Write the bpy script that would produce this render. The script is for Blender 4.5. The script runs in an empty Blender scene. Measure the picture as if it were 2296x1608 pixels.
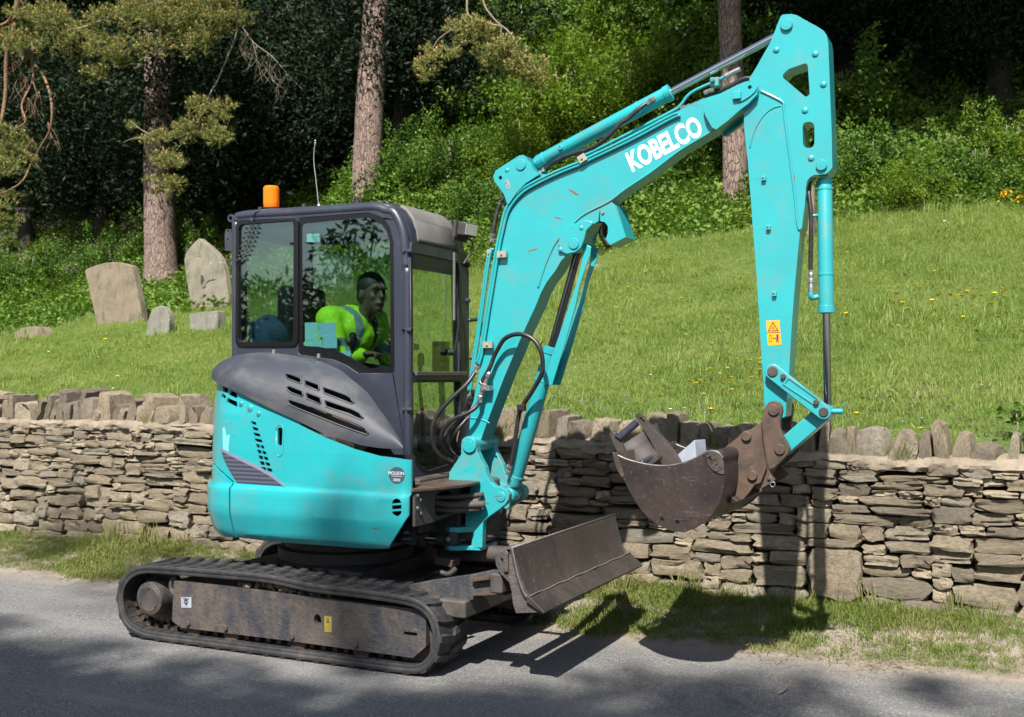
import bpy, bmesh, math, random
import numpy as np
from mathutils import Vector, Matrix, noise
from mathutils.geometry import tessellate_polygon

random.seed(7); rng = np.random.default_rng(7)
scene = bpy.context.scene
COL = scene.collection
PI = math.pi

# ---------------------------------------------------------------- camera, sky, sun, exposure
FPX, HOR, CPX = 2484.0, 840.0, 1148.0            # focal length, horizon row and centre column (2296 px wide photo)
YAW = math.atan2(2484, 5200)
CAM = (3.77, -4.81, 1.52)
cam = bpy.data.cameras.new('camera'); cam_o = bpy.data.objects.new('camera', cam); COL.objects.link(cam_o)
cam.sensor_width = 36; cam.lens = 36*FPX/2296
cam_o.location = CAM; cam_o.rotation_euler = (PI/2, 0, YAW)
cam.shift_y = (HOR-804)/2296
cam.clip_start = .05; cam.clip_end = 2000
cam.dof.use_dof = True; cam.dof.focus_distance = 5.9; cam.dof.aperture_fstop = 5.0
scene.camera = cam_o
SUN_EL, SUN_DIR = math.radians(51), Vector((-.20, 1, 0)).normalized()     # horizontal way the light travels
world = bpy.data.worlds.new('World'); scene.world = world; world.use_nodes = True
wn = world.node_tree; wn.nodes.clear()
sky = wn.nodes.new('ShaderNodeTexSky'); sky.sky_type = 'NISHITA'; sky.sun_disc = False
sky.sun_elevation = SUN_EL; sky.sun_rotation = math.atan2(-SUN_DIR.x, -SUN_DIR.y)
sky.air_density = 1.2; sky.dust_density = 1.5
bg = wn.nodes.new('ShaderNodeBackground'); bg.inputs[1].default_value = .062
wo = wn.nodes.new('ShaderNodeOutputWorld')
wn.links.new(sky.outputs[0], bg.inputs[0]); wn.links.new(bg.outputs[0], wo.inputs[0])
sun = bpy.data.lights.new('sun', 'SUN'); sun_o = bpy.data.objects.new('sun', sun); COL.objects.link(sun_o)
sun.energy = 5.0; sun.angle = math.radians(.6); sun.color = (1, .95, .87)
sd = Vector((SUN_DIR.x*math.cos(SUN_EL), SUN_DIR.y*math.cos(SUN_EL), -math.sin(SUN_EL)))
sun_o.rotation_euler = sd.to_track_quat('-Z', 'Y').to_euler(); sun_o.location = (0, -20, 25)
scene.view_settings.view_transform = 'Standard'; scene.view_settings.look = 'None'
scene.view_settings.exposure = 1.22; scene.view_settings.gamma = 1
scene.view_settings.use_curve_mapping = False
scene.cycles.max_bounces = 8; scene.cycles.transparent_max_bounces = 16
scene.cycles.use_denoising = True

# ---------------------------------------------------------------- survey: sight lines of the photo met with real planes
_d = (-math.sin(YAW), math.cos(YAW)); _r = (math.cos(YAW), math.sin(YAW))
def ray(px):
    u = (px-CPX)/FPX; return _d[0]+u*_r[0], _d[1]+u*_r[1]
def PY(p, Y):
    a, b = ray(p[0]); Z = (Y-CAM[1])/b; return Vector((CAM[0]+a*Z, Y, CAM[2]-(p[1]-HOR)/FPX*Z))
def PX(p, X):
    a, b = ray(p[0]); Z = (X-CAM[0])/a; return Vector((X, CAM[1]+b*Z, CAM[2]-(p[1]-HOR)/FPX*Z))
def PZ(p, z=0.0):
    Z = (CAM[2]-z)*FPX/(p[1]-HOR); a, b = ray(p[0]); return Vector((CAM[0]+a*Z, CAM[1]+b*Z, z))
def project(q):
    dx, dy = q[0]-CAM[0], q[1]-CAM[1]; Z = dx*_d[0]+dy*_d[1]; U = dx*_r[0]+dy*_r[1]
    return CPX+FPX*U/Z, HOR-FPX*(q[2]-CAM[2])/Z
VW = dict(A=(850,750,2.01), B=(800,1350,1.7867), C=(400,2100,1.435), D=(1600,1200,1.532), E=(1900,50,1.462), G=(2300,1400,1.7867),
          H=(1700,1950,2.144), I=(0,0,1.1485), J=(2900,50,.9467), K=(1550,1750,2.923), N=(3200,0,1.3404), M=(3100,1550,1.693), O=(0,0,1/1.784))
def W(n, *pts):
    a, b, s = VW[n]; return [((a+x/s)/1.784, (b+y/s)/1.784) for x, y in pts]
def xz(n, Y, *pts): return [(q.x, q.z) for q in (PY(p, Y) for p in W(n, *pts))]
def yz(n, X, *pts): return [(q.y, q.z) for q in (PX(p, X) for p in W(n, *pts))]
def at(n, x, y, Y): return PY(W(n, (x, y))[0], Y)

# ---------------------------------------------------------------- object helpers
def tag(o, label=None, category=None, group=None, kind=None):
    if label: o['label'] = label
    if category: o['category'] = category
    if group: o['group'] = group
    if kind: o['kind'] = kind
    return o
def empty(name, loc=(0,0,0), parent=None):
    o = bpy.data.objects.new(name, None); COL.objects.link(o); o.empty_display_size = .1
    o.location = loc
    if parent: o.parent = parent
    return o
def link(name, me, mat=None, parent=None, smooth=35, bevel=0, seg=2):
    o = bpy.data.objects.new(name, me); COL.objects.link(o)
    for m in (mat if isinstance(mat, (list, tuple)) else [mat] if mat else []): me.materials.append(m)
    if smooth is not None and len(me.polygons):
        me.polygons.foreach_set('use_smooth', [True]*len(me.polygons))
        if smooth < 170: me.set_sharp_from_angle(angle=math.radians(smooth))
    if bevel:
        b = o.modifiers.new('b', 'BEVEL'); b.width = bevel; b.segments = seg; b.limit_method = 'ANGLE'; b.angle_limit = math.radians(38)
        b.harden_normals = True; b.use_clamp_overlap = True
    if parent: o.parent = parent
    return o
def raw(name, vs, fs, mat=None, parent=None, **k):
    me = bpy.data.meshes.new(name); me.from_pydata([tuple(v) for v in vs], [], fs); me.update()
    bm = bmesh.new(); bm.from_mesh(me); bmesh.ops.recalc_face_normals(bm, faces=bm.faces); bm.to_mesh(me); bm.free()
    return link(name, me, mat, parent, **k)
class MB:
    def __init__(s): s.v = []; s.f = []; s.m = []
    def add(s, vs, fs, m=0):
        n = len(s.v); s.v += [tuple(v) for v in vs]; s.f += [tuple(i+n for i in f) for f in fs]; s.m += [m]*len(fs)
    def box(s, c, h, M=None, m=0):
        vs = [Vector((c[0]+h[0]*a, c[1]+h[1]*b, c[2]+h[2]*d)) for a in (-1,1) for b in (-1,1) for d in (-1,1)]
        if M: vs = [M @ v for v in vs]
        s.add(vs, [(0,1,3,2),(4,6,7,5),(0,4,5,1),(2,3,7,6),(0,2,6,4),(1,5,7,3)], m)
    def lathe(s, p0, p1, prof, n=24, m=0):
        """prof: (t along the axis in metres from p0, radius); capped"""
        p0, p1 = Vector(p0), Vector(p1); ax = (p1-p0).normalized(); a = ax.orthogonal().normalized(); b = ax.cross(a)
        vs = []; fs = []
        for t, r in prof:
            for k in range(n):
                w = 2*PI*k/n; vs.append(p0+ax*t+(a*math.cos(w)+b*math.sin(w))*r)
        for i in range(len(prof)-1):
            for k in range(n): fs.append((i*n+k, i*n+(k+1) % n, (i+1)*n+(k+1) % n, (i+1)*n+k))
        fs.append(tuple(range(n-1, -1, -1))); q = (len(prof)-1)*n; fs.append(tuple(range(q, q+n)))
        s.add(vs, fs, m)
    def cyl(s, p0, p1, r, n=20, ch=.15, m=0):
        L = (Vector(p1)-Vector(p0)).length; c = min(r*ch, L*.3)
        s.lathe(p0, p1, [(0, r-c), (c, r), (L-c, r), (L, r-c)] if c > 1e-5 else [(0, r), (L, r)], n, m)
    def tube(s, pts, r, n=8, sub=6, m=0, smooth=True):
        P = catmull(pts, sub) if smooth and len(pts) > 2 else [Vector(p) for p in pts]
        N = len(P); vs = []; fs = []; T = [(P[min(i+1, N-1)]-P[max(i-1, 0)]).normalized() for i in range(N)]
        a = T[0].orthogonal().normalized()
        for i in range(N):
            a = (a-T[i]*a.dot(T[i])).normalized(); b = T[i].cross(a)
            rr = r(i/(N-1)) if callable(r) else r
            for k in range(n):
                w = 2*PI*k/n; vs.append(P[i]+(a*math.cos(w)+b*math.sin(w))*rr)
        for i in range(N-1):
            for k in range(n): fs.append((i*n+k, i*n+(k+1) % n, (i+1)*n+(k+1) % n, (i+1)*n+k))
        fs.append(tuple(range(n-1, -1, -1))); q = (N-1)*n; fs.append(tuple(range(q, q+n)))
        s.add(vs, fs, m)
    def obj(s, name, mat=None, parent=None, **k):
        me = bpy.data.meshes.new(name); me.from_pydata(s.v, [], s.f)
        me.polygons.foreach_set('material_index', s.m); me.update()
        bm = bmesh.new(); bm.from_mesh(me); bmesh.ops.recalc_face_normals(bm, faces=bm.faces); bm.to_mesh(me); bm.free()
        return link(name, me, mat, parent, **k)
def catmull(pts, sub=6, closed=False):
    P = [Vector(p) for p in pts]; n = len(P); out = []
    g = (lambda i: P[i % n]) if closed else (lambda i: P[max(0, min(n-1, i))])
    for i in range(n if closed else n-1):
        a, b, c, d = g(i-1), g(i), g(i+1), g(i+2)
        for k in range(sub):
            t = k/sub
            out.append(.5*((2*b)+(c-a)*t+(2*a-5*b+4*c-d)*t*t+(3*b-a-3*c+d)*t**3))
    if not closed: out.append(P[-1])
    return out
def fillet(pts, r, n=4):
    """round each corner of a closed 2D loop; r a number or one per corner"""
    P = [Vector((p[0], p[1])) for p in pts]; out = []; N = len(P)
    for i in range(N):
        a, b, c = P[i-1], P[i], P[(i+1) % N]; rr = r[i] if isinstance(r, (list, tuple)) else r
        u, v = a-b, c-b; lu, lv = u.length, v.length
        if rr <= 0 or lu < 1e-6 or lv < 1e-6: out.append(b); continue
        u /= lu; v /= lv; an = u.angle(v, PI)
        if an > 2.85: out.append(b); continue
        t = min(rr/math.tan(an/2), lu*.49, lv*.49)
        p, q = b+u*t, b+v*t
        for k in range(n+1):
            s = k/n; out.append(p*(1-s)**2+b*2*s*(1-s)+q*s*s)
    return [(p.x, p.y) for p in out]
def ring2(cx, cy, rx, ry=None, n=16, rot=0):
    ry = ry or rx
    return [(cx+rx*math.cos(2*PI*k/n+rot), cy+ry*math.sin(2*PI*k/n+rot)) for k in range(n)]
AX = {'Y': lambda a, b, c: (a, c, b), 'X': lambda a, b, c: (c, a, b), 'Z': lambda a, b, c: (a, b, c)}
def plate_geo(outline, c0, c1, holes=(), axis='Y'):
    loops = [list(outline)]+[list(h) for h in holes]
    flat = [p for l in loops for p in l]; n = len(flat)
    tri = tessellate_polygon([[Vector((p[0], p[1], 0)) for p in l] for l in loops])
    A = AX[axis]; vs = [A(p[0], p[1], c0) for p in flat]+[A(p[0], p[1], c1) for p in flat]
    fs = [tuple(t) for t in tri]+[tuple(i+n for i in reversed(t)) for t in tri]
    o = 0
    for l in loops:
        m = len(l)
        for k in range(m):
            i, j = o+k, o+(k+1) % m; fs.append((i, j, j+n, i+n))
        o += m
    return vs, fs
def plate(name, outline, c0, c1, mat, parent, holes=(), axis='Y', bevel=.004, **k):
    vs, fs = plate_geo(outline, c0, c1, holes, axis)
    me = bpy.data.meshes.new(name); me.from_pydata(vs, [], fs); me.update()
    bm = bmesh.new(); bm.from_mesh(me); bmesh.ops.remove_doubles(bm, verts=bm.verts, dist=1e-5)
    bmesh.ops.recalc_face_normals(bm, faces=bm.faces)
    bmesh.ops.dissolve_limit(bm, angle_limit=.01, verts=bm.verts, edges=[e for e in bm.edges]) if not holes else None
    bm.to_mesh(me); bm.free()
    return link(name, me, mat, parent, bevel=bevel, smooth=38, **k)
def wrap(name, outline, t0, t1, fn, mat, parent, holes=(), step=(.05, .05), bevel=0, smooth=40):
    """a 2D shape (s,q) with holes, cut on a grid and bent onto the surface fn(s, q, offset)"""
    vs, fs = plate_geo(outline, t0, t1, holes, 'Z')
    bm = bmesh.new(); bv = [bm.verts.new(v) for v in vs]
    for f in fs:
        try: bm.faces.new([bv[i] for i in f])
        except ValueError: pass
    for ax in (0, 1):
        lo, hi = min(p[ax] for p in outline), max(p[ax] for p in outline)
        cuts = step[ax] if isinstance(step[ax], (list, tuple)) else np.arange(lo+step[ax], hi-1e-4, step[ax])
        for c in cuts:
            no = [0, 0, 0]; no[ax] = 1; co = [0, 0, 0]; co[ax] = float(c)
            bmesh.ops.bisect_plane(bm, geom=bm.verts[:]+bm.edges[:]+bm.faces[:], plane_co=co, plane_no=no, dist=1e-6)
    bmesh.ops.remove_doubles(bm, verts=bm.verts, dist=1e-5)
    for v in bm.verts: v.co = fn(v.co.x, v.co.y, v.co.z)
    bmesh.ops.recalc_face_normals(bm, faces=bm.faces)
    me = bpy.data.meshes.new(name); bm.to_mesh(me); bm.free()
    return link(name, me, mat, parent, smooth=smooth, bevel=bevel)
def invert(fn, p, g):
    """the surface parameters seen at photo point p"""
    s, q = g
    for _ in range(25):
        a = project(fn(s, q, 0)); b = project(fn(s+1e-3, q, 0)); c = project(fn(s, q+1e-3, 0))
        J = np.array([[b[0]-a[0], c[0]-a[0]], [b[1]-a[1], c[1]-a[1]]])*1e3
        try: d = np.linalg.solve(J, np.array([p[0]-a[0], p[1]-a[1]]))
        except Exception: break
        d = np.clip(d, -.15, .15); s += d[0]; q += d[1]
    return s, q
def text_mesh(txt, size, depth=.0, bold=.0, align='CENTER'):
    c = bpy.data.curves.new('lettering', 'FONT'); c.body = txt; c.size = size; c.extrude = depth; c.offset = bold
    c.align_x = align; c.align_y = 'CENTER'; c.resolution_u = 4
    o = bpy.data.objects.new('tmp', c); me = bpy.data.meshes.new_from_object(o); bpy.data.objects.remove(o); return me
def apply(o):
    dg = bpy.context.evaluated_depsgraph_get(); dg.update(); me = bpy.data.meshes.new_from_object(o.evaluated_get(dg))
    return me

# ---------------------------------------------------------------- materials
class NT:
    def __init__(s, name):
        s.m = bpy.data.materials.new(name); s.m.use_nodes = True; s.t = s.m.node_tree; s.t.nodes.clear()
        s.out = s.n('ShaderNodeOutputMaterial'); s.b = s.n('ShaderNodeBsdfPrincipled'); s.l(s.b.outputs[0], s.out.inputs[0])
    def n(s, t, **k):
        x = s.t.nodes.new(t)
        for a, b in k.items(): setattr(x, a, b)
        return x
    def l(s, a, b): s.t.links.new(a, b)
    def coord(s, scale=(1,1,1), rnd=False, kind='Object'):
        tc = s.n('ShaderNodeTexCoord'); mp = s.n('ShaderNodeMapping'); s.l(tc.outputs[kind], mp.inputs[0]); mp.inputs['Scale'].default_value = scale
        if rnd:
            oi = s.n('ShaderNodeObjectInfo'); mu = s.n('ShaderNodeVectorMath', operation='SCALE'); mu.inputs[0].default_value = (37, 19, 53)
            s.l(oi.outputs['Random'], mu.inputs['Scale']); s.l(mu.outputs[0], mp.inputs['Location'])
        return mp.outputs[0]
    def noise(s, co, scale, detail=4, rough=.55, dist=0):
        x = s.n('ShaderNodeTexNoise'); s.l(co, x.inputs[0]); x.inputs['Scale'].default_value = scale; x.inputs['Detail'].default_value = detail
        x.inputs['Roughness'].default_value = rough; x.inputs['Distortion'].default_value = dist; return x.outputs[0]
    def vor(s, co, scale, feat='F1', out='Distance'):
        x = s.n('ShaderNodeTexVoronoi', feature=feat); s.l(co, x.inputs[0]); x.inputs['Scale'].default_value = scale; return x.outputs[out]
    def ramp(s, f, stops):
        x = s.n('ShaderNodeValToRGB'); e = x.color_ramp.elements
        while len(e) < len(stops): e.new(.5)
        for i, (p, c) in enumerate(stops):
            e[i].position = p; e[i].color = (c, c, c, 1) if isinstance(c, (int, float)) else tuple(c)+(1,)
        s.l(f, x.inputs[0]); return x.outputs[0]
    def mix(s, f, a, b, bl='MIX'):
        x = s.n('ShaderNodeMix', data_type='RGBA', blend_type=bl)
        for i, q in ((0, f), (6, a), (7, b)):
            if isinstance(q, (int, float)): x.inputs[i].default_value = q
            elif isinstance(q, (tuple, list)): x.inputs[i].default_value = tuple(q)+(1,)
            else: s.l(q, x.inputs[i])
        return x.outputs[2]
    def math(s, op, a, b=0.0):
        x = s.n('ShaderNodeMath', operation=op)
        for i, q in ((0, a), (1, b)):
            if isinstance(q, (int, float)): x.inputs[i].default_value = q
            else: s.l(q, x.inputs[i])
        return x.outputs[0]
    def bump(s, h, dist=.01, st=1.0):
        x = s.n('ShaderNodeBump'); x.inputs['Strength'].default_value = st; x.inputs['Distance'].default_value = dist; s.l(h, x.inputs['Height'])
        s.l(x.outputs[0], s.b.inputs['Normal']); return x
    def fin(s, col=None, rough=None, metal=None, **k):
        for nm, q in (('Base Color', col), ('Roughness', rough), ('Metallic', metal)):
            if q is None: continue
            if isinstance(q, (int, float)): s.b.inputs[nm].default_value = q
            elif isinstance(q, (tuple, list)): s.b.inputs[nm].default_value = tuple(q)+(1,)
            else: s.l(q, s.b.inputs[nm])
        for nm, q in k.items(): s.b.inputs[nm.replace('_', ' ')].default_value = q
        return s.m
def paint(name, col, dirt=.5, scratch=.5, rough=.32, dirtcol=(.16,.12,.09), coat=.6):
    s = NT(name); co = s.coord(); g = s.coord((1,1,5)) ; g2 = s.coord((6,6,40))
    n1 = s.noise(co, 3.0, 6, .65); base = s.mix(s.ramp(n1, [(.35, 0), (.7, 1)]), col, tuple(c*.80+.012 for c in col))
    d = s.ramp(s.noise(co, 5.5, 8, .72, .4), [(.55-.08*dirt, 0), (.74-.08*dirt, .75*min(dirt, 1.2))]); base = s.mix(d, base, dirtcol)
    sc = s.ramp(s.noise(g, 7, 7, .8), [(.645-.04*scratch, 0), (.66-.04*scratch, 1)]); sc2 = s.ramp(s.noise(s.coord((3,3,30)), 3, 3, .6), [(.45, 0), (.62, 1)])
    sm = s.math('MULTIPLY', s.math('MULTIPLY', sc, sc2), min(1, scratch*1.3)); base = s.mix(sm, base, (.10,.055,.035))
    r = s.math('ADD', s.math('MULTIPLY', d, .4), s.math('ADD', s.math('MULTIPLY', n1, .12), rough-.05))
    s.bump(s.noise(co, 2.2, 2, .5), .012, .35)
    return s.fin(base, r, 0, Coat_Weight=coat, Coat_Roughness=.13)
def simple(name, col, rough=.5, metal=0, var=.25, scale=8, bump=0, bscale=60, dust=0, dustcol=(.22,.17,.125), **k):
    s = NT(name); co = s.coord(); n = s.noise(co, scale, 6, .6)
    base = s.mix(s.ramp(n, [(.3, 0), (.7, 1)]), col, tuple(c*(1-var) for c in col)); r = rough
    if dust:
        dn = s.ramp(s.noise(co, scale*.55, 8, .7, .5), [(.56-.3*dust, 0), (.80-.2*dust, min(1, dust*1.2))]); base = s.mix(dn, base, dustcol)
        r = s.math('ADD', s.math('MULTIPLY', dn, .35), rough)
    if bump: s.bump(s.noise(co, bscale, 5, .7), bump, .6)
    return s.fin(base, r, metal, **k)
TEAL = (.012,.295,.325)
m_teal = paint('teal_paint', TEAL, .42, .55)
m_teal_worn = paint('worn_teal_paint', TEAL, .85, 1.3, .42)
m_grey = simple('dark_grey_paint', (.024,.029,.045), .4, 0, .2, 5, 0, dust=.15, Coat_Weight=.2)
m_hood = simple('grey_hood_plastic', (.028,.032,.044), .5, 0, .25, 3, .0008, 120, dust=.42, dustcol=(.125,.12,.11))
m_dark = simple('dark_chassis_steel', (.035,.034,.036), .6, .1, .4, 6, .001, 40, dust=.5, dustcol=(.12,.095,.075))
m_black = simple('black_plastic', (.012,.012,.013), .45, 0, .3, 8)
m_seal = simple('black_window_border', (.006,.006,.007), .25, 0, .1, 8)
m_rubber = simple('black_hose_rubber', (.016,.016,.017), .42, 0, .3, 20, dust=.15)
m_chrome = simple('chromed_rod', (.62,.63,.66), .09, 1, .05, 4)
m_steel = simple('plain_steel', (.42,.42,.40), .4, .85, .3, 20)
m_white = simple('white_lettering_film', (.78,.78,.84), .4, 0, .05, 9)
def steel_worn(name, col, rust, pale, rough=.5, metal=.55, sc=5.0, streak=(1,1,9)):
    s = NT(name); co = s.coord(); n1 = s.noise(co, sc, 8, .7, .6); n2 = s.noise(s.coord(streak), sc*1.6, 6, .75)
    a = s.mix(s.ramp(n1, [(.38, 0), (.62, 1)]), col, rust); st = s.ramp(n2, [(.60, 0), (.74, .7)]); a = s.mix(st, a, pale)
    f = s.ramp(s.noise(co, 60, 3, .6), [(.62, 0), (.72, .5)]); a = s.mix(f, a, pale)
    s.bump(s.noise(co, 45, 6, .7), .0015, .6)
    return s.fin(a, s.ramp(n1, [(.3, rough-.12), (.7, rough+.2)]), metal)
m_bucket = steel_worn('worn_bucket_steel', (.034,.029,.029), (.058,.040,.034), (.20,.19,.185), .38, .5, 3)
m_blade = steel_worn('worn_blade_steel', (.055,.050,.048), (.080,.064,.055), (.27,.255,.24), .42, .45, 4, (1,14,.6))
m_rust = steel_worn('rusty_hitch_steel', (.05,.040,.036), (.10,.062,.042), (.16,.13,.11), .55, .3, 7)
def mk_mud_steel():
    s = NT('muddy_track_frame_paint'); co = s.coord(); st = s.coord((2.6,1,1.0))
    n1 = s.noise(st, 2.2, 8, .7, .4); n2 = s.noise(co, 9, 8, .7)
    a = s.mix(s.ramp(n1, [(.42, 0), (.60, .9)]), (.026,.028,.036), (.085,.070,.058)); a = s.mix(s.ramp(n2, [(.50, 0), (.66, .75)]), a, (.092,.074,.060))
    a = s.mix(s.ramp(s.noise(s.coord((1,1,22)), 5, 5, .7), [(.66, 0), (.72, .5)]), a, (.20,.155,.12))
    s.bump(s.mix(.5, n2, s.noise(co, 45, 5, .7)), .014, .9); return s.fin(a, .62, .05)
m_mudsteel = mk_mud_steel()
m_mud = simple('dried_mud', (.17,.12,.085), .95, 0, .5, 14, .012, 30)
def mk_track():
    s = NT('dusty_track_rubber'); co = s.coord(); n = s.noise(co, 7, 8, .7, .3)
    a = s.mix(s.ramp(n, [(.44, 0), (.74, .8)]), (.014,.015,.018), (.062,.055,.050)); s.bump(s.noise(co, 60, 5, .7), .0025, .6)
    return s.fin(a, .68, 0)
m_track = mk_track()
def mk_glass(name, tint=(.70,.80,.80), refl=1.0):
    s = NT(name); s.t.nodes.remove(s.b); tr = s.n('ShaderNodeBsdfTransparent'); tr.inputs[0].default_value = tint+(1,)
    gl = s.n('ShaderNodeBsdfGlossy'); gl.inputs['Roughness'].default_value = .015; gl.inputs[0].default_value = (.92,.97,1,1)
    geo = s.n('ShaderNodeNewGeometry'); dt = s.n('ShaderNodeVectorMath', operation='DOT_PRODUCT'); s.l(geo.outputs['Incoming'], dt.inputs[0]); s.l(geo.outputs['Normal'], dt.inputs[1])
    c = s.math('SUBTRACT', 1.0, s.math('ABSOLUTE', dt.outputs['Value'])); f = s.math('ADD', .043, s.math('MULTIPLY', s.math('POWER', c, 5.0), .9)); mx = s.n('ShaderNodeMixShader')
    s.l(s.math('MULTIPLY', f, refl), mx.inputs[0]); s.l(tr.outputs[0], mx.inputs[1]); s.l(gl.outputs[0], mx.inputs[2]); s.l(mx.outputs[0], s.out.inputs[0])
    return s.m
m_glass = mk_glass('cab_glass', (.66,.79,.78), 3.2); m_glass_clear = mk_glass('clear_cab_glass', (.88,.93,.90), 2.0)
# ---------------------------------------------------------------- terrain: road, verge, lawn, bank
WALL_Y, LAWN_Y = 2.07, 2.52
def smooth(a, b, x):
    t = max(0., min(1., (x-a)/(b-a))); return t*t*(3-2*t)
def edge_y(x): return 9.2+.25*math.sin(x*.9)+.2*math.sin(x*.37+1)
def height(x, y):
    if y < LAWN_Y: return .14*smooth(1.38, 2.12, y)*(1+.08*math.sin(x*2.1))
    sl = max(.08, .333+.0150*x if x < 0 else .333+.006*x)
    e = edge_y(x); yy = min(y, e)
    z = 1.12-.012*(x+4)+sl*(yy-LAWN_Y)+.03*math.sin(x*1.3+y)*smooth(2.6, 4, y)
    if y > e:
        sb = .30+.34*smooth(e, e+4, y) if x > -8 else .22+.38*smooth(e+3, e+9, y)
        z += sb*(min(y, 60)-e)+.12*math.sin(x*.8)*math.sin(y*.7)*smooth(e, e+3, y)
    return z
def on_ground(p, y0=2.6, y1=55.0):
    """where the sight line through photo point p meets the slope behind the wall"""
    Y = y0
    while Y < y1:
        q = PY(p, Y)
        if q.z <= height(q.x, Y): return q
        Y += .04
    return PY(p, y1)
m = NT('sheep_cropped_turf'); co = m.coord(); n1 = m.noise(co, .7, 6, .6); n2 = m.noise(co, 14, 6, .7)
c = m.mix(m.ramp(n1, [(.35, 0), (.65, 1)]), (.045,.085,.016), (.075,.11,.02)); c = m.mix(m.ramp(n2, [(.5, 0), (.75, .7)]), c, (.10,.085,.035))
m.bump(n2, .04, .8); m_turf = m.fin(c, .95)
m = NT('leaf_litter_bank'); co = m.coord(); n1 = m.noise(co, 1.2, 8, .7); c = m.mix(m.ramp(n1, [(.4, 0), (.6, 1)]), (.018,.022,.008), (.05,.032,.02)); m.bump(m.noise(co, 9, 6, .7), .08, .8); m_bank = m.fin(c, 1.0)
m = NT('dusty_roadside_gravel'); co = m.coord(); n1 = m.noise(co, 3, 8, .7); v = m.vor(co, 110)
c = m.mix(m.ramp(n1, [(.35, 0), (.65, 1)]), (.15,.125,.098), (.235,.20,.16)); c = m.mix(m.ramp(v, [(0, .55), (.5, 0)]), c, (.10,.09,.08)); m.bump(m.mix(.5, v, m.noise(co, 40, 6, .8)), .006, .8); m_gravel = m.fin(c, .95)
def mk_asphalt():
    s = NT('weathered_asphalt'); co = s.coord(); v = s.n('ShaderNodeTexVoronoi', feature='F1'); s.l(co, v.inputs[0]); v.inputs['Scale'].default_value = 150
    cell = s.ramp(v.outputs['Color'], [(0, (.050,.050,.052)), (.35, (.084,.084,.087)), (.7, (.125,.124,.124)), (1, (.28,.275,.26))])
    big = s.noise(co, .9, 6, .6); c = s.mix(s.ramp(big, [(.35, 0), (.7, .55)]), cell, (.13,.129,.128))
    st = s.ramp(s.noise(s.coord((.35, 2.2, 1)), 1.6, 5, .6), [(.48, 0), (.66, .5)]); c = s.mix(st, c, (.17,.165,.155))
    fleck = s.ramp(s.noise(co, 62, 2, .5), [(.64, 0), (.69, .75)]); c = s.mix(fleck, c, (.36,.35,.32))
    tc = s.n('ShaderNodeTexCoord'); sx = s.n('ShaderNodeSeparateXYZ'); s.l(tc.outputs['Object'], sx.inputs[0])
    e = s.math('ADD', sx.outputs[1], s.math('MULTIPLY', s.math('SUBTRACT', s.noise(co, 5, 6, .7), .5), .55))
    c = s.mix(s.math('MULTIPLY', s.ramp(s.math('SUBTRACT', e, .50), [(.45, 0), (.72, 1)]), .8)  , c, (.21,.185,.155))
    s.bump(s.mix(.45, v.outputs['Distance'], s.noise(co, 230, 3, .7)), .004, .9); return s.fin(c, .86, 0, Specular_IOR_Level=.35)
m_asphalt = mk_asphalt()

def grid_obj(name, xs, ys, fn, mat, kind='structure'):
    vs = [(x, y, fn(x, y)) for y in ys for x in xs]; nx = len(xs)
    fs = [(j*nx+i, j*nx+i+1, (j+1)*nx+i+1, (j+1)*nx+i) for j in range(len(ys)-1) for i in range(nx-1)]
    o = raw(name, vs, fs, mat, smooth=180); o['kind'] = kind; return o
far = lambda a, b, s, ext: [-ext, -ext*.3]+list(np.arange(a, b+s/2, s))+[ext*.3, ext]
grid_obj('ground', far(-26, 14, 2, 900), [-900, -200, -60, -30, -12, -7.2, 1.1, 2.3], lambda x, y: -.02 if y > -7.5 else -.02+.02*min(40, -7.2-y), m_turf)
grid_obj('road', far(-26, 14, 1, 900), [-7, -4, -2, 0, .8, 1.2, 1.3], lambda x, y: 0.0, m_asphalt)
grid_obj('verge', far(-26, 14, .25, 300), list(np.arange(1.15, 2.4, .08)), lambda x, y: (.003 if y > 1.2 else -.01)+height(x, y)+.005*noise.noise((x*6, y*6, 0)), m_gravel)
grid_obj('lawn', far(-26, 14, .5, 300), list(np.arange(2.44, 10.6, .25)), lambda x, y: height(x, max(y, LAWN_Y)), m_turf)
grid_obj('wooded_bank', far(-32, 16, 1, 400), [10.4, 11, 12, 13, 14, 16, 18, 20, 24, 28, 34, 40, 50, 60, 120, 400], lambda x, y: height(x, y), m_bank)

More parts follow.
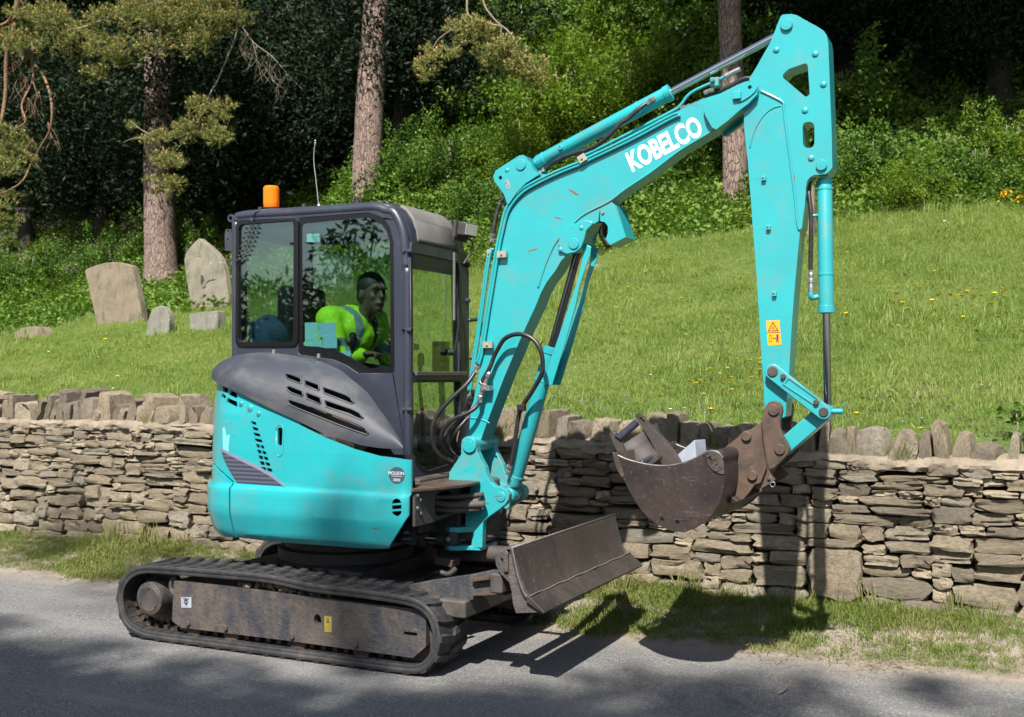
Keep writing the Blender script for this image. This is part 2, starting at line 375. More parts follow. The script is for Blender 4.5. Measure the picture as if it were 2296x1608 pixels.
# ---------------------------------------------------------------- scatter: many small pieces that nobody could count
def scatter(name, proto, P, R, S, label=None, category=None, parent=None):
    """points with rotation and scale; PROTO is one mesh or several, drawn at each point"""
    me = bpy.data.meshes.new(name); me.from_pydata([tuple(p) for p in P], [], [])
    for nm, tp, a in (('rot', 'FLOAT_VECTOR', R), ('scl', 'FLOAT', S), ('idx', 'INT', rng.integers(0, len(proto), len(P)))):
        at_ = me.attributes.new(nm, tp, 'POINT'); at_.data.foreach_set('vector' if tp == 'FLOAT_VECTOR' else 'value', np.asarray(a).ravel())
    o = bpy.data.objects.new(name, me); COL.objects.link(o); o['kind'] = 'stuff'
    if label: o['label'] = label
    if category: o['category'] = category
    ng = bpy.data.node_groups.new(name, 'GeometryNodeTree'); ng.interface.new_socket('Geometry', in_out='INPUT', socket_type='NodeSocketGeometry')
    ng.interface.new_socket('Geometry', in_out='OUTPUT', socket_type='NodeSocketGeometry')
    N = ng.nodes.new; L = ng.links.new
    gi, go = N('NodeGroupInput'), N('NodeGroupOutput'); j = N('GeometryNodeJoinGeometry')
    def named(nm, t):
        a = N('GeometryNodeInputNamedAttribute'); a.data_type = t; a.inputs[0].default_value = nm; return a.outputs[0]
    rot, scl, idx = named('rot', 'FLOAT_VECTOR'), named('scl', 'FLOAT'), named('idx', 'INT')
    for k, pm in enumerate(proto):
        po = bpy.data.objects.new(name+'_piece', pm)
        oi = N('GeometryNodeObjectInfo'); oi.inputs['Object'].default_value = po
        cmp = N('FunctionNodeCompare'); cmp.data_type = 'INT'; cmp.operation = 'EQUAL'; L(idx, cmp.inputs[2]); cmp.inputs[3].default_value = k
        ip = N('GeometryNodeInstanceOnPoints'); L(gi.outputs[0], ip.inputs['Points']); L(cmp.outputs[0], ip.inputs['Selection']); L(oi.outputs['Geometry'], ip.inputs['Instance'])
        L(rot, ip.inputs['Rotation']); L(scl, ip.inputs['Scale']); L(ip.outputs[0], j.inputs[0])
    L(j.outputs[0], go.inputs[0])
    md = o.modifiers.new('scatter', 'NODES'); md.node_group = ng
    if parent: o.parent = parent
    return o
def leafy(name, stops, trans=.35, rough=.5, rnd_scale=1.2):
    s = NT(name); oi = s.n('ShaderNodeObjectInfo'); geo = s.n('ShaderNodeNewGeometry')
    n = s.noise(geo.outputs['Position'], rnd_scale, 3, .6)
    f = s.math('MAXIMUM', 0.0, s.math('ADD', s.math('MULTIPLY', geo.outputs['Random Per Island'], .38), s.math('ADD', s.math('MULTIPLY', oi.outputs['Random'], .22), s.math('MULTIPLY', s.math('SUBTRACT', n, .3), 1.0))))
    c = s.ramp(f, stops); s.fin(c, rough, 0, Specular_IOR_Level=.18)
    tl = s.n('ShaderNodeBsdfTranslucent'); mx = s.n('ShaderNodeMixShader'); mx.inputs[0].default_value = trans
    s.l(s.mix(1.0, c, (1.0,1.0,.45), 'MULTIPLY'), tl.inputs[0]); s.l(s.b.outputs[0], mx.inputs[1]); s.l(tl.outputs[0], mx.inputs[2]); s.l(mx.outputs[0], s.out.inputs[0])
    return s.m
m_grass = leafy('grass_blades', [(0, (.125,.19,.045)), (.3, (.195,.28,.070)), (.6, (.26,.345,.10)), (.82, (.32,.365,.135)), (1, (.39,.355,.21))], .5, .5, 1.1)
m_verge_grass = leafy('verge_grass_blades', [(0, (.085,.135,.022)), (.4, (.13,.185,.035)), (.65, (.19,.20,.07)), (1, (.29,.24,.13))], .35, .6, 1.5)
m_straw = leafy('dry_clippings', [(0, (.15,.12,.07)), (.6, (.22,.18,.12)), (1, (.10,.12,.04))], .1, .8)
m_cover = leafy('undergrowth_leaves', [(0, (.05,.11,.018)), (.5, (.10,.18,.028)), (.8, (.15,.235,.04)), (1, (.20,.25,.07))], .35, .45, .6)
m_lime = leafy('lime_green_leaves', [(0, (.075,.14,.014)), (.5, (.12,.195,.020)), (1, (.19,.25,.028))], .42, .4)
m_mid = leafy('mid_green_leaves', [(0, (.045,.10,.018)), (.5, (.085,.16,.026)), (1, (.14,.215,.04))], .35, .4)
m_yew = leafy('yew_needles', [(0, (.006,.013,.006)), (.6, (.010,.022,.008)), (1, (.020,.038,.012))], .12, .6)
m_pine = leafy('pine_needles', [(0, (.09,.125,.042)), (.4, (.16,.185,.058)), (.8, (.24,.235,.075)), (1, (.32,.24,.11))], .255, .6)
m_candle = simple('pine_flower_candles', (.42,.24,.10), .8, 0, .3, 9)

def blades(n, h, w, spread, lean=.35, mat=None):
    vs = []; fs = []
    for i in range(n):
        a = random.uniform(0, 2*PI); r = spread*math.sqrt(random.random()); x, y = r*math.cos(a), r*math.sin(a)
        b = random.uniform(0, 2*PI); hh = h*random.uniform(.45, 1.1); ln = lean*hh*random.uniform(.2, 1.2); ww = w*random.uniform(.7, 1.2)
        dx, dy = math.cos(b), math.sin(b); px, py = -dy*ww, dx*ww; k = len(vs)
        vs += [(x-px, y-py, -.01), (x+px, y+py, -.01), (x+dx*ln*.35-px*.8, y+dy*ln*.35-py*.8, hh*.55), (x+dx*ln*.35+px*.8, y+dy*ln*.35+py*.8, hh*.55), (x+dx*ln, y+dy*ln, hh*(1-.15*lean))]
        fs += [(k, k+1, k+3, k+2), (k+2, k+3, k+4)]
    me = bpy.data.meshes.new('tuft'); me.from_pydata(vs, [], fs); me.materials.append(mat); return me
def leaf_cluster(n, rad, ll, lw, mat, flat=.6, name='leaves'):
    vs = []; fs = []
    for i in range(n):
        p = Vector((random.gauss(0, 1), random.gauss(0, 1), random.gauss(0, flat))).normalized()*rad*random.random()**.5
        d = (p+Vector((random.uniform(-1,1), random.uniform(-1,1), random.uniform(-.6,.3)))*rad*.8).normalized(); s = d.cross(Vector((random.uniform(-.5,.5), random.uniform(-.5,.5), 1))).normalized()
        l = ll*random.uniform(.6, 1.2); w = lw*random.uniform(.7, 1.2); up = s.cross(d); k = len(vs)
        vs += [p, p+d*l*.45+s*w+up*w*.3, p+d*l, p+d*l*.45-s*w+up*w*.3]; fs += [(k, k+1, k+2), (k, k+2, k+3)]
    me = bpy.data.meshes.new(name); me.from_pydata([tuple(v) for v in vs], [], fs); me.materials.append(mat); return me
def in_view(P, mpx=120):
    dx, dy = P[:,0]-CAM[0], P[:,1]-CAM[1]; Z = dx*_d[0]+dy*_d[1]; U = dx*_r[0]+dy*_r[1]
    x = CPX+FPX*U/np.maximum(Z, .1); y = HOR-FPX*(P[:,2]-CAM[2])/np.maximum(Z, .1)
    return (Z > .5) & (x > -mpx) & (x < 2296+mpx) & (y > -mpx) & (y < 1608+2*mpx)
def scatter_area(name, proto, x0, x1, y0, y1, n, s0, s1, dens=None, label=None, category=None, tilt=.12, lift=0, mpx=560):
    X = rng.uniform(x0, x1, n); Y = rng.uniform(y0, y1, n)
    if dens is not None:
        keep = np.array([random.random() < dens(x, y) for x, y in zip(X, Y)]); X, Y = X[keep], Y[keep]
    Z = np.array([height(x, y) for x, y in zip(X, Y)])+lift
    P = np.stack([X, Y, Z], 1); k = in_view(P, mpx); P = P[k]; n = len(P)
    R = np.stack([rng.normal(0, tilt, n), rng.normal(0, tilt, n), rng.uniform(0, 2*PI, n)], 1); S = rng.uniform(s0, s1, n)*np.array([.95+.9*noise.noise((p[0]*.9, p[1]*.9, 6)) for p in P])
    return scatter(name, proto, P, R, S, label, category)

lt = [blades(60, .060, .0016, .085, .9, m_grass) for _ in range(5)]
scatter_area('grass', lt, -20, 9, LAWN_Y, 10.2, 135000, .6, 1.25, lambda x, y: 1.0 if y < edge_y(x)-.2 else max(0, 1-(y-edge_y(x)+.2)*1.2), 'short bright green churchyard lawn rising behind the stone wall', 'grass', .18)
tall = [blades(26, .20, .0028, .06, .55, m_grass) for _ in range(3)]
scatter_area('long_grass', tall, -20, 9, LAWN_Y, 9.9, 9400, .6, 1.2, lambda x, y: .9 if y < 2.75 else min(1, .10+.9*smooth(edge_y(x)-1.1, edge_y(x)-.1, y)+.5*max(0, noise.noise((x*.6, y*.6, 3)))), 'longer grass along the back of the wall and foot of the bank', 'grass', .15)
vt = [blades(40, .048, .0018, .07, 1.0, m_verge_grass) for _ in range(4)]
def vd(x, y):
    e = 1.32+.16*noise.noise((x*1.1, 3, 0))+.12*noise.noise((x*4, y*4, 1)); k = smooth(e-.12, e+.25, y)
    return k*(.5+1.1*noise.noise((x*1.6, y*2.5, 5)) if y < 1.8 else .9)
scatter_area('verge_grass', vt, -12, 7.5, 1.2, 2.12, 25000, .5, 1.15, vd, 'patchy green verge grass between the wall and the road', 'grass', .2)
scatter_area('verge_long_grass', [blades(14, .17, .0026, .04, .5, m_verge_grass) for _ in range(3)], -12, 7.5, 1.9, 2.1, 1450, .5, 1.25, lambda x, y: .35+.6*noise.noise((x*1.5, 0, 9)), 'longer grass blades growing against the foot of the wall', 'grass', .15)
def straw(n, rad, l):
    vs = []; fs = []
    for i in range(n):
        p = Vector((random.uniform(-rad, rad), random.uniform(-rad, rad), random.uniform(.002, .012))); a = random.uniform(0, PI); d = Vector((math.cos(a), math.sin(a), random.uniform(-.05,.05)))*l*random.uniform(.3, 1); s = Vector((-d.y, d.x, 0)).normalized()*.0010
        k = len(vs); vs += [p-s, p+s, p+d+s, p+d-s]; fs.append((k, k+1, k+2, k+3))
    me = bpy.data.meshes.new('clippings'); me.from_pydata([tuple(v) for v in vs], [], fs); me.materials.append(m_straw); return me
scatter_area('dry_clippings', [straw(16, .10, .07) for _ in range(4)], -12, 7.5, 1.0, 1.9, 4600, .6, 1.3, lambda x, y: smooth(1.0, 1.4, y)*smooth(1.95, 1.6, y)*(.5+.8*noise.noise((x*2, y*3, 2))), 'dry grass clippings lying on the gravel edge of the road', 'clippings', .05, .004)
def pebbles(n, rad):
    mbx = MB()
    for i in range(n):
        p = (random.uniform(-rad, rad), random.uniform(-rad, rad), .002); s = random.uniform(.002, .005)
        mbx.lathe((p[0], p[1], -.002), (p[0], p[1], 1), [(0, s), (s*.7, s*.9), (s*1.2, s*.35)], 5)
    me = bpy.data.meshes.new('pebbles'); me.from_pydata(mbx.v, [], mbx.f); me.materials.append(m_gravel); return me
scatter_area('roadside_gravel', [pebbles(9, .12) for _ in range(3)], -12, 7.5, .75, 1.6, 2300, .5, 1.1, lambda x, y: smooth(.7, 1.2, y), 'loose gravel along the edge of the road', 'gravel', .0, .001)

clover = [leaf_cluster(26, .07, .022, .010, m_mid, .25) for _ in range(3)]
scatter_area('lawn_weeds', clover, -14, 6, LAWN_Y, 9.4, 9000, .6, 1.3, lambda x, y: 1.6*max(0, noise.noise((x*1.1, y*1.4, 8))-.12)+(.35 if y < 3.3 else 0), 'darker clover and small broad leaved weeds in patches across the lawn', 'weeds', .1, .03)
# flowers in the lawn
def flower(name, col, r, h, n=8):
    mbx = MB(); mbx.tube([(0,0,0), (.006,0,h*.6), (.012,0,h)], .0012, 4, 3)
    for k in range(n):
        a = 2*PI*k/n; c_, s_ = math.cos(a), math.sin(a); t_ = Vector((.012, 0, h-r*.4)); q = Vector((c_, s_, .9)); w_ = Vector((-s_, c_, 0))*r*.42
        mbx.add([t_, t_+q*r*.6+w_, t_+q*r, t_+q*r*.6-w_], [(0,1,2,3)], 1)
    mbx.lathe((.012,0,h), (.012,0,h+1), [(0, r*.3), (r*.2, r*.25)], 6, 2)
    me = bpy.data.meshes.new(name); me.from_pydata(mbx.v, [], mbx.f); me.polygons.foreach_set('material_index', mbx.m)
    for mm in (m_grass, col, m_yel): me.materials.append(mm)
    return me
m_yel = simple('yellow_petals', (.75,.52,.01), .5, 0, .1); m_wh = simple('white_petals', (.75,.75,.72), .5, 0, .05); m_vio = simple('violet_petals', (.18,.17,.55), .5, 0, .1)
cl = lambda cx, cy, r: (lambda x, y: max(0, 1-((x-cx)**2+(y-cy)**2)/r**2))
c1 = on_ground((2180, 700)); c2 = on_ground((1665, 885))
scatter_area('buttercups', [flower('buttercup', m_yel, .018, .14)], -8, 6, LAWN_Y, 9.2, 7000, .8, 1.2, lambda x, y: max(.03, .5*cl(c1.x, c1.y, 1.1)(x, y), 1.3*cl(c2.x, c2.y, .5)(x, y)), 'yellow buttercups dotted and clustered in the lawn', 'flowers', .1)
scatter_area('daisies', [flower('daisy', m_wh, .013, .085, 10)], -10, 6, LAWN_Y, 9.2, 5200, .8, 1.2, lambda x, y: .05 if noise.noise((x*.8, y*.8, 4)) > .05 else .012, 'tiny white daisies dotted over the lawn', 'flowers', .1)
scatter_area('speedwell', [flower('speedwell', m_vio, .010, .10, 5)], -3, 4, LAWN_Y, 3.2, 700, .7, 1.1, lambda x, y: .5, 'small violet flowers just behind the wall coping', 'flowers', .1)
# undergrowth on the bank
cv = [leaf_cluster(18, .20, .085, .032, m_cover) for _ in range(4)]
def cd(x, y):
    n_ = noise.noise((x*.45, y*.45, 7)); return (1.0 if n_ > -.25 else .4)*smooth(edge_y(x)-.35, edge_y(x)+.25, y)*((1 if y < 15 else .35) if x < -.6 else max(.45*(y < 17), smooth(11.9, 11.0, y+.4*n_)))
def bank_scatter(name, proto, n, lift, s0, s1, dens, label, y1=17):
    X = rng.uniform(-30, 13, n); Y = rng.uniform(8.7, y1, n); k = np.array([random.random() < dens(x, y) for x, y in zip(X, Y)]); X, Y = X[k], Y[k]
    up = np.array([lift*(max(0, .35+noise.noise((x*.7, y*.7, 3))))*smooth(edge_y(x)-.2, edge_y(x)+1.2, y) for x, y in zip(X, Y)])
    P = np.stack([X, Y, np.array([height(x, y) for x, y in zip(X, Y)])+.05+up*rng.uniform(.3, 1, len(X))], 1); P = P[in_view(P, 520)]; n = len(P)
    scatter(name, proto, P, np.stack([rng.normal(0, .5, n), rng.normal(0, .5, n), rng.uniform(0, 6.28, n)], 1), rng.uniform(s0, s1, n), label, 'undergrowth')
scatter_area('road_litter', [straw(5, .25, .03) for _ in range(3)], -8, 5, -1.2, 1.2, 260, .5, 1.2, lambda x, y: .7, 'sparse bits of dry grass blown over the road', 'litter', .02, .003)
bank_scatter('undergrowth', cv, 46000, .8, .5, 1.15, cd, 'leafy bramble and nettle undergrowth covering the bank')
# ---------------------------------------------------------------- dry stone wall
def mk_stone():
    s = NT('weathered_limestone'); oi = s.n('ShaderNodeObjectInfo'); co = s.coord((1,1,1), True); lay = s.coord((1.2,1,5), True)
    base = s.ramp(oi.outputs['Random'], [(0, (.44,.36,.245)), (.2, (.30,.25,.18)), (.4, (.48,.40,.28)), (.55, (.25,.215,.17)), (.7, (.40,.335,.235)), (.85, (.51,.44,.325)), (1, (.32,.295,.25))])
    n1 = s.noise(co, 8, 8, .7, .3); n2 = s.noise(lay, 9, 8, .75); n3 = s.noise(co, 75, 4, .7)
    a = s.mix(s.ramp(n1, [(.42, 0), (.66, .75)]), base, (.13,.11,.085)); a = s.mix(s.ramp(n3, [(.58, 0), (.68, .5)]), a, (.52,.49,.42))
    a = s.mix(s.ramp(s.noise(co, 4.5, 6, .6), [(.70, 0), (.74, .6)]), a, (.30,.21,.06)); a = s.mix(s.ramp(s.noise(co, 6.5, 7, .7), [(.62, 0), (.70, .5)]), a, (.07,.065,.06))
    s.bump(s.mix(.35, s.mix(.5, n1, n2), n3), .05, 1.0); return s.fin(a, .92, 0, Specular_IOR_Level=.2)
m_stone = mk_stone()
m = NT('old_lime_mortar'); co = m.coord(); n1 = m.noise(co, 6, 8, .7); n2 = m.noise(co, 38, 5, .75)
m.bump(m.mix(.5, n1, n2), .03, 1); m_mortar = m.fin(m.mix(m.ramp(n1, [(.4, 0), (.62, 1)]), (.16,.13,.095), (.26,.215,.16)), .95)
m_joint = simple('dark_earth_core', (.05,.042,.034), 1, 0, .4, 12)  # plain dark soil colour
def stone_mesh(k, rough=.10, n=3, power=5.0, taper=0, mat=m_stone, name='stone'):
    """unit stone, x and z in +-.5, y from -.5 (weathered face) to .5"""
    bm = bmesh.new(); bmesh.ops.create_cube(bm, size=1.0); bmesh.ops.subdivide_edges(bm, edges=bm.edges[:], cuts=n, use_grid_fill=True)
    sk = (random.uniform(-.10, .10), random.uniform(-.12, .12)); tp = random.uniform(-.16, .16); wd = random.uniform(-.16, .16)
    off = Vector((k*7.3, k*3.1, k*5.7))
    for v in bm.verts:
        p = v.co*2; r = (abs(p.x)**power+abs(p.y)**power+abs(p.z)**power)**(1/power); q = p/r if r > 1e-6 else p
        q = p*.45+q*.55
        q.x *= 1+tp*q.z*.5; q.z *= 1+wd*q.x*.6; q.z += sk[0]*q.x*.5; q.x += sk[1]*q.z*.4
        nz = noise.noise_vector(q*1.25+off)*rough*1.6+noise.noise_vector(q*3.1+off)*rough*.9
        q += Vector((nz.x, nz.y*.9, nz.z*1.1)); 
        if taper: q.x *= 1-taper*max(0, q.z)
        v.co = q*.5
    me = bpy.data.meshes.new(name); bm.to_mesh(me); bm.free(); me.materials.append(mat)
    me.polygons.foreach_set('use_smooth', [True]*len(me.polygons)); me.set_sharp_from_angle(angle=math.radians(24)); return me
stones = [stone_mesh(i, random.uniform(.12, .20), 3, random.choice((4, 6, 8))) for i in range(22)]
caps = [stone_mesh(100+i, random.uniform(.10, .19), 3, random.choice((5, 7, 9)), random.uniform(.0, .5)) for i in range(14)]
wall = empty('stone_wall', (-2, WALL_Y+.2, 0)); tag(wall, 'long dry stone churchyard wall of pale brown stones behind the excavator', 'wall')
WX0, WX1 = -11.0, 7.0
def wall_top(x): return 1.075-.0135*(x+2.1)+.012*math.sin(x*1.7)
# skyline packing: each stone is laid on the lowest open stretch, as a waller would
DX = .012; NS = int((WX1-WX0)/DX); sky_h = [.085+.012*noise.noise((i*DX*1.3, 0, 0)) for i in range(NS)]
laid = []
big = [(on[0], on[1], w, h) for on, w, h in (((PY((1872, 1275), WALL_Y).x, .10), .34, .40),)]
def reserve(x, w, z0, z1):
    i0, i1 = int((x-w/2-WX0)/DX), int((x+w/2-WX0)/DX)
    for i in range(i0, i1): sky_h[i] = z1
bx0 = big[0][0]; laid.append((bx0, .32, .15, .47, True)); reserve(bx0, .32, .15, .47)
wr = random.Random(21)
for _ in range(9000):
    lo = min(range(NS), key=lambda i: sky_h[i]-wall_top(WX0+i*DX)*.0 if sky_h[i] < wall_top(WX0+i*DX)-.018 else 9)
    z = sky_h[lo]
    if z >= wall_top(WX0+lo*DX)-.018: break
    a = lo
    while a > 0 and sky_h[a-1]-z < .026: a -= 1
    b = lo
    while b < NS-1 and sky_h[b+1]-z < .026: b += 1
    free = (b-a+1)*DX; x_mid = WX0+(a+b)/2*DX
    left = x_mid < -3.2
    low = z < .30; mid = z < .58
    w = wr.uniform(.17, .40) if low else wr.uniform(.14, .42) if mid else wr.uniform(.12, .42)
    if wr.random() < .12: w *= .55
    if left: w *= .85
    if free < w+.09: w = free
    if w > .46: w = free/2
    i0 = a; i1 = min(NS-1, a+int(round(w/DX))-1)
    if a > 0 and b < NS-1 and sky_h[a-1] < sky_h[b+1] and w < free: i1 = b; i0 = max(a, b-int(round(w/DX))+1)
    if free < .085:                                           # a slot too narrow for a stone: left as a dark gap
        lv = min(sky_h[a-1] if a > 0 else 9, sky_h[b+1] if b < NS-1 else 9, z+.05)
        for i in range(a, b+1): sky_h[i] = max(z+.012, lv)
        continue
    base = max(sky_h[i0:i1+1]); w = (i1-i0+1)*DX
    h = wr.uniform(.085, .135) if low else wr.uniform(.055, .105) if mid else wr.uniform(.044, .078)
    if not low and wr.random() < .18: h *= 1.45
    if not low and wr.random() < .12: h *= .7
    if w < .07: h = min(h, .06)
    if w > .28 and not low: h = min(h, .095)
    if w < .16: h = min(h, w*.7)
    elif w < .24: h = min(h, w*.6)
    tp_ = wall_top(WX0+(i0+i1)/2*DX)
    if base+h > tp_-.025: h = max(.028, tp_-base)
    for nb in (i0-1, i1+1):                                   # finish level with a neighbour where it is close
        if 0 <= nb < NS and abs(sky_h[nb]-(base+h)) < .016 and sky_h[nb]-base > .02: h = sky_h[nb]-base
    for i in range(i0, i1+1): sky_h[i] = base+h
    laid.append((WX0+(i0+i1+1)/2*DX, w, base, base+h, False))
vis = []
for s in laid:
    p = project((s[0], WALL_Y, (s[2]+s[3])/2)); hid = 530 < p[0] < 900 and p[1] > 980
    vis.append((-(s[1]*(s[3]-s[2]))*(0 if hid or not -60 < p[0] < 2356 else 1), s))
vis.sort(key=lambda t: t[0])
rest = MB()
big_me = stone_mesh(77, .12, 4, 3.2)
for k, (sc_, s) in enumerate(vis):
    x, w, z0, z1, isbig = s; h = z1-z0
    me = big_me if isbig else wr.choice(stones); d = .20+wr.uniform(0, .05); yf = WALL_Y+wr.uniform(-.022, .02)-(.03 if z0 < .17 else 0)
    M_ = Matrix.Translation((x, yf+d/2, (z0+z1)/2)) @ Matrix.Rotation(wr.uniform(-.035, .035) if w > .15 else wr.uniform(-.08, .08), 4, 'Y') @ Matrix.Rotation(wr.uniform(-.05, .05), 4, 'Z') @ Matrix.Diagonal((w*.975*(-1 if wr.random() < .5 else 1), d, h*.97, 1))
    if k < 300:
        o = bpy.data.objects.new('stone', me); COL.objects.link(o); o.matrix_world = M_; o.parent = wall; o.matrix_parent_inverse = Matrix.Translation(-wall.location)
    else: rest.add([M_ @ v.co for v in me.vertices], [tuple(p.vertices) for p in me.polygons])
o = rest.obj('small_stones', m_stone, wall, smooth=33); o.matrix_parent_inverse = Matrix.Translation(-wall.location); o['kind'] = 'stuff'; o['label'] = 'thin small stones pinned between the larger ones'
def wpart(o): o.matrix_parent_inverse = Matrix.Translation(-wall.location); return o
# earth and rubble heart, set back behind the face
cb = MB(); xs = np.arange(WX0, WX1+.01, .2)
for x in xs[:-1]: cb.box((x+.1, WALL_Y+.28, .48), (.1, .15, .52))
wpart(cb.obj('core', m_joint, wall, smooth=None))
# mortar bed under the coping, ragged lower edge
mbv = []; mbf = []; nx = int((WX1-WX0)/.03)
prof = [(.022, -.042), (.0, -.034), (-.008, -.014), (-.004, .010), (.03, .035), (.12, .05), (.28, .055), (.42, .05), (.45, -.05)]
for i in range(nx+1):
    x = WX0+i*.03
    for j, (py_, pz_) in enumerate(prof):
        n_ = noise.noise((x*5, j*1.3, 2)); n2_ = noise.noise((x*17, j*2.3, 9))
        mbv.append((x, WALL_Y+py_+.03*n_+.014*n2_, wall_top(x)+pz_+(.022*n_+.016*n2_)*(1.2 if j < 2 else .7)))
np_ = len(prof)
for i in range(nx):
    for j in range(np_): mbf.append((i*np_+j, i*np_+(j+1) % np_, (i+1)*np_+(j+1) % np_, (i+1)*np_+j))
wpart(raw('mortar_bed', mbv, mbf, m_mortar, wall, smooth=50))
# upright coping stones: leaning slabs on the left stretch, squarer blocks on the right
x = WX0
pr_ = random.Random(5)
while x < WX1:
    lft = x < -1.6; u_ = pr_.random()
    if lft: w = pr_.uniform(.045, .085) if u_ < .8 else pr_.uniform(.12, .18); h = pr_.uniform(.15, .25)+(.09 if pr_.random() < .16 else 0); tilt = pr_.choice((pr_.uniform(-.05, .2), pr_.uniform(.1, .5), pr_.uniform(.1, .5)))
    else: w = pr_.uniform(.045, .085) if u_ < .45 else pr_.uniform(.09, .16); h = pr_.uniform(.14, .24)+(.10 if pr_.random() < .12 else 0); tilt = pr_.uniform(-.12, .2)
    if pr_.random() < .12: h *= .7
    o = bpy.data.objects.new('coping_stone', pr_.choice(caps)); COL.objects.link(o)
    M_ = Matrix.Translation((x+w/2+math.sin(tilt)*h*.3, WALL_Y+.19+pr_.uniform(-.015, .03), wall_top(x)+.018+h*.5*math.cos(tilt)-.01)) @ Matrix.Rotation(tilt, 4, 'Y') @ Matrix.Rotation(pr_.uniform(-.16, .16), 4, 'Z') @ Matrix.Diagonal((w*1.15, .30+pr_.uniform(-.05, .06), h*1.05, 1))
    o.matrix_world = M_; o.parent = wall; o.matrix_parent_inverse = Matrix.Translation(-wall.location)
    x += w*(1.08 if not lft else 1.0)/max(.75, math.cos(tilt))+(pr_.uniform(0, .045) if not lft else pr_.uniform(-.01, .02))
# grass and rubble tufts rooted between the coping stones
cp = []
for px_ in (350, 120, 640, 690, 840, 1130, 1290, 1420, 1470, 1600, 1660, 1760, 1985, 2030):
    q = PY((px_, 900), WALL_Y+.1); 
    for _ in range(3): cp.append((q.x+random.uniform(-.06, .06), WALL_Y+random.uniform(.0, .15), wall_top(q.x)+.03))
n = len(cp); scatter('wall_top_grass', [blades(18, .20, .0024, .03, .9, m_verge_grass) for _ in range(2)], cp, np.stack([rng.normal(0, .25, n), rng.normal(0, .25, n), rng.uniform(0, 6, n)], 1), rng.uniform(.5, 1.1, n), 'grass tufts rooted in the mortar between coping stones', 'grass')

# ---------------------------------------------------------------- gravestones
def mk_grave(name, c1, c2, lich):
    s = NT(name); co = s.coord(); n = s.noise(co, 3.5, 8, .7, .4); a = s.mix(s.ramp(n, [(.36, 0), (.66, 1)]), c1, c2)
    a = s.mix(s.ramp(s.noise(s.coord((1,1,.5)), 8, 7, .7), [(.52, 0), (.64, .75)]), a, (.07,.065,.05)); a = s.mix(s.ramp(s.noise(co, 11, 5, .5), [(.66, 0), (.69, lich)]), a, (.45,.45,.40))
    s.bump(s.noise(co, 30, 7, .75), .008, .8); return s.fin(a, .95)
m_g1 = mk_grave('brown_gravestone', (.20,.16,.11), (.125,.105,.075), .15); m_g2 = mk_grave('grey_gravestone', (.205,.185,.14), (.13,.12,.09), .5); m_g3 = mk_grave('lichened_gravestone', (.20,.195,.165), (.11,.105,.09), 1.0)
def grave(pts, th, mat, label, base, r=.0, hole=None, group=None, tiltx=0):
    """outline traced in the photo, stood on the slope at the foot of the stone"""
    b = on_ground(base); Y = b.y
    loop = [(q.x-b.x, q.z-b.z) for q in (PY(p, Y) for p in pts)]; loop = fillet(loop, r, 3)
    vs, fs = plate_geo(loop, 0, th)
    o = raw('gravestone', vs, fs, mat, None, bevel=.012, smooth=40); o.location = b; o.rotation_euler = (tiltx, 0, 0)
    tag(o, label, 'gravestone'); return o, b, Y
def arch(x0, x1, ys, yt, n=9): return [(x0+(x1-x0)*k/n, ys-(ys-yt)*math.sin(PI*k/n)) for k in range(n+1)]
g1 = W('I', (455,1530), (440,1470), (389,1245), (395,1236), (430,1222), (480,1208), (520,1204), (560,1208), (604,1221), (618,1270), (650,1440), (655,1520))
go, gb, gY = grave(g1, .13, m_g1, 'large brown gravestone with a gently curved top, leaning left by the pine', W('I', (550, 1498))[0])
for tx, px_, py_, sz in (('I H S', 515, 1385, .12), ('20', 500, 1415, .10)):
    me = text_mesh(tx, sz, .003); q = PY(W('I', (px_, py_))[0], gY)
    t = link('worn_lettering', me, m_g2, go, smooth=None); t.location = (q.x-gb.x, -.0015, q.z-gb.z); t.rotation_euler = (PI/2, .16, 0)
g2 = W('I', (885,1460), (880,1430), (848,1230), (846,1190), (856,1155), (884,1122), (915,1094), (950,1122), (988,1155), (1015,1190), (1032,1240), (1058,1430), (1060,1470))
go2, gb2, gY2 = grave(g2, .12, m_g2, 'tall grey gravestone with a pointed arch top and a broken patch in its face', W('I', (960, 1440))[0])
br = W('I', (925,1258), (938,1265), (950,1278), (985,1275), (990,1283), (965,1288), (950,1298), (945,1318), (930,1324), (924,1310), (932,1290))
vs, fs = plate_geo([(q.x-gb2.x, q.z-gb2.z) for q in (PY(p, gY2) for p in br)], -.012, .01); raw('broken_patch', vs, fs, m_g3, go2, bevel=.004)
br2 = W('I', (926,1262), (936,1268), (940,1285), (930,1312), (924,1300)); vs, fs = plate_geo([(q.x-gb2.x, q.z-gb2.z) for q in (PY(p, gY2) for p in br2)], -.0135, .0); raw('hollow_shade', vs, fs, m_joint, go2)  # flat dark piece: the shade of a hollow put into its colour
grave(W('I', (668,1575), (664,1540), (675,1520), (676,1480), (690,1440), (710,1413), (733,1404), (758,1415), (776,1445), (778,1490), (774,1555), (770,1575)), .10, m_g3, 'small round-topped gravestone blotched with pale lichen', W('I', (720, 1558))[0])
grave(W('I', (874,1560), (872,1500), (869,1446), (905,1436), (995,1428), (1000,1450), (1001,1540), (1000,1560)), .16, m_g3, 'squat square stone block standing in front of the pointed gravestone', W('I', (935, 1540))[0])
grave(W('I', (70,1585), (68,1560), (64,1532), (95,1508), (130,1500), (178,1501), (190,1520), (205,1560), (200,1585)), .22, m_g1, 'low broken stump of a gravestone at the left end of the lawn', W('I', (130, 1567))[0])
grave(W('N', (-4,1300), (-8,1010), (5,965), (40,960), (72,1000), (76,1290), (74,1300)), .12, m_g1, 'rough brown upright stone half hidden behind the excavator arm', W('N', (40, 1290))[0]) 
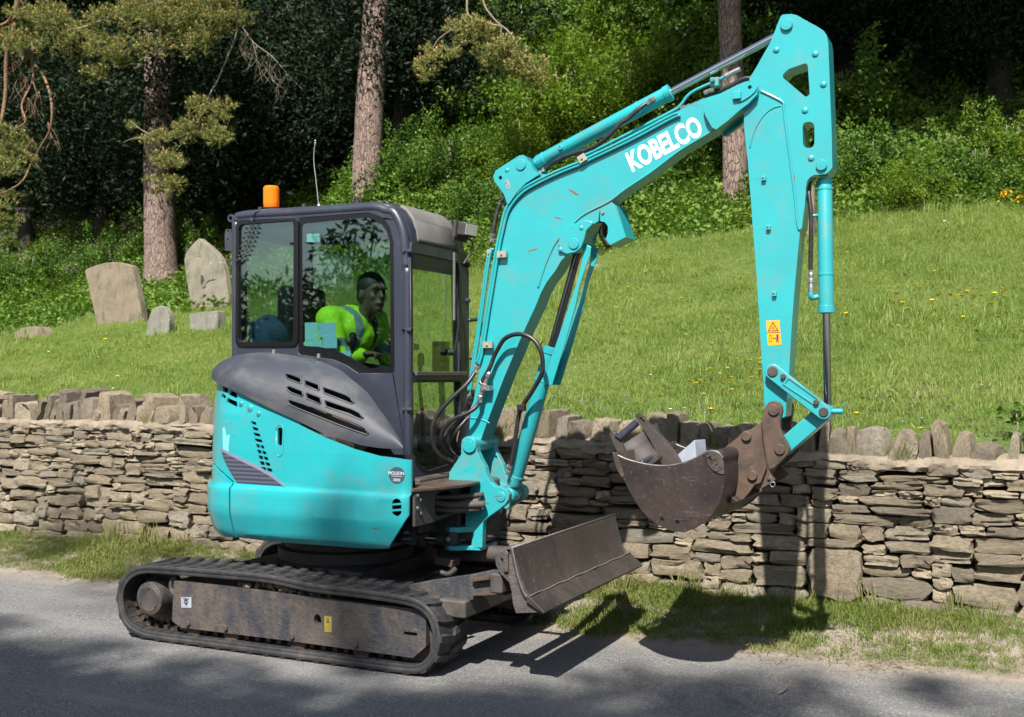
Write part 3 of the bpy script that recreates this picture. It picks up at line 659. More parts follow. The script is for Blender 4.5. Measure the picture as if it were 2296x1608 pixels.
def slab(px_pts, label):
    P = [on_ground(p) for p in px_pts]; c = sum(P, Vector())/len(P)
    vs = [p-c+Vector((0,0,.02)) for p in P]+[p-c+Vector((0,0,-.12)) for p in P]; n = len(P)
    o = raw('ledger_stone', vs, [tuple(range(n))]+[tuple(range(2*n-1, n-1, -1))]+[(i, (i+1) % n, n+(i+1) % n, n+i) for i in range(n)], m_g3, None, bevel=.008); o.location = c; tag(o, label, 'gravestone')
slab([(1306,612), (1322,594), (1410,603), (1400,612)], 'flat pale stone slab in the grass beside the boom cylinder')
slab([(1452,598), (1462,590), (1606,568), (1604,578)], 'long flat grey slab sunk in the lawn under the boom')
# ================================================================ excavator
EX = empty('mini_excavator', (0, .77, 0)); tag(EX, 'turquoise tracked mini excavator with grey cab, folded boom and rusty bucket, driving on the road', 'excavator')
def ex(o, par=None):
    o.parent = par or EX; o.matrix_parent_inverse = Matrix.Translation((0, -.77, 0)) if not par or par is EX or True else Matrix.Identity(4); return o
_plate, _wrap = plate, wrap
def E_(o, par=None, kind=None):
    """hang a part built in world coordinates on the excavator (or on one of its parts)"""
    p = par or EX; o.parent = p
    o.matrix_parent_inverse = Matrix.Translation((0, -.77, 0))
    if kind: o['kind'] = kind
    return o
# parts keep their own origin at the world origin, so every child shares the one inverse
def sub(o, par): o.parent = par; o.matrix_parent_inverse = Matrix.Identity(4); return o

# ---- tracks
LC = W('C', (72,430), (85,520), (130,600), (200,650), (290,680), (1780,868), (1860,860), (1930,800), (1958,700), (1955,600), (1925,510), (1860,440), (1760,400), (1500,355), (1000,285), (850,270), (420,240), (250,232), (160,262), (100,330))
lp = [(-1.080,.235), (-1.065,.140), (-1.02,.062), (-.93,.018), (-.80,.0), (-.4,0), (0,0), (.4,0), (.86,.0), (.975,.018), (1.05,.08), (1.085,.17), (1.083,.25), (1.05,.33), (.985,.385), (.884,.412), (.62,.424), (.3,.430), (.05,.452), (-.2,.455), (-.644,.447), (-.864,.438), (-.985,.398), (-1.058,.32)]
L3 = catmull([(x, 0, z) for x, z in lp], 8, True)
def resample(P, n):
    d = [0]
    for i in range(len(P)): d.append(d[-1]+(P[(i+1) % len(P)]-P[i]).length)
    T = d[-1]; out = []; j = 0
    for k in range(n):
        t = T*k/n
        while d[j+1] < t: j += 1
        f = (t-d[j])/(d[j+1]-d[j]); out.append(P[j].lerp(P[(j+1) % len(P)], f))
    return out
NL = 132; LP = resample(L3, NL); LN = []
for i in range(NL):
    t = (LP[(i+1) % NL]-LP[i-1]).normalized(); n_ = Vector((t.z, 0, -t.x)); c_ = Vector((0, 0, .2)); LN.append(n_ if n_.dot(LP[i]-c_) > 0 or abs((LP[i]-c_).x) < .8 and n_.z*(LP[i].z-.2) > 0 else -n_)
lug = None
def make_track(y0, name='crawler'):
    tr = empty(name); E_(tr)
    vs = []; fs = []
    prof = [(-.016, -.002), (-.011, .002), (-.011, .010), (-.018, .014), (-.018, .286), (-.011, .290), (-.011, .298), (-.016, .302), (-.034, .302), (-.038, .298), (-.046, .300), (-.056, .296), (-.050, .27), (-.050, .19), (-.056, .185), (-.056, .115), (-.050, .11), (-.050, .03), (-.056, .004), (-.046, .0), (-.038, .002), (-.034, -.002)]
    for i in range(NL):
        for o_, y in prof: p = LP[i]+LN[i]*o_; vs.append((p.x, y0+y, p.z))
    m_ = len(prof)
    for i in range(NL):
        for j in range(m_): fs.append((i*m_+j, i*m_+(j+1) % m_, ((i+1) % NL)*m_+(j+1) % m_, ((i+1) % NL)*m_+j))
    belt = sub(raw('rubber_belt', vs, fs, m_track, None, smooth=50), tr)
    for k in range(0, NL, 3):
        for side in (0, 1):
            i = (k+(1 if side else 0)) % NL; p, n_ = LP[i], LN[i]; t = Vector((n_.z, 0, -n_.x))
            M_ = Matrix(((t.x, 0, n_.x, p.x), (0, 1, 0, y0+(.075 if not side else .222)), (t.z, 0, n_.z, p.z), (0, 0, 0, 1)))
            o = bpy.data.objects.new('tread_lug', lug_me[side]); COL.objects.link(o); o.parent = tr; o.matrix_basis = M_
    g = MB()
    for k in range(0, NL, 2):
        p = LP[k]-LN[k]*.055; t = Vector((LN[k].z, 0, -LN[k].x)); M_ = Matrix(((t.x, 0, LN[k].x, p.x), (0, 1, 0, y0+.15), (t.z, 0, LN[k].z, p.z), (0, 0, 0, 1)))
        for yy in (-.05, .05): g.box((0, yy, 0), (.014, .012, .02), M_)
        g.box((0, 0, .008), (.009, .12, .006), M_)
    o = sub(g.obj('guide_teeth', m_steel_dull, None, smooth=None), tr); o['kind'] = 'stuff'
    return tr
m_steel_dull = steel_worn('polished_track_iron', (.06,.055,.05), (.12,.09,.07), (.5,.5,.52), .35, .7, 9)
lug_me = []
for sd_ in (0, 1):
    mb = MB(); a = .022; sk = .018*(-1 if sd_ else 1)
    base_ = [(-a-sk, -.078), (a-sk, -.078), (a+.008, 0), (a+sk, .078), (-a+sk, .078), (-a-.004, 0)]
    top_ = [(x*.72, y*.93) for x, y in base_]; n = 6
    mb.add([(x, y, -.024) for x, y in base_]+[(x, y, -.004) for x, y in top_], [tuple(range(n)), tuple(range(2*n-1, n-1, -1))]+[(i, (i+1) % n, n+(i+1) % n, n+i) for i in range(n)])
    t_ = mb.obj('tread_lug', m_track, None, smooth=None); lug_me.append(t_.data); bpy.data.objects.remove(t_)
near_tr = make_track(.0); far_tr = make_track(1.24)
def undercarriage(tr, y0, sgn):
    """track frame, drive hub, idler and rollers; sgn = +1 when the outer face looks towards -Y"""
    Y = lambda y: y0+(y if sgn > 0 else .30-y)
    out = fillet([(-.67,.355), (-.685,.12), (-.62,.09), (.16,.092), (.90,.085), (.975,.15), (.975,.315), (.93,.335), (.60,.335), (.1,.345), (-.3,.352)], .015)
    hole = ring2(.315, .222, .024, .03, 12); slot = fillet([(.845,.195), (.925,.195), (.925,.215), (.845,.215)], .008)
    fr = sub(plate('track_frame', out, Y(.035), Y(.25), m_mudsteel, None, [hole, slot] if sgn > 0 else [], bevel=.008), tr)
    mb = MB(); mb.lathe((-.845, Y(.02), .235), (-.845, Y(.3), .235), [(0, .085), (.006, .094), (.05, .098), (.09, .105), (.16, .12)], 32)
    hub = sub(mb.obj('drive_hub', m_mudsteel, None), tr)
    mb = MB(); mb.lathe((-.845, Y(.016), .235), (-.845, Y(.3), .235), [(0, .072), (.004, .076), (.006, .076)], 28)
    for k in range(3): mb.cyl((-.845+.062*math.cos(k*2.1+1.5), Y(.010), .235+.062*math.sin(k*2.1+1.5)), (-.845+.062*math.cos(k*2.1+1.5), Y(.03), .235+.062*math.sin(k*2.1+1.5)), .006, 8)
    sub(mb.obj('hub_cap', m_dark, None), hub)
    tooth = []
    for k in range(20):
        a = 2*PI*k/20
        for da, r in ((-.5, .150), (-.22, .152), (-.12, .178), (.12, .178), (.22, .152)): tooth.append((-.845+r*math.cos(a+da*.314), .235+r*math.sin(a+da*.314)))
    sub(plate('sprocket', tooth, Y(.125), Y(.165), m_steel_dull, None, bevel=.002), tr)
    mb = MB(); mb.lathe((.865, Y(.07), .205), (.865, Y(.24), .205), [(0, .055), (.002, .10), (.01, .12), (.018, .135), (.022, .158), (.06, .16), (.065, .145), (.11, .145), (.115, .16), (.15, .158), (.155, .05)], 40)
    idl = sub(mb.obj('idler_wheel', m_rust, None), tr)
    for x in (-.555, -.285, .165, .57):
        mb = MB(); mb.lathe((x, Y(.06), .082), (x, Y(.24), .082), [(0, .030), (.003, .052), (.05, .054), (.055, .038), (.12, .038), (.125, .054), (.17, .052), (.173, .03)], 20)
        sub(mb.obj('bottom_roller', m_rust, None), tr)
        mb = MB(); mb.cyl((x-.01, Y(.022), .118), (x-.01, Y(.05), .118), .015, 6); sub(mb.obj('roller_bolt', m_rust, None), tr)
    mb = MB(); mb.tube([(-.665, Y(.05), .37), (-.70, Y(.05), .345), (-.705, Y(.05), .30), (-.68, Y(.05), .27)], .012, 8); sub(mb.obj('frame_hook', m_mudsteel, None), tr)
undercarriage(near_tr, 0, 1); undercarriage(far_tr, 1.24, -1)
fr = [c for c in near_tr.children if c.name.startswith('track_frame')][0]
# dried mud lying on the frame under the top run of the belt
mb = MB(); rr = random.Random(3)
for k in range(150):
    x = rr.gauss(.02, .17); x = min(.36, max(-.22, x)); r_ = rr.uniform(.010, .028); c = Vector((x, .035+rr.uniform(.005, .12), .350+r_*.4+.030*math.exp(-((x-.0)/.16)**2)*rr.random()-.03*max(0, x)))
    M_ = Matrix.Translation(c) @ Matrix.Rotation(rr.uniform(0, 3), 4, 'Y') @ Matrix.Rotation(rr.uniform(0, 3), 4, 'X'); mb.box((0,0,0), (r_, r_*rr.uniform(.6, 1), r_*rr.uniform(.5, .9)), M_)
o = sub(mb.obj('mud_clods', m_mud, None, smooth=180), near_tr); o['kind'] = 'stuff'; o['label'] = 'dried mud clods packed on the track frame'; sm_ = o.modifiers.new('s', 'SUBSURF'); sm_.levels = 1; sm_.render_levels = 1
mb = MB()
for i in range(46):
    x = rr.uniform(-.2, .42); y_ = .03+rr.uniform(0, .05); z_ = .35-.02*max(0, x)
    mb.box((x, y_, z_), (.03, .03, .006), Matrix.Identity(4))
m_lab = simple('white_label_film', (.28,.31,.35), .5); m_navy = simple('navy_print', (.02,.025,.045), .5); m_yl = simple('faded_yellow_label', (.42,.33,.05), .6, 0, .4, 12, dust=.4)
def flat(name, pts, Yf, mat, par, th=.0012, holes=()):
    return sub(plate(name, pts, Yf-th, Yf+.001, mat, None, holes, bevel=0), par)
q0 = xz('C', .034, (464,415), (525,415), (525,475), (467,475)); flat('label', q0, .034, m_lab, near_tr)
cx_, cz_ = sum(p[0] for p in q0)/4, sum(p[1] for p in q0)/4
flat('label_mark', ring2(cx_, cz_+.003, .0145, n=16), .0326, m_navy, near_tr, holes=[ring2(cx_, cz_+.003, .0095, n=16)])
flat('label_mark', [(cx_-.003, cz_+.012), (cx_+.003, cz_+.012), (cx_+.004, cz_-.018), (cx_-.002, cz_-.018)], .0322, m_navy, near_tr)
flat('label_mark', [(cx_-.02, cz_+.019), (cx_+.02, cz_+.019), (cx_+.02, cz_+.023), (cx_-.02, cz_+.023)], .0322, m_navy, near_tr)
flat('label', xz('C', .034, (1288,523), (1330,527), (1330,617), (1290,613)), .034, m_yl, near_tr)
q1 = xz('C', .033, (1300,560), (1309,535), (1318,560)); flat('label_mark', q1, .0326, m_navy, near_tr, holes=[xz('C', .033, (1304,557), (1309,543), (1314,557))])
# carbody between the tracks
car = E_(empty('carbody'))
mb = MB(); mb.box((0, .77, .34), (.42, .48, .10)); mb.box((0, .77, .30), (.60, .30, .07)); sub(mb.obj('centre_frame', m_dark, None, bevel=.02), car)
mb = MB(); mb.lathe((0, .77, .42), (0, .77, .7), [(0, .38), (.02, .40), (.08, .40), (.09, .36), (.19, .36)], 48); sub(mb.obj('slew_ring', m_dark, None), car)
mb = MB()
for x in (-.35, .35):
    mb.box((x, .77, .30), (.07, .50, .055))
sub(mb.obj('cross_beams', m_dark, None, bevel=.012), car)

# ---- upper body: plan curve of the side and tail
PLAN = []
for i in range(45): PLAN.append(Vector((.85-1.10*i/44, .05)))
for i in range(1, 61):
    t = PI*i/60; PLAN.append(Vector((-.25-.5*math.sin(t)**.92 if math.sin(t) > 0 else -.25, .77-.72*math.cos(t))))
for i in range(1, 12): PLAN.append(Vector((-.25+.4*i/11, 1.49)))
PD = [0]
for i in range(1, len(PLAN)): PD.append(PD[-1]+(PLAN[i]-PLAN[i-1]).length)
STOT = PD[-1]
def plan(s):
    s = max(0, min(STOT-1e-6, s)); j = int(np.searchsorted(PD, s, 'right'))-1; j = min(j, len(PLAN)-2); f = (s-PD[j])/(PD[j+1]-PD[j])
    p = PLAN[j].lerp(PLAN[j+1], f); a, b = PLAN[max(0, j-1)], PLAN[min(len(PLAN)-1, j+2)]; t0 = (PLAN[j+1]-PLAN[max(0, j-1)]).normalized(); t1 = (b-PLAN[j]).normalized(); t = (t0.lerp(t1, f)).normalized()
    return p, Vector((t.y, -t.x)) if Vector((t.y, -t.x)).dot(p-Vector((0, .77))) > 0 else Vector((-t.y, t.x))
def prof_in(z):   # how far the panel stands in from the plan line
    pts = [(.58,.085), (.615,.055), (.64,.035), (.735,.006), (.76,0), (.885,.0), (.895,.004), (.906,.022), (.915,.025), (1.1,.026), (1.3,.034), (1.5,.055)]
    return float(np.interp(z, [p[0] for p in pts], [p[1] for p in pts]))
def S_body(s, z, off=0):
    s_ = max(s, 0); p, n = plan(s_); fr_ = .028*max(0, 1-s_/.035)**2
    q = p-n*(prof_in(z)+fr_-off); return Vector((q.x+max(0, -s), q.y, z))
ib = lambda n, x, y, g: invert(S_body, W(n, (x, y))[0], g)
seam_px = [(140,303), (270,378), (420,455), (560,530), (680,588), (720,628), (900,718), (1100,798), (1280,848), (1400,862), (1462,872)]
seam = [ib('B', x, y, (max(0, 1.25-(x-100)/1000), 1.45-.0002*x)) for x, y in seam_px]; seam.sort()
CW = 1.137
cw_top = [ib('B', 205, 1040, (1.14, .9)), ib('B', 165, 975, (1.25, .93)), ib('B', 120, 915, (1.4, 1.0))]
zc1 = max(p[1] for p in cw_top)
end_s = 2.95
sideout = [(0, seam[0][1]-.004)]+[(0, .80), (.028, .745), (.105, .655), (.14, .615), (.30, .605), (.9, .602), (CW-.008, .612), (CW-.008, cw_top[0][1]+.012), (cw_top[1][0], cw_top[1][1]+.012), (cw_top[2][0]+.05, zc1+.012), (end_s, zc1+.012), (end_s, 1.47)]+[(seam[-1][0]+.25, 1.47)]+[p for p in seam[::-1] if p[0] > .01]
grid_zs = [.635, .66, .70, .735, .76, .80, .85, .885, .895, .906, .915, .96, 1.0, 1.05, 1.1, 1.15, 1.2, 1.25, 1.3, 1.35, 1.4, 1.44]
holes = []
gb = lambda pts, g: [ib('B', x, y, g) for x, y in pts]
holes += [gb(p, (1.35, 1.38)) for p in ([(160,345), (203,366), (198,396), (166,384)], [(220,378), (262,397), (266,440), (207,411)], [(158,396), (186,418), (181,445), (152,426)], [(196,430), (264,458), (268,500), (190,462)])]
for k in range(11):
    x = 134-k*2.9; y = 516+k*30.5; holes.append(gb([(x-12, y+8), (x+2, y), (x+6, y+14), (x-8, y+26)], (1.6, 1.15)))
for k in range(9):
    y = 596+k*41; xl, xr = 363+k*8.8, 398+k*14.2; w = xr-xl
    if k < 4: holes.append(gb([(xl, y), (xr, y+9+k), (xr+7, y+32+k), (xl+6, y+24)], (.98, 1.2)))
    else:
        xm = xl+w*.5; holes.append(gb([(xl, y), (xm-3, y+5), (xm+2, y+32), (xl+6, y+27)], (.98, 1.1))); holes.append(gb([(xm+3, y+7), (xr, y+14), (xr+7, y+38), (xm+8, y+33)], (.95, 1.1)))
holes.append(fillet(gb([(555,652), (572,640), (590,652), (586,765), (570,778), (556,765)], (.85, 1.2)), .006))
ov = [(1372,1182), (1380,1162), (1402,1150), (1425,1158), (1438,1180)]
holes += [gb(ov+[(1438,1182), (1372,1188)], (.05, .8)), gb([(1371,1202), (1439,1196), (1440,1224), (1371,1230)], (.05, .8)), gb([(1371,1244), (1440,1238), (1438,1258), (1420,1276), (1395,1278), (1376,1266)], (.05, .8))]
side = E_(wrap('side_panel', sideout, 0, -.012, S_body, m_teal, None, holes, ([x for x in (.004, .012, .022, .035)]+list(np.arange(.1, end_s, .05)), grid_zs), smooth=32))
cwout = [(CW, .612), (CW, cw_top[0][1]), cw_top[1], (cw_top[2][0]+.05, zc1), (end_s, zc1), (end_s, .60), (1.3, .60)]
cw = E_(wrap('counterweight', cwout, .004, -.08, S_body, m_teal, None, (), (.05, [.635, .66, .70, .735, .76, .80, .85, .885, .895, .906, .915, .96]), smooth=32))
# black sheet added to give the engine bay its darkness, and the floor
flo = [S_body(s, .63, -.04) for s in np.arange(.02, end_s, .06)]
E_(plate('body_floor', [(min(p.x, .66), p.y) for p in flo]+[(.60, 1.45), (.66, 1.4)], .605, .63, m_dark, None, axis='Z', bevel=.004))
lin = MB(); n_ = 0; ss = list(np.arange(.03, end_s, .08))
rows = [[S_body(s, z, -.11) for s in ss] for z in (.63, 1.10)]
lin.add(rows[0]+rows[1], [(i, i+1, len(ss)+i+1, len(ss)+i) for i in range(len(ss)-1)]); E_(lin.obj('bay_dark_sheet', m_black, None, smooth=180))
# engine and cooler pieces seen through the vents
mb = MB(); eng = E_(empty('engine'))
mb.box((-.05, .34, .98), (.38, .16, .22)); sub(mb.obj('engine_block', m_dark, None, bevel=.02), eng)
mb = MB(); mb.cyl((.0, .26, 1.30), (.46, .26, 1.16), .075, 20); mb.cyl((-.25, .24, 1.33), (-.02, .24, 1.33), .05, 16); sub(mb.obj('silencer', m_rust, None), eng)
mb = MB(); mb.cyl((-.10, .13, 1.33), (-.10, .22, 1.33), .05, 18); mb.tube([(-.3,.18,1.3), (-.1,.16,1.28), (.1,.2,1.2), (.3,.18,1.12)], .016, 8); sub(mb.obj('air_pipe', m_rubber, None), eng)
# fixings, slot edge, grab point
def on_body(n, x, y, g): return invert(S_body, W(n, (x, y))[0], g)
for x, y, r_ in ((293,475,.010), (355,508,.014), (418,545,.010)):
    s, z = on_body('B', x, y, (1.1, 1.35)); p = S_body(s, z, 0); n_ = (S_body(s, z, .1)-p).normalized()
    mb = MB(); mb.cyl(p-n_*.004, p+n_*.006, r_*1.5, 16); sub(mb.obj('dished_boss', m_teal, None), side)
    mb = MB(); mb.cyl(p+n_*.004, p+n_*.010, r_*.7, 6); sub(mb.obj('bolt', m_steel, None), side)
lp2 = fillet(gb([(545,665), (552,632), (572,622), (593,632), (600,665), (590,832), (568,852), (547,838)], (.85, 1.2)), .01)
mb = MB(); mb.tube([S_body(s, z, .0005) for s, z in lp2]+[S_body(*lp2[0], .0005)], .0026, 6, 1, smooth=False); sub(mb.obj('latch_rim', m_teal, None, smooth=180), side)
# pressed crease line bands, decals
m_stripe = NT('grey_stripe_decal'); co = m_stripe.coord((1,1,1)); wv = m_stripe.n('ShaderNodeTexWave', bands_direction='Z'); m_stripe.l(co, wv.inputs[0]); wv.inputs['Scale'].default_value = 14; wv.inputs['Distortion'].default_value = .3
m_stripe = m_stripe.fin(m_stripe.mix(m_stripe.ramp(wv.outputs[0], [(.35, 0), (.65, 1)]), (.028,.033,.05), (.065,.07,.10)), .45)
m_stripe2 = simple('light_grey_stripe', (.16,.17,.24), .4, 0, .1)
dec = gb([(150,800), (330,890), (515,992), (605,1064), (265,1040), (215,960), (170,870)], (1.0, .98)); sub(wrap('stripe_decal', dec, .0012, .0004, S_body, m_stripe, None, (), (.04, .03)), side)
dec = gb([(138,778), (240,835), (420,918), (525,985), (612,1062), (598,1066), (512,1000), (405,938), (240,858), (150,808)], (1.0, .98)); sub(wrap('stripe_decal', dec, .0022, .001, S_body, m_stripe2, None, (), (.04, .03)), side)
m_pale = simple('sun_faded_decal', (.16,.52,.58), .5)
dec = gb([(163,648), (176,640), (190,705), (215,690), (205,825), (165,800)], (1.2, 1.1)); sub(wrap('faded_decal', dec, .0012, .0004, S_body, m_pale, None, (), (.04, .03)), side)
m_amber = simple('amber_reflector', (.75,.30,.02), .3)
dec = gb([(98,425), (118,420), (112,575), (96,570)], (1.6, 1.25)); sub(wrap('amber_reflector', dec, .003, .0, S_body, m_amber, None, (), (.03, .03)), side)
st = [on_body('B', 1408+57*math.cos(a), 985+60*math.sin(a), (.05, 1.0)) for a in np.linspace(0, 2*PI, 24, endpoint=False)]
m_sticker = simple('slate_blue_sticker', (.045,.065,.09), .4, 0, .2, 30)
sub(wrap('dealer_sticker', st, .0014, .0004, S_body, m_sticker, None, (), (.02, .02)), side)
sc = sum(p[0] for p in st)/24, sum(p[1] for p in st)/24
def text_on(fn, txt, s, z, size, mat, par, off=.0018, bold=0, flip=-1, name='lettering', wid=1.0):
    me = text_mesh(txt, size, 0, bold)
    for v in me.vertices: v.co = fn(s+flip*v.co.x*wid, z+v.co.y, off)
    me.update(); o = link(name, me, mat, None, smooth=None); return sub(o, par)
m_silver = simple('silver_print', (.45,.50,.53), .4)
text_on(S_body, 'MOLSON', sc[0]+.004, sc[1]+.010, .023, m_silver, side, bold=.0005)
for k, w_ in ((-.006, .032), (-.020, .022), (-.025, .020), (-.030, .022)):
    sub(wrap('sticker_line', [(sc[0]-w_, sc[1]+k), (sc[0]+w_, sc[1]+k), (sc[0]+w_, sc[1]+k+.0025), (sc[0]-w_, sc[1]+k+.0025)], .002, .0014, S_body, m_silver, None), side)
s0 = ib('B', 76, 1105, (1.6, .9)); m_red = simple('red_emblem', (.40,.04,.03), .5)
sub(wrap('red_emblem', ring2(s0[0], s0[1], .05, .03, 16), .0055, .004, S_body, m_red, None, (), (.03, .03)), cw)

# ---- engine hood
htop = [(540,790,.42), (620,792,.42), (700,803,.40), (760,830,.36), (820,880,.27), (870,950,.15), (890,980,.09), (900,1002,.055)]
T_ = sorted([(.85-q.x, q.z, Y-.05) for q, Y in ((PY((x, y), Y), Y) for x, y, Y in htop)])
hs = [t[0] for t in T_]; hz = [t[1] for t in T_]; hd = [t[2] for t in T_]
B_ = sorted([ib('B', x, y, (max(0, 1.25-(x-100)/1000), 1.45)) for x, y in ((130,288), (260,370), (480,488), (700,592), (900,690), (1150,768), (1300,792), (1440,797))])
bs = [t[0] for t in B_]; bz = [t[1] for t in B_]
H0 = hs[0]; 
def S_hood(s, q, off=0):
    p, n = plan(max(s, 0)); zb = float(np.interp(s, bs, bz)); zt = float(np.interp(s, hs, hz)); D = float(np.interp(s, hs, hd))
    if s > 1.2: zt -= .015*smooth(1.2, 1.7, s); D -= .10*smooth(1.1, 1.5, s)
    f = max(0, min(1, q))*PI/2; h = max(zt-zb, .004); sn, cs = math.sin(f), math.cos(f)
    inw = .018+D*(1-cs**.9)*1.0-off*cs; b = p-n*inw
    return Vector((b.x, b.y, zb+h*sn**.92+off*sn+min(0, q)*.05))
hg = lambda pts, g: [invert(S_hood, W('B', p)[0], g) for p in pts]
hv = [[(612,268), (625,256), (712,290), (722,302), (722,330), (712,330), (622,292)], [(747,308), (757,305), (850,340), (853,380), (843,382), (752,342)], [(877,358), (888,355), (1040,410), (1076,432), (1102,474), (1088,478), (887,398)],
      [(621,358), (640,349), (733,385), (738,418), (728,424), (650,394), (624,374)], [(758,402), (770,398), (860,430), (867,472), (860,478), (766,438)], [(891,455), (902,450), (1090,515), (1140,540), (1170,582), (1156,588), (900,494)],
      [(630,455), (645,446), (720,470), (870,520), (1000,568), (1130,622), (1182,650), (1205,690), (1193,695), (1110,668), (980,620), (900,588), (700,508), (640,480)]]
hh = [hg(p, (.75, .4)) for p in hv]
hood = E_(wrap('engine_hood', [(H0, 0), (2.9, 0), (2.9, 1), (H0, 1)], 0, -.014, S_hood, m_hood, None, hh, (.05, .0625), smooth=60))
for p in hh:
    s_c, q_c = sum(a for a, b in p)/len(p), sum(b for a, b in p)/len(p)
    rim = [(s_c+(a-s_c)*1.0, b) for a, b in p]; mb = MB(); mb.tube([S_hood(a, b, .001) for a, b in rim]+[S_hood(*rim[0], .001)], .0045, 6, 1, smooth=False); sub(mb.obj('vent_rim', m_hood, None, smooth=180), hood)
dl = MB(); rows = [[S_hood(s, q, -.05) for s in np.arange(H0+.05, 2.6, .08)] for q in (.05, .35, .7, .98)]; nn = len(rows[0])
for a_ in range(3): dl.add(rows[a_]+rows[a_+1], [(i, i+1, nn+i+1, nn+i) for i in range(nn-1)])
E_(dl.obj('hood_lining', m_black, None, smooth=180)) if False else None
for x, y in ((528,103), (848,133)):
    p = at('B', x, y+4, .40); mb = MB(); mb.cyl(p-Vector((0,0,.01)), p+Vector((0,0,.016)), .010, 8); sub(mb.obj('hood_bolt', m_steel, None), hood)
E_(plate('vent_dark_backing', [(-.66,.64), (-.66,1.46), (-.3,1.50), (.1,1.40), (.45,1.2), (.62,1.0), (.62,.64)], .425, .437, m_black, None, bevel=0))  # black plate added so the inside looks dark through the vents
# ---------------------------------------------------------------- cab
CY0, CY1, CXF = .45, 1.16, .63
cab = E_(empty('cab'))
CO = xz('A', CY0, (157,262), (162,232), (185,206), (230,197), (600,174), (1000,147), (1240,129), (1320,130), (1400,152), (1455,195), (1500,262), (1530,350), (1545,450), (1558,650))
CO += [(CXF, 2.0), (CXF+.003, .955), (-.60, .955)]
XR = CO[0][0]
rw = fillet(xz('A', CY0, (202,282), (672,255), (668,1262), (196,1262)), .035, 5)
mw = fillet(xz('A', CY0, (692,246), (1250,205), (1350,232), (1420,310), (1452,440), (1462,1492), (1170,1492), (1080,1430), (980,1385), (690,1340)), [.02,.03,.1,.1,.1,.02,.01,.1,.1,.02], 5)
sidep = sub(plate('side_frame', CO, CY0, CY0+.045, m_grey, None, [rw, mw], bevel=.014), cab)
sidep.modifiers['b'].segments = 3
# rounded tube look along the top and the front post
tp = [Vector((x, CY0+.022, z)) for x, z in CO[3:14]]
mb = MB(); mb.tube([Vector((XR+.018, CY0+.022, 1.0)), Vector((XR+.018, CY0+.022, 2.3)), Vector((CO[1][0]+.02, CY0+.022, CO[1][1]-.03))]+[p+Vector((-.012 if p.x > .45 else 0, 0, -.022 if p.x < .5 else 0)) for p in tp]+[Vector((CXF-.022, CY0+.022, 2.0)), Vector((CXF-.022, CY0+.022, .98))], .029, 12, 5); sub(mb.obj('side_frame_tube', m_grey, None, smooth=180), cab)
sub(plate('window_frame', fillet(xz('A', CY0-.006, (190,262), (692,246), (688,1278), (186,1280)), .045, 6), CY0-.010, CY0+.012, m_seal, None, [fillet(xz('A', CY0-.006, (212,300), (655,268), (652,1242), (205,1245)), .035, 6)], bevel=.003), cab)
pane1 = sub(plate('window_pane', fillet(xz('A', CY0, (206,290), (664,260), (660,1252), (200,1254)), .03), CY0+.004, CY0+.008, m_glass, None, bevel=0), cab)
mg = fillet(xz('A', CY0, (718,292), (1240,240), (1340,275), (1400,350), (1424,440), (1432,1452), (1260,1454), (1160,1395), (1000,1312), (850,1280), (722,1275)), [.03,.05,.08,.08,.08,.015,.02,.1,.1,.1,.03], 5)
sub(plate('window_border', mw, CY0+.002, CY0+.006, m_seal, None, [mg], bevel=0), cab)
pane2 = sub(plate('window_pane', mg, CY0+.003, CY0+.005, m_glass, None, bevel=0), cab)
for x, y in ((633,448), (330,768), (628,1062)):
    p = at('A', x, y, CY0); mb = MB(); mb.lathe((p.x, CY0+.0045, p.z), (p.x, CY0-.1, p.z), [(0, .010), (.005, .011), (.012, .007)], 12); sub(mb.obj('window_knob', m_black, None), cab)
# far side, rear, front
fw = fillet([(-.52,1.42), (-.52,2.36), (.40,2.36), (.52,2.2), (.55,1.05), (.05,1.05), (-.02,1.38)], .06, 5)
sub(plate('door_frame', CO, CY1-.04, CY1, m_grey, None, [fw], bevel=.012), cab)
sub(plate('door_pane', fw, CY1-.022, CY1-.018, m_glass_clear, None, bevel=0), cab)
rwin = fillet([(CY0+.09,1.62), (CY0+.09,2.34), (CY1-.09,2.34), (CY1-.09,1.62)], .05, 5)
sub(plate('rear_frame', [(CY0+.01,.955), (CY0+.01,2.44), (CY1-.01,2.44), (CY1-.01,.955)], XR+.003, XR+.04, m_grey, None, [rwin], axis='X', bevel=.008), cab)
sub(plate('rear_pane', rwin, XR+.018, XR+.022, m_glass_clear, None, axis='X', bevel=0), cab)
u = yz('A', CXF, (1590,520), (1612,446), (1680,418), (1900,492), (1980,580), (1992,1500), (1592,1500)); u = [(a, min(b, 2.195)) for a, b in u]; uo = fillet(u, [.03,.04,.05,.06,.06,.02,.02], 5)
l = yz('D', CXF, (65,500), (370,498), (374,760), (352,840), (330,1000), (170,1052), (100,1005), (68,900)); lo_ = fillet(l, [.02,.02,.05,.06,.06,.06,.06,.04], 5)
sub(plate('front_frame', [(CY0+.004,.955), (CY0+.004,2.16), (CY0+.03,2.25), (CY1-.03,2.25), (CY1-.004,2.16), (CY1-.004,.955)], CXF-.045, CXF, m_grey, None, [uo, lo_], axis='X', bevel=.010), cab)
sub(plate('windscreen', uo, CXF-.020, CXF-.016, m_glass_clear, None, axis='X', bevel=0), cab)
sub(plate('lower_windscreen', lo_, CXF-.020, CXF-.016, m_glass_clear, None, axis='X', bevel=0), cab)
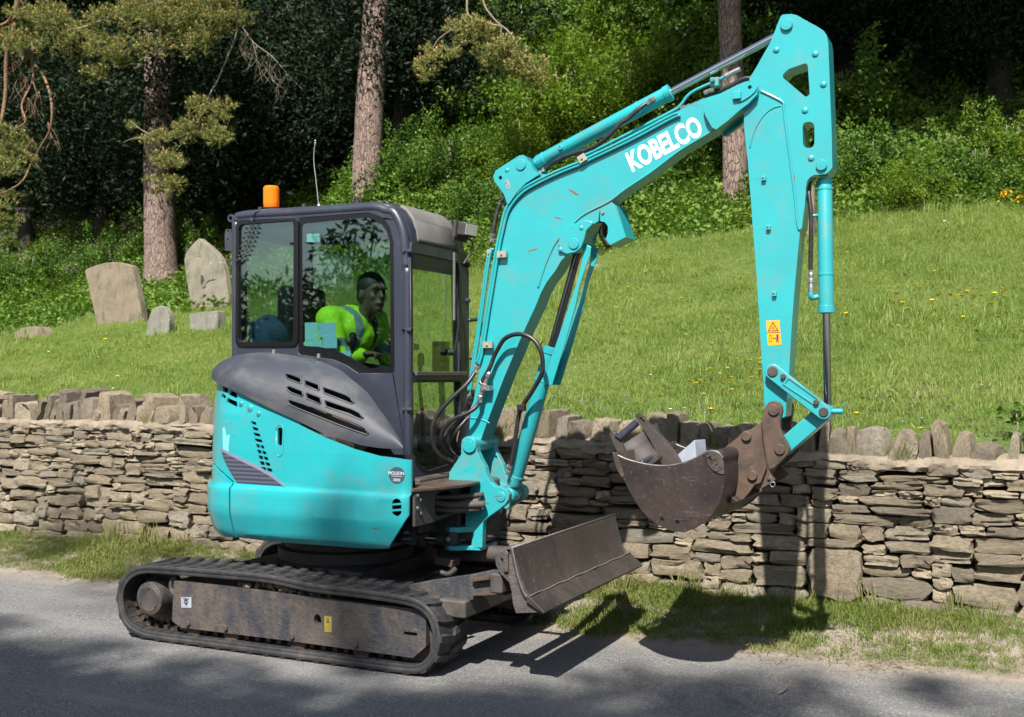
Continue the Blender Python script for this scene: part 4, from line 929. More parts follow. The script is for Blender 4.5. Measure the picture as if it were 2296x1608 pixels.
# rubber seals round the openings
for lp_, nm in ((uo, 'windscreen_seal'), (lo_, 'windscreen_seal')):
    mb = MB(); mb.tube([Vector((CXF+.001, a, b)) for a, b in lp_+lp_[:1]], .006, 6, 1, smooth=False); sub(mb.obj(nm, m_black, None, smooth=180), cab)
mid = [(CY0+.035, PX(W('A', (1600,1512))[0], CXF).z), (CY1-.035, PX(W('A', (1990,1512))[0], CXF).z)]
mb = MB(); mb.box((CXF+.004, .805, 1.525), (.012, .30, .012)); sub(mb.obj('windscreen_bar', simple('worn_bar', (.10,.09,.085), .5, .2, .2, 9), None, bevel=.004), cab)
# roof sheet, following the side outline over the full width
rp = [Vector((x, 0, z)) for x, z in CO[1:14]]
vs = []; N_ = len(rp)
for y, dz in ((CY0+.02, -.002), (CY0+.07, .010), (CY0+.2, .016), (CY1-.2, .016), (CY1-.07, .010), (CY1-.02, -.002)):
    vs += [(p.x+dz*.3*(1 if p.x > .5 else 0), y, p.z+dz*(1 if p.x < .6 else .3)) for p in rp]
fs = [(j*N_+i, j*N_+i+1, (j+1)*N_+i+1, (j+1)*N_+i) for j in range(5) for i in range(N_-1)]
rf = sub(raw('roof', vs, fs, m_grey, None, smooth=50), cab); sl = rf.modifiers.new('t', 'SOLIDIFY'); sl.thickness = .02; sl.offset = 0
vis_pts = [PY(p, 0) for p in []]
i0 = 8
vs = []; sel = rp[7:12]
for y in (CY0+.11, CY0+.13, CY1-.13, CY1-.11):
    e_ = .02 if y in (CY0+.13, CY1-.13) else .002
    vs += [(p.x+e_, y, p.z+e_+.006) for p in catmull(sel, 3)]
NN = len(catmull(sel, 3))
o = sub(raw('roof_visor', vs, [(j*NN+i, j*NN+i+1, (j+1)*NN+i+1, (j+1)*NN+i) for j in range(3) for i in range(NN-1)], simple('dusty_visor', (.12,.115,.11), .75, 0, .2, 6, dust=.45, dustcol=(.17,.165,.155)), None, smooth=50), cab)
so = o.modifiers.new('t', 'SOLIDIFY'); so.thickness = .02; so.offset = -1
for (x, y, Y) in ((1385,130,CY0+.05), (1895,285,CY1-.08)):
    p = at('A', x, y, Y); mb = MB(); mb.tube([p+Vector((-.035,0,-.03)), p+Vector((-.025,0,.005)), p+Vector((.012,0,.008)), p+Vector((.03,0,-.035))], .006, 8); sub(mb.obj('lifting_loop', m_grey, None, smooth=180), cab)
for (x, y, Y) in ((386,175,.56), (736,150,.60), (1165,118,.60)):
    p = at('A', x, y, Y); mb = MB(); mb.cyl(p+Vector((0,0,-.03)), p+Vector((0,0,.012)), .015, 12, .1); sub(mb.obj('roof_bolt', m_grey, None), cab)
# brackets on the rear post
sub(plate('aerial_bracket', xz('A', CY0+.01, (97,375), (105,336), (148,336), (162,420), (163,512), (98,508)), CY0+.01, CY0+.02, m_grey, None, [[(a, b) for a, b in ring2(*xz('A', CY0+.01, (124,352))[0], .006, n=8)], ring2(*xz('A', CY0+.01, (122,418))[0], .006, n=8)], bevel=.002), cab)
c_ = xz('A', CY0+.03, (148,248))[0]; sub(plate('lifting_eye', ring2(*c_, .024, n=18), CY0+.025, CY0+.035, m_grey, None, [ring2(*c_, .012, n=12)], bevel=.003), cab)
for n_, x, y, Y in (('A',1545,515,CY0-.004), ('A',1552,1145,CY0-.004), ('D',38,185,CY0-.004), ('D',40,672,CY0-.004)):
    p = at(n_, x, y, Y); mb = MB(); mb.cyl((CXF-.01, p.y, p.z), (CXF+.022, p.y, p.z), .012, 10); mb.cyl((CXF-.03, p.y+.004, p.z), (CXF-.03, p.y-.012, p.z), .009, 8); sub(mb.obj('hinge_bolt', m_grey, None), cab)
for y in (625, 910):
    p = PX(W('A', (2045, y))[0], CXF); mb = MB(); mb.cyl((CXF-.012, p.y-.006, p.z), (CXF+.024, p.y-.006, p.z), .014, 10); sub(mb.obj('hinge_bolt', m_grey, None), cab)
# grab handle on the far post
hp = [PX(W('D', p)[0], CXF+.015) for p in ((400,122), (430,118), (455,130), (466,165), (467,290), (452,320))]
for q in hp: q.y = min(q.y, 1.45)
mb = MB(); mb.tube([(CXF+.0, 1.15, hp[0].z), (CXF+.02, 1.22, hp[1].z), (CXF+.02, 1.27, hp[2].z), (CXF+.02, 1.285, hp[3].z), (CXF+.02, 1.285, hp[4].z), (CXF+.01, 1.16, hp[5].z-.04)], .011, 8); sub(mb.obj('grab_handle', m_grey, None, smooth=180), cab)
# wiper on the windscreen
w0, w1, w2 = (PX(W('D', p)[0], CXF+.02) for p in ((328,320), (352,110), (345,-60)))
mb = MB(); mb.cyl((CXF-.01, w0.y, w0.z), (CXF+.03, w0.y, w0.z), .020, 12); mb.tube([(CXF+.025, w0.y, w0.z), (CXF+.03, w1.y, w1.z), (CXF+.02, w2.y, w2.z)], .006, 6); sub(mb.obj('wiper_arm', m_black, None), cab)
mb = MB(); mb.box((CXF+.014, w2.y-.015, w2.z+.02), (.006, .007, .20)); sub(mb.obj('wiper_blade', m_steel, None, bevel=.002), cab)
# notices stuck inside the glass
m_note = simple('pale_cyan_notice', (.36,.62,.60), .6, 0, .05); m_note2 = simple('pale_blue_notice', (.34,.56,.64), .6, 0, .05)
for (x0, y0, x1, y1, m_) in ((753,372,856,438,m_note), (738,1086,845,1226,m_note), (850,1088,987,1205,m_note2), (735,1230,878,1287,m_note), (882,1206,996,1292,m_note2), (1010,1318,1106,1356,m_note)):
    q = fillet(xz('A', CY0, (x0,y0), (x1,y0-2), (x1,y1), (x0,y1)), .004); sub(plate('window_notice', q, CY0+.006, CY0+.007, m_, None, bevel=0), cab)
# inside: seat, levers, console
mb = MB(); mb.box((-.16, .82, 1.46), (.22, .21, .055)); seat = sub(mb.obj('seat', m_black, None, bevel=.03), cab)
mb = MB(); mb.box((-.36, .82, 1.76), (.055, .20, .30)); sub(mb.obj('seat_back', m_black, None, bevel=.04), cab)
mb = MB(); mb.box((.0, .80, 1.02), (.60, .33, .05)); mb.box((-.18, .82, 1.24), (.22, .20, .17)); mb.box((-.48, .80, 1.25), (.10, .32, .32)); sub(mb.obj('cab_floor', m_black, None, bevel=.01), cab)
for y in (.56, 1.06):
    mb = MB(); mb.box((.02, y, 1.52), (.18, .045, .05)); sub(mb.obj('console', m_black, None, bevel=.015), cab)
    mb = MB(); mb.tube([(.16, y, 1.55), (.18, y, 1.62), (.185, y, 1.68)], .010, 8); mb.lathe((.185, y, 1.67), (.19, y, 1.9), [(0, .016), (.02, .024), (.06, .026), (.085, .02), (.095, .008)], 12); sub(mb.obj('joystick', m_black, None), cab)
for y in (.66, .92): mb = MB(); mb.tube([(.45, y, 1.05), (.44, y, 1.3), (.42, y, 1.46), (.43, y, 1.60)], .012, 8); mb.lathe((.43, y, 1.57), (.432, y, 1.8), [(0, .015), (.02, .022), (.07, .02), (.08, .008)], 12); sub(mb.obj('travel_lever', m_black, None), cab)
mb = MB(); mb.box((.50, 1.04, 1.62), (.03, .06, .10)); mb.tube([(.5, 1.04, 1.5), (.52, 1.02, 1.3), (.5, 1.0, 1.06)], .02, 8); sub(mb.obj('monitor', m_black, None, bevel=.01), cab)
mb = MB(); mb.box((.0, .8, 2.40), (.5, .3, .012)); sub(mb.obj('headlining', m_black, None), cab)
# coiled leads: outside from the beacon, inside hanging down
def coil(p0, p1, turns, rad, r, bow=None):
    p0, p1 = Vector(p0), Vector(p1); ax = (p1-p0).normalized(); a = ax.orthogonal().normalized(); b = ax.cross(a); P = []
    n = turns*8
    for i in range(n+1):
        t = i/n; w = 2*PI*turns*t; P.append(p0.lerp(p1, t)+(a*math.cos(w)+b*math.sin(w))*rad+(bow*math.sin(PI*t) if bow else Vector()))
    return P
mb = MB(); a = at('A', 420, 182, CY0-.01); b = at('A', 352, 196, CY0-.015); c = at('A', 316, 240, CY0-.018); d = at('A', 300, 292, CY0-.02); e = at('A', 200, 590, CY0-.02); d2 = at('A', 335, 292, CY0-.022); e2 = at('A', 222, 580, CY0-.022)
mb.tube([at('A', 470, 170, .60), a+Vector((0,.05,.01)), b+Vector((0,.01,.005)), c], .0035, 6); mb.tube([c]+coil(d, e, 8, .013, .003), .0032, 5, 2); mb.tube([c]+coil(d2, e2, 8, .013, .003, Vector((.01,0,0))), .0032, 5, 2); mb.tube([e, (e+e2)*.5+Vector((-.02,0,-.02)), e2], .004, 5); sub(mb.obj('coiled_lead', m_rubber, None, smooth=180), cab)
mb = MB(); mb.tube([Vector(at('A', 240, 800, CY0+.05))]+coil(at('A', 262, 880, CY0+.05), at('A', 295, 1130, CY0+.05), 9, .008, .003), .003, 5, 2); sub(mb.obj('coiled_lead', m_rubber, None, smooth=180), cab)
# beacon, whip aerial, work light
bc = at('A', 473, 180, .62); bea = E_(empty('beacon'))
m_or = NT('orange_beacon_lens'); m_or.b.inputs['Transmission Weight'].default_value = .35; m_orange = m_or.fin((.95,.23,.01), .18, 0, IOR=1.3, Subsurface_Weight=0)
mb = MB(); mb.lathe(bc-Vector((0,0,.02)), bc+Vector((0,0,1)), [(0, .052), (.03, .052), (.034, .044)], 28); sub(mb.obj('beacon_base', m_black, None), bea)
prf = [(0, .045), (.02, .048)]+[x for k in range(7) for x in ((.024+k*.012, .0485), (.030+k*.012, .0478))]+[(.112, .049), (.122, .047), (.13, .040), (.133, .02)]
mb = MB(); mb.lathe(bc+Vector((0,0,.012)), bc+Vector((0,0,1)), prf, 32); sub(mb.obj('beacon_lens', m_orange, None, smooth=25), bea)
mb = MB(); mb.cyl(bc+Vector((0,0,.02)), bc+Vector((0,0,.10)), .015, 10); sub(mb.obj('beacon_reflector', m_steel, None), bea)
a0 = at('A', 856, 155, .72); a1 = at('O', 707, 318, .72)
mb = MB(); mb.tube([a0, a0.lerp(a1, .45)+Vector((-.012,0,0)), a0.lerp(a1, .75)+Vector((-.018,0,0)), a1], .0032, 6); mb.lathe(a1, a1+Vector((0,0,1)), [(0, .005), (.006, .007), (.012, .003)], 8); mb.cyl(a0-Vector((0,0,.03)), a0+Vector((0,0,.015)), .012, 8); E_(mb.obj('whip_aerial', m_steel, None, smooth=180))
wl = E_(empty('work_light')); LX = CXF+.03; LY = 1.10
lc = PX(W('A', (2045,340))[0], LX+.04); lc = Vector((LX+.04, min(lc.y, 1.2), lc.z))
mb = MB(); Rw = Matrix.Translation(lc) @ Matrix.Rotation(.12, 4, 'Y') @ Matrix.Rotation(-.25, 4, 'Z'); mb.box((0,0,0), (.035, .060, .042), Rw); sub(mb.obj('lamp_housing', m_dark, None, bevel=.012), wl)
mb = MB(); mb.box((.0355,0,0), (.002, .050, .032), Rw); sub(mb.obj('lamp_lens', simple('ribbed_lamp_glass', (.45,.47,.45), .12, .3, .3, 40), None, bevel=.001), wl)
mb = MB(); mb.box((-.03,-.068,.0), (.012, .008, .05), Rw); mb.box((-.045,0,-.04), (.012, .05, .03), Rw); mb.tube([lc+Vector((-.02,.02,-.04)), lc+Vector((.02,.03,-.07)), lc+Vector((.01,.04,-.12)), lc+Vector((-.02,.0,-.2))], .006, 6); sub(mb.obj('lamp_bracket', m_dark, None), wl)

# ---------------------------------------------------------------- front chassis, swing bracket
ch = E_(empty('front_chassis'))
sub(plate('deck_plate', [(.72,.10), (.86,.10), (.98,.40), (.98,.62), (.93,.70), (.93,1.15), (.80,1.42), (.60,1.42), (.60,.10)], .915, .932, m_rust, None, axis='Z', bevel=.004), ch)
sub(plate('front_plate', [(.12,.735), (.12,.912), (.62,.912), (.62,.755), (.3,.735)], .845, .862, m_dark, None, [fillet([(.33,.765), (.33,.89), (.52,.89), (.52,.765)], .05)], axis='X', bevel=.004), ch)
mb = MB(); mb.box((.66, .77, .80), (.06, .36, .15)); mb.box((.72, .92, .745), (.13, .30, .115)); mb.box((.46, .45, .70), (.14, .34, .07)); sub(mb.obj('chassis_box', m_dark, None, bevel=.01), ch)
mb = MB()
for k, (y, z) in enumerate(((.14,.895), (.165,.87), (.14,.83), (.17,.80))): mb.cyl((.84, y, z), (.872, y, z), .009, 6)
sub(mb.obj('chassis_bolts', m_steel, None), ch)
mb = MB(); mb.tube([(.80,.42,.83), (.86,.46,.815), (.93,.52,.81), (1.02,.60,.81)], .020, 10); mb.tube([(.80,.44,.79), (.88,.48,.78), (1.0,.6,.785)], .016, 10); mb.tube([(.80,.40,.86), (.9,.5,.855), (1.0,.62,.86)], .014, 10); sub(mb.obj('swing_hose', m_dark, None, smooth=180), ch)
mb = MB(); mb.cyl((.90,.54,.81), (.98,.60,.815), .032, 14); sub(mb.obj('hose_sleeve', m_rust, None), ch)
# kingpost on the chassis that carries the swing bracket
mb = MB(); mb.cyl((.945,.77,.60), (.945,.77,.94), .075, 24); mb.box((.86,.77,.895), (.10,.12,.02)); mb.box((.86,.77,.62), (.10,.12,.022)); sub(mb.obj('kingpost', m_dark, None, bevel=.005), ch)
BY0, BY1 = .635, .905
sbk = E_(empty('swing_bracket'))
K1 = xz('K', BY0, (862,78), (872,25), (905,-5), (945,-15), (990,-5), (1025,30), (1045,80), (1050,170), (1090,260), (1140,350), (1155,420), (1200,520), (1260,575), (1330,585), (1390,615), (1420,665), (1415,725), (1380,780), (1300,845), (1180,930), (1120,985), (1112,1090), (1108,1290), (975,1290), (990,1180), (1000,1090), (995,1075), (905,1075), (905,1020), (912,960), (905,800), (900,780), (960,740), (968,560), (960,545), (735,540), (718,500), (720,410), (780,320), (860,200))
sub(plate('cheek_plate', fillet(K1, .008, 3), BY0, BY0+.045, m_teal_worn, None, bevel=.009), sbk)
sub(plate('cheek_plate', fillet(K1[:18]+xz('K', BY0, (1340,800), (1180,900), (1000,800), (968,560), (800,540), (718,500), (720,410), (780,320), (860,200)), .008, 3), BY1-.045, BY1, m_teal_worn, None, bevel=.009), sbk)
K2 = xz('K', .68, (975,560), (1160,560), (1230,600), (1180,900), (1125,985), (1118,1230), (975,1230), (985,1080), (915,1060), (912,960), (975,740))
sub(plate('bracket_web', fillet(K2, .01, 3), BY0+.04, BY1-.04, m_teal_worn, None, bevel=.01), sbk)
XE = at('K', 1085, 1200, .64).x
def lugp(name, z0, z1, x0): # horizontal ears of the bracket
    o = [(x0,.64), (x0+.01,.60), (x0+.05,.575), (x0+.10,.585), (x0+.14,.63), (XE,.64), (XE,.86), (x0+.12,.86), (x0+.04,.80)]
    return sub(plate(name, fillet(o, .015), z0, z1, m_teal_worn, None, axis='Z', bevel=.006), sbk)
zz = lambda y: at('K', 740, y, .60).z
lugp('ear', zz(1108), zz(1040), at('K', 655, 1070, .60).x); lugp('ear', zz(1318), zz(1262), at('K', 650, 1290, .60).x); lugp('ear', zz(775), zz(730), at('K', 705, 750, .60).x+.02)
mb = MB(); pc = at('K', 765, 1190, .62); mb.lathe((pc.x, .62, zz(1255)), (pc.x, .62, 2), [(0, .036), (.004, .040), (.066, .040), (.07, .036)], 24); mb.cyl((pc.x-.04,.62,pc.z-.003), (pc.x-.10,.62,pc.z-.003), .028, 16); sub(mb.obj('rod_eye', m_dark, None), sbk)
mb = MB(); mb.cyl((pc.x-.01, .578, pc.z+.004), (pc.x-.01, .60, pc.z+.004), .014, 12); sub(mb.obj('grease_point', m_steel, None), sbk)
mb = MB(); mb.cyl((.55,.62,pc.z), (pc.x-.09,.62,pc.z), .021, 20, 0); E_(mb.obj('swing_cylinder_rod', m_chrome, None))
mb = MB(); mb.cyl((.30,.62,pc.z), (.62,.62,pc.z), .045, 20, .1); E_(mb.obj('swing_cylinder_barrel', m_dark, None))
def pin(par, n, x, y, Y0, Y1, r, mat=None, rim=True, view_r=None):
    p = at(n, x, y, Y0); mb = MB(); mb.lathe((p.x, Y0, p.z), (p.x, Y1, p.z), [(0, r-.003), (.003, r), (abs(Y1-Y0)-.003, r), (abs(Y1-Y0), r-.003)], 28)
    o = sub(mb.obj('pin', mat or m_teal, None), par)
    if rim:
        mb = MB(); mb.lathe((p.x, Y0-.0008, p.z), (p.x, Y0+.01, p.z), [(0, r*.56), (.0015, r*.6), (.003, r*.6)], 20); mb.cyl((p.x, Y0-.0018, p.z), (p.x, Y0, p.z), r*.08, 6, 0); sub(mb.obj('pin_cap', mat or m_teal, None), o)
    return o
pin(sbk, 'D', 422, 890, BY0-.014, BY1+.014, .043); pin(sbk, 'K', 1320, 695, BY0-.006, BY1+.01, .028, m_teal_worn)
# ---------------------------------------------------------------- boom
MY0, MY1 = .70, .84
BL = W('D', (388,905), (400,850), (425,790), (430,720), (455,600), (485,440), (520,250), (556,0))+W('E', (140,1450), (158,1330), (176,1210), (190,1140), (170,1062), (150,1030), (118,990), (110,962), (116,936), (135,920), (200,878), (262,838), (285,834), (302,846), (318,872), (336,905), (352,928), (380,944), (420,946), (500,925), (620,868), (900,722), (1150,594), (1325,508), (1440,472), (1570,408), (1605,398), (1640,412), (1658,445), (1652,480), (1610,530), (1555,565), (1500,600), (1412,676), (1200,800), (1030,930), (880,1030), (790,1106), (830,1130), (790,1150), (728,1158), (722,1222), (690,1238), (655,1275), (640,1310), (636,1345), (618,1380), (590,1404), (540,1416), (505,1450), (470,1510), (420,1575), (385,1640))+W('D', (830,40), (755,200), (640,470), (560,680), (530,760), (505,830), (480,905), (450,935), (415,940))
bo = [(q.x, q.z) for q in (PY(p, MY0) for p in BL)]
hole = ring2(*xz('E', MY0, (152,968))[0], .0105, n=14)
boom = E_(plate('boom', fillet(bo, .012, 3), MY0, MY1, m_teal, None, [hole], bevel=.007))
# raised edge lines: weld beads along the box section
def bead(par, n, pts, Y, r=.0035, mat=None, name='weld_bead'):
    mb = MB(); mb.tube([at(n, x, y, Y) for x, y in pts], r, 6, 6); return sub(mb.obj(name, mat or m_teal_worn, None, smooth=180), par)
bead(boom, 'E', [(1500,592), (1400,684), (1200,806), (1030,934), (880,1034), (780,1108), (640,1180), (560,1250), (480,1335), (430,1430), (390,1540), (370,1608)], MY0-.001, .006)
bead(boom, 'D', [(430,722), (480,728), (530,745), (548,755)], MY0-.001, .004)
# flanged boss plates at the two big pins
bp = fillet(xz('E', MY0-.02, (125,925), (262,838), (285,834), (302,846), (318,872), (336,905), (352,928), (385,945), (300,1000), (250,1050), (195,1130), (172,1062), (118,990), (110,960)), .01)
for Y0_, Y1_ in ((MY0-.028, MY0), (MY1, MY1+.028)): sub(plate('cylinder_bracket', bp, Y0_, Y1_, m_teal, None, [ring2(*xz('E', MY0-.02, (152,968))[0], .011, n=14)], bevel=.006), boom)
pin(boom, 'E', 265, 890, MY0-.036, MY1+.036, .031)
bb = fillet(xz('E', MY0-.02, (500,1290), (560,1240), (640,1212), (700,1225), (650,1275), (636,1330), (616,1378), (585,1404), (535,1415), (500,1400), (480,1350)), .02)
for Y0_, Y1_ in ((MY0-.016, MY0), (MY1, MY1+.02)): sub(plate('cylinder_boss', bb, Y0_, Y1_, m_teal, None, bevel=.006), boom)
pin(boom, 'E', 575, 1352, MY0-.024, MY1+.03, .030)
for x, y in ((622,1260), (498,1386), (186,922)): 
    p = at('E', x, y, MY0-.017 if x > 300 else MY0-.029); mb = MB(); mb.lathe((p.x, p.y+.003, p.z), (p.x, p.y-1, p.z), [(0, .014), (.003, .013), (.006, .006)], 14); sub(mb.obj('plug_weld', m_teal, None, smooth=180), boom)
m_wsteel = m_label_white = m_lab
e_ = xz('E', MY0-.0292, *[(188+24*math.cos(a)*.62-14*math.sin(a)*.0+ (10 if math.sin(a) > 0 else -4)*.6, 1005+27*math.sin(a)) for a in np.linspace(0, 2*PI, 18, endpoint=False)])
sub(plate('oval_label', e_, MY0-.0294, MY0-.028, m_lab, None, bevel=0), boom)
for (x, y, r1, r2) in ((182,996,.0075,.0055), (193,1016,.006,.004)): c_ = xz('E', MY0-.03, (x, y))[0]; sub(plate('label_mark', ring2(*c_, r1, n=12), MY0-.0300, MY0-.0293, m_navy, None, [ring2(*c_, r2, n=12)], bevel=0), boom)
# boom nose: fork cheeks either side of the arm
nose = xz('E', .66, (1330,536), (1440,482), (1588,404), (1612,399), (1642,414), (1655,445), (1648,478), (1600,530), (1545,572), (1480,630), (1408,684), (1385,672), (1345,600))
for Y0_, Y1_ in ((.663, .697), (.843, .877)): sub(plate('nose_cheek', fillet(nose, .012), Y0_, Y1_, m_teal, None, [ring2(*xz('E', .66, (1606,436))[0], .010, n=12)] if Y0_ < .7 else [], bevel=.006), boom)
p = at('E', 1535, 487, .66); mb = MB(); mb.box((p.x, .655, p.z), (.020, .012, .020), None); sub(mb.obj('pin_lock', m_teal_worn, None, bevel=.004), boom)
bead(boom, 'E', [(1508,508), (1545,520), (1590,500), (1635,462), (1652,430)], .660, .005)
c_ = xz('E', .66, (1606,436))[0]; mb = MB(); mb.cyl((c_[0], .69, c_[1]), (c_[0], .85, c_[1]), .028, 20); sub(mb.obj('pin', m_teal_worn, None), boom)
# work-light guard under the boom
gp = xz('E', MY0-.01, (732,1158), (742,1140), (824,1130), (880,1310), (788,1358), (765,1325), (778,1285), (776,1250), (758,1228), (732,1222))
sub(plate('lamp_guard', fillet(gp, .006), MY0-.012, MY0-.004, m_teal, None, bevel=.002), boom)
gq = xz('E', MY0-.01, (824,1130), (880,1310), (788,1358), (765,1325), (778,1285), (776,1250), (758,1228)); 
a_, b_, c_2 = (xz('E', MY0-.01, q)[0] for q in ((824,1130), (881,1312), (788,1358)))
v_ = [(a_[0], MY0-.012, a_[1]), (b_[0], MY0-.012, b_[1]), (c_2[0], MY0-.012, c_2[1])]; w_ = [(x, y+.15, z) for x, y, z in v_]
o = sub(raw('lamp_guard_side', v_+w_, [(0,1,4,3), (1,2,5,4)], m_teal, None, smooth=None), boom); so = o.modifiers.new('t', 'SOLIDIFY'); so.thickness = .006; so.offset = 0
p = at('E', 748, 1170, MY0-.012); mb = MB(); mb.cyl(p, p-Vector((0,.008,0)), .010, 6); sub(mb.obj('guard_bolt', m_steel, None), boom)
lg = at('E', 745, 1290, .77); mb = MB(); mb.tube([at('E', 770, 1240, .77), lg, at('E', 790, 1370, .77)], .022, 10); sub(mb.obj('boom_lamp', m_black, None, smooth=180), boom)
# hydraulic pipes along the top edge
def pipes(n, base, Y, r, offs, name='steel_pipe', mat=None):
    for k, (dx, dy, dY) in enumerate(offs):
        mb = MB(); mb.tube([at(*(q if len(q) == 3 else (n,)+q), Y+dY)+Vector((0,0,0)) if not (dx or dy) else at(*((q[0], q[1]+dx, q[2]+dy) if len(q) == 3 else (n, q[0]+dx, q[1]+dy)), Y+dY) for q in base], r, 8, 6); sub(mb.obj(name, mat or m_teal, None, smooth=180), boom)
run = [('D', 470, 385), ('D', 492, 300), ('D', 530, 60), ('E', 118, 1420), ('E', 150, 1260), ('E', 185, 1140), ('E', 262, 1045), ('E', 360, 985), ('E', 480, 928), ('E', 610, 876), ('E', 660, 850), ('E', 900, 735), ('E', 1130, 612), ('E', 1185, 590)]
pipes('E', run, MY0-.016, .0085, [(0, 0, 0), (14, 12, .004)])
run2 = [('D', 430, 560), ('D', 452, 420), ('D', 480, 240), ('D', 508, 40), ('E', 85, 1440), ('E', 110, 1380)]
pipes('E', run2, .74, .0085, [(0, 0, 0), (-12, 0, .05)])
pipes('E', [('E', 640, 838), ('E', 800, 758), ('E', 1140, 585), ('E', 1200, 545), ('E', 1240, 492), ('E', 1290, 455), ('E', 1400, 405), ('E', 1468, 372)], .76, .009, [(0, 0, 0)])
mb = MB(); mb.cyl(at('E', 1462, 376, .76), at('E', 1490, 360, .76), .016, 10); mb.cyl(at('E', 1485, 362, .76), at('E', 1552, 330, .76), .013, 12); sub(mb.obj('quick_coupler', m_steel, None), boom)
mb = MB(); mb.box(at('E', 1408, 412, .76), (.022, .03, .022)); mb.cyl(at('E', 1395, 398, .76), at('E', 1385, 392, .70), .012, 8); sub(mb.obj('pipe_bracket', m_teal_worn, None, bevel=.004), boom)
mb = MB(); mb.tube([at('E', 1405, 470, .78), at('E', 1500, 425, .78), at('E', 1560, 392, .78), at('E', 1605, 385, .78), at('E', 1650, 400, .78)], .012, 8); mb.tube([at('E', 1200, 570, .75), at('E', 1250, 548, .75), at('E', 1300, 530, .75), at('E', 1390, 480, .76)], .012, 8); E_(mb.obj('arm_hose', m_rubber, None, smooth=180))
for x, y in ((1215,560), (1245,552), (1285,540), (1352,468), (1382,455)): mb = MB(); mb.cyl(at('E', x-12, y+6, .735), at('E', x+14, y-8, .735), .012, 6); sub(mb.obj('hose_fitting', m_steel, None), boom)
def clip(n, x, y, Y, sx, sz, a=0):
    p = at(n, x, y, Y); mb = MB(); M_ = Matrix.Translation(p) @ Matrix.Rotation(a, 4, 'Y'); mb.box((0,0,0), (sx, .010, sz), M_); mb.cyl(p-Vector((0,.009,0)), p-Vector((0,.018,0)), .007, 6); sub(mb.obj('pipe_clip', m_steel_clip, None, bevel=.003), boom)
m_steel_clip = simple('zinc_pipe_clip', (.42,.40,.34), .45, .5, .3, 20)
clip('E', 628, 855, MY0-.022, .022, .020, -.5); clip('E', 158, 1415, MY0-.022, .028, .018, 0); clip('D', 538, 275, MY0-.022, .030, .018, 0)
clip('E', 85, 1408, .75, .012, .022, 0)
# lettering on the boom side
m_let = m_white
pA, pB = at('E', 922, 868, MY0-.0012), at('E', 1292, 668, MY0-.0012)
me = text_mesh('KOBELCO', .145, 0, .0048)
xs_ = [v.co.x for v in me.vertices]; ys_ = [v.co.y for v in me.vertices]; w_ = max(xs_)-min(xs_); cx_ = (max(xs_)+min(xs_))/2; cy_ = (max(ys_)+min(ys_))/2
ang = math.atan2(pB.z-pA.z, pB.x-pA.x); Lw = (pB-pA).length*1.13; ce = (pA+pB)/2; hh_ = (max(ys_)-min(ys_)); Hw = .112
for v in me.vertices:
    x = (v.co.x-cx_)*Lw/w_; y = (v.co.y-cy_)*Hw/hh_
    v.co = Vector((ce.x+x*math.cos(ang)-y*math.sin(ang), MY0-.0012, ce.z+x*math.sin(ang)+y*math.cos(ang)))
me.update(); sub(link('lettering', me, m_let, None, smooth=None), boom)
m_chip = simple('rusty_paint_chip', (.20,.085,.04), .8, 0, .4, 60); m_chip2 = simple('bare_chip', (.30,.24,.20), .8, 0, .4, 60)
cr = random.Random(4)
for x, y, L_, a in ((580,1055,42,.5), (490,1204,26,.3), (335,1390,32,-.3), (1865,960,30,1.4), (1855,900,16,1.4), (700,1330,9,0)):
    pts = []; 
    for k in range(11):
        t = 2*PI*k/11; r_ = cr.uniform(.55, 1.15); px_, py_ = L_*math.cos(t)*r_, L_*.20*math.sin(t)*r_; pts.append((x+px_*math.cos(a)-py_*math.sin(a), y+px_*math.sin(a)+py_*math.cos(a)))
    Yp = MY0 if x < 1500 else MY0
    if x == 700: continue
    sub(plate('paint_chip', xz('E', Yp, *pts), Yp-.0007, Yp+.002, m_chip, None, bevel=0), boom)

# ---------------------------------------------------------------- arm
AY0, AY1 = .70, .84
aE = W('E', (1788,22), (1800,12), (1850,9), (1882,16), (1940,50), (2000,82), (2040,108), (2058,135), (2066,180), (2075,420), (2086,700), (2090,905), (2075,925), (2052,944), (2020,948), (1985,950), (1960,962), (1942,985), (1936,1020), (1930,1120), (1918,1200), (1912,1262), (1896,1272))
aJ = W('J', (283,835), (274,930), (262,1060), (252,1200), (243,1360), (236,1440), (229,1530), (205,1542), (183,1545), (162,1535), (150,1505), (146,1400), (140,1330), (131,1180), (120,1000), (108,850), (97,700), (86,560), (76,470), (72,430))
aK = W('E', (1572,560), (1580,520), (1600,470), (1608,420), (1604,388), (1650,312), (1690,240), (1722,185), (1746,130), (1768,70))
ap = [(q.x, q.z) for q in (PY(p, AY0) for p in aE+aJ+aK)]
tri = fillet(xz('E', AY0, (1790,372), (1835,330), (1945,292), (1958,480), (1935,496)), [.02,.02,.018,.02,.02])
slot = fillet(xz('E', AY0, (1915,640), (1985,640), (1985,792), (1918,792)), .030, 6)
arm = E_(plate('arm', fillet(ap, .012, 3), AY0, AY1, m_teal, None, [tri, slot], bevel=.007))
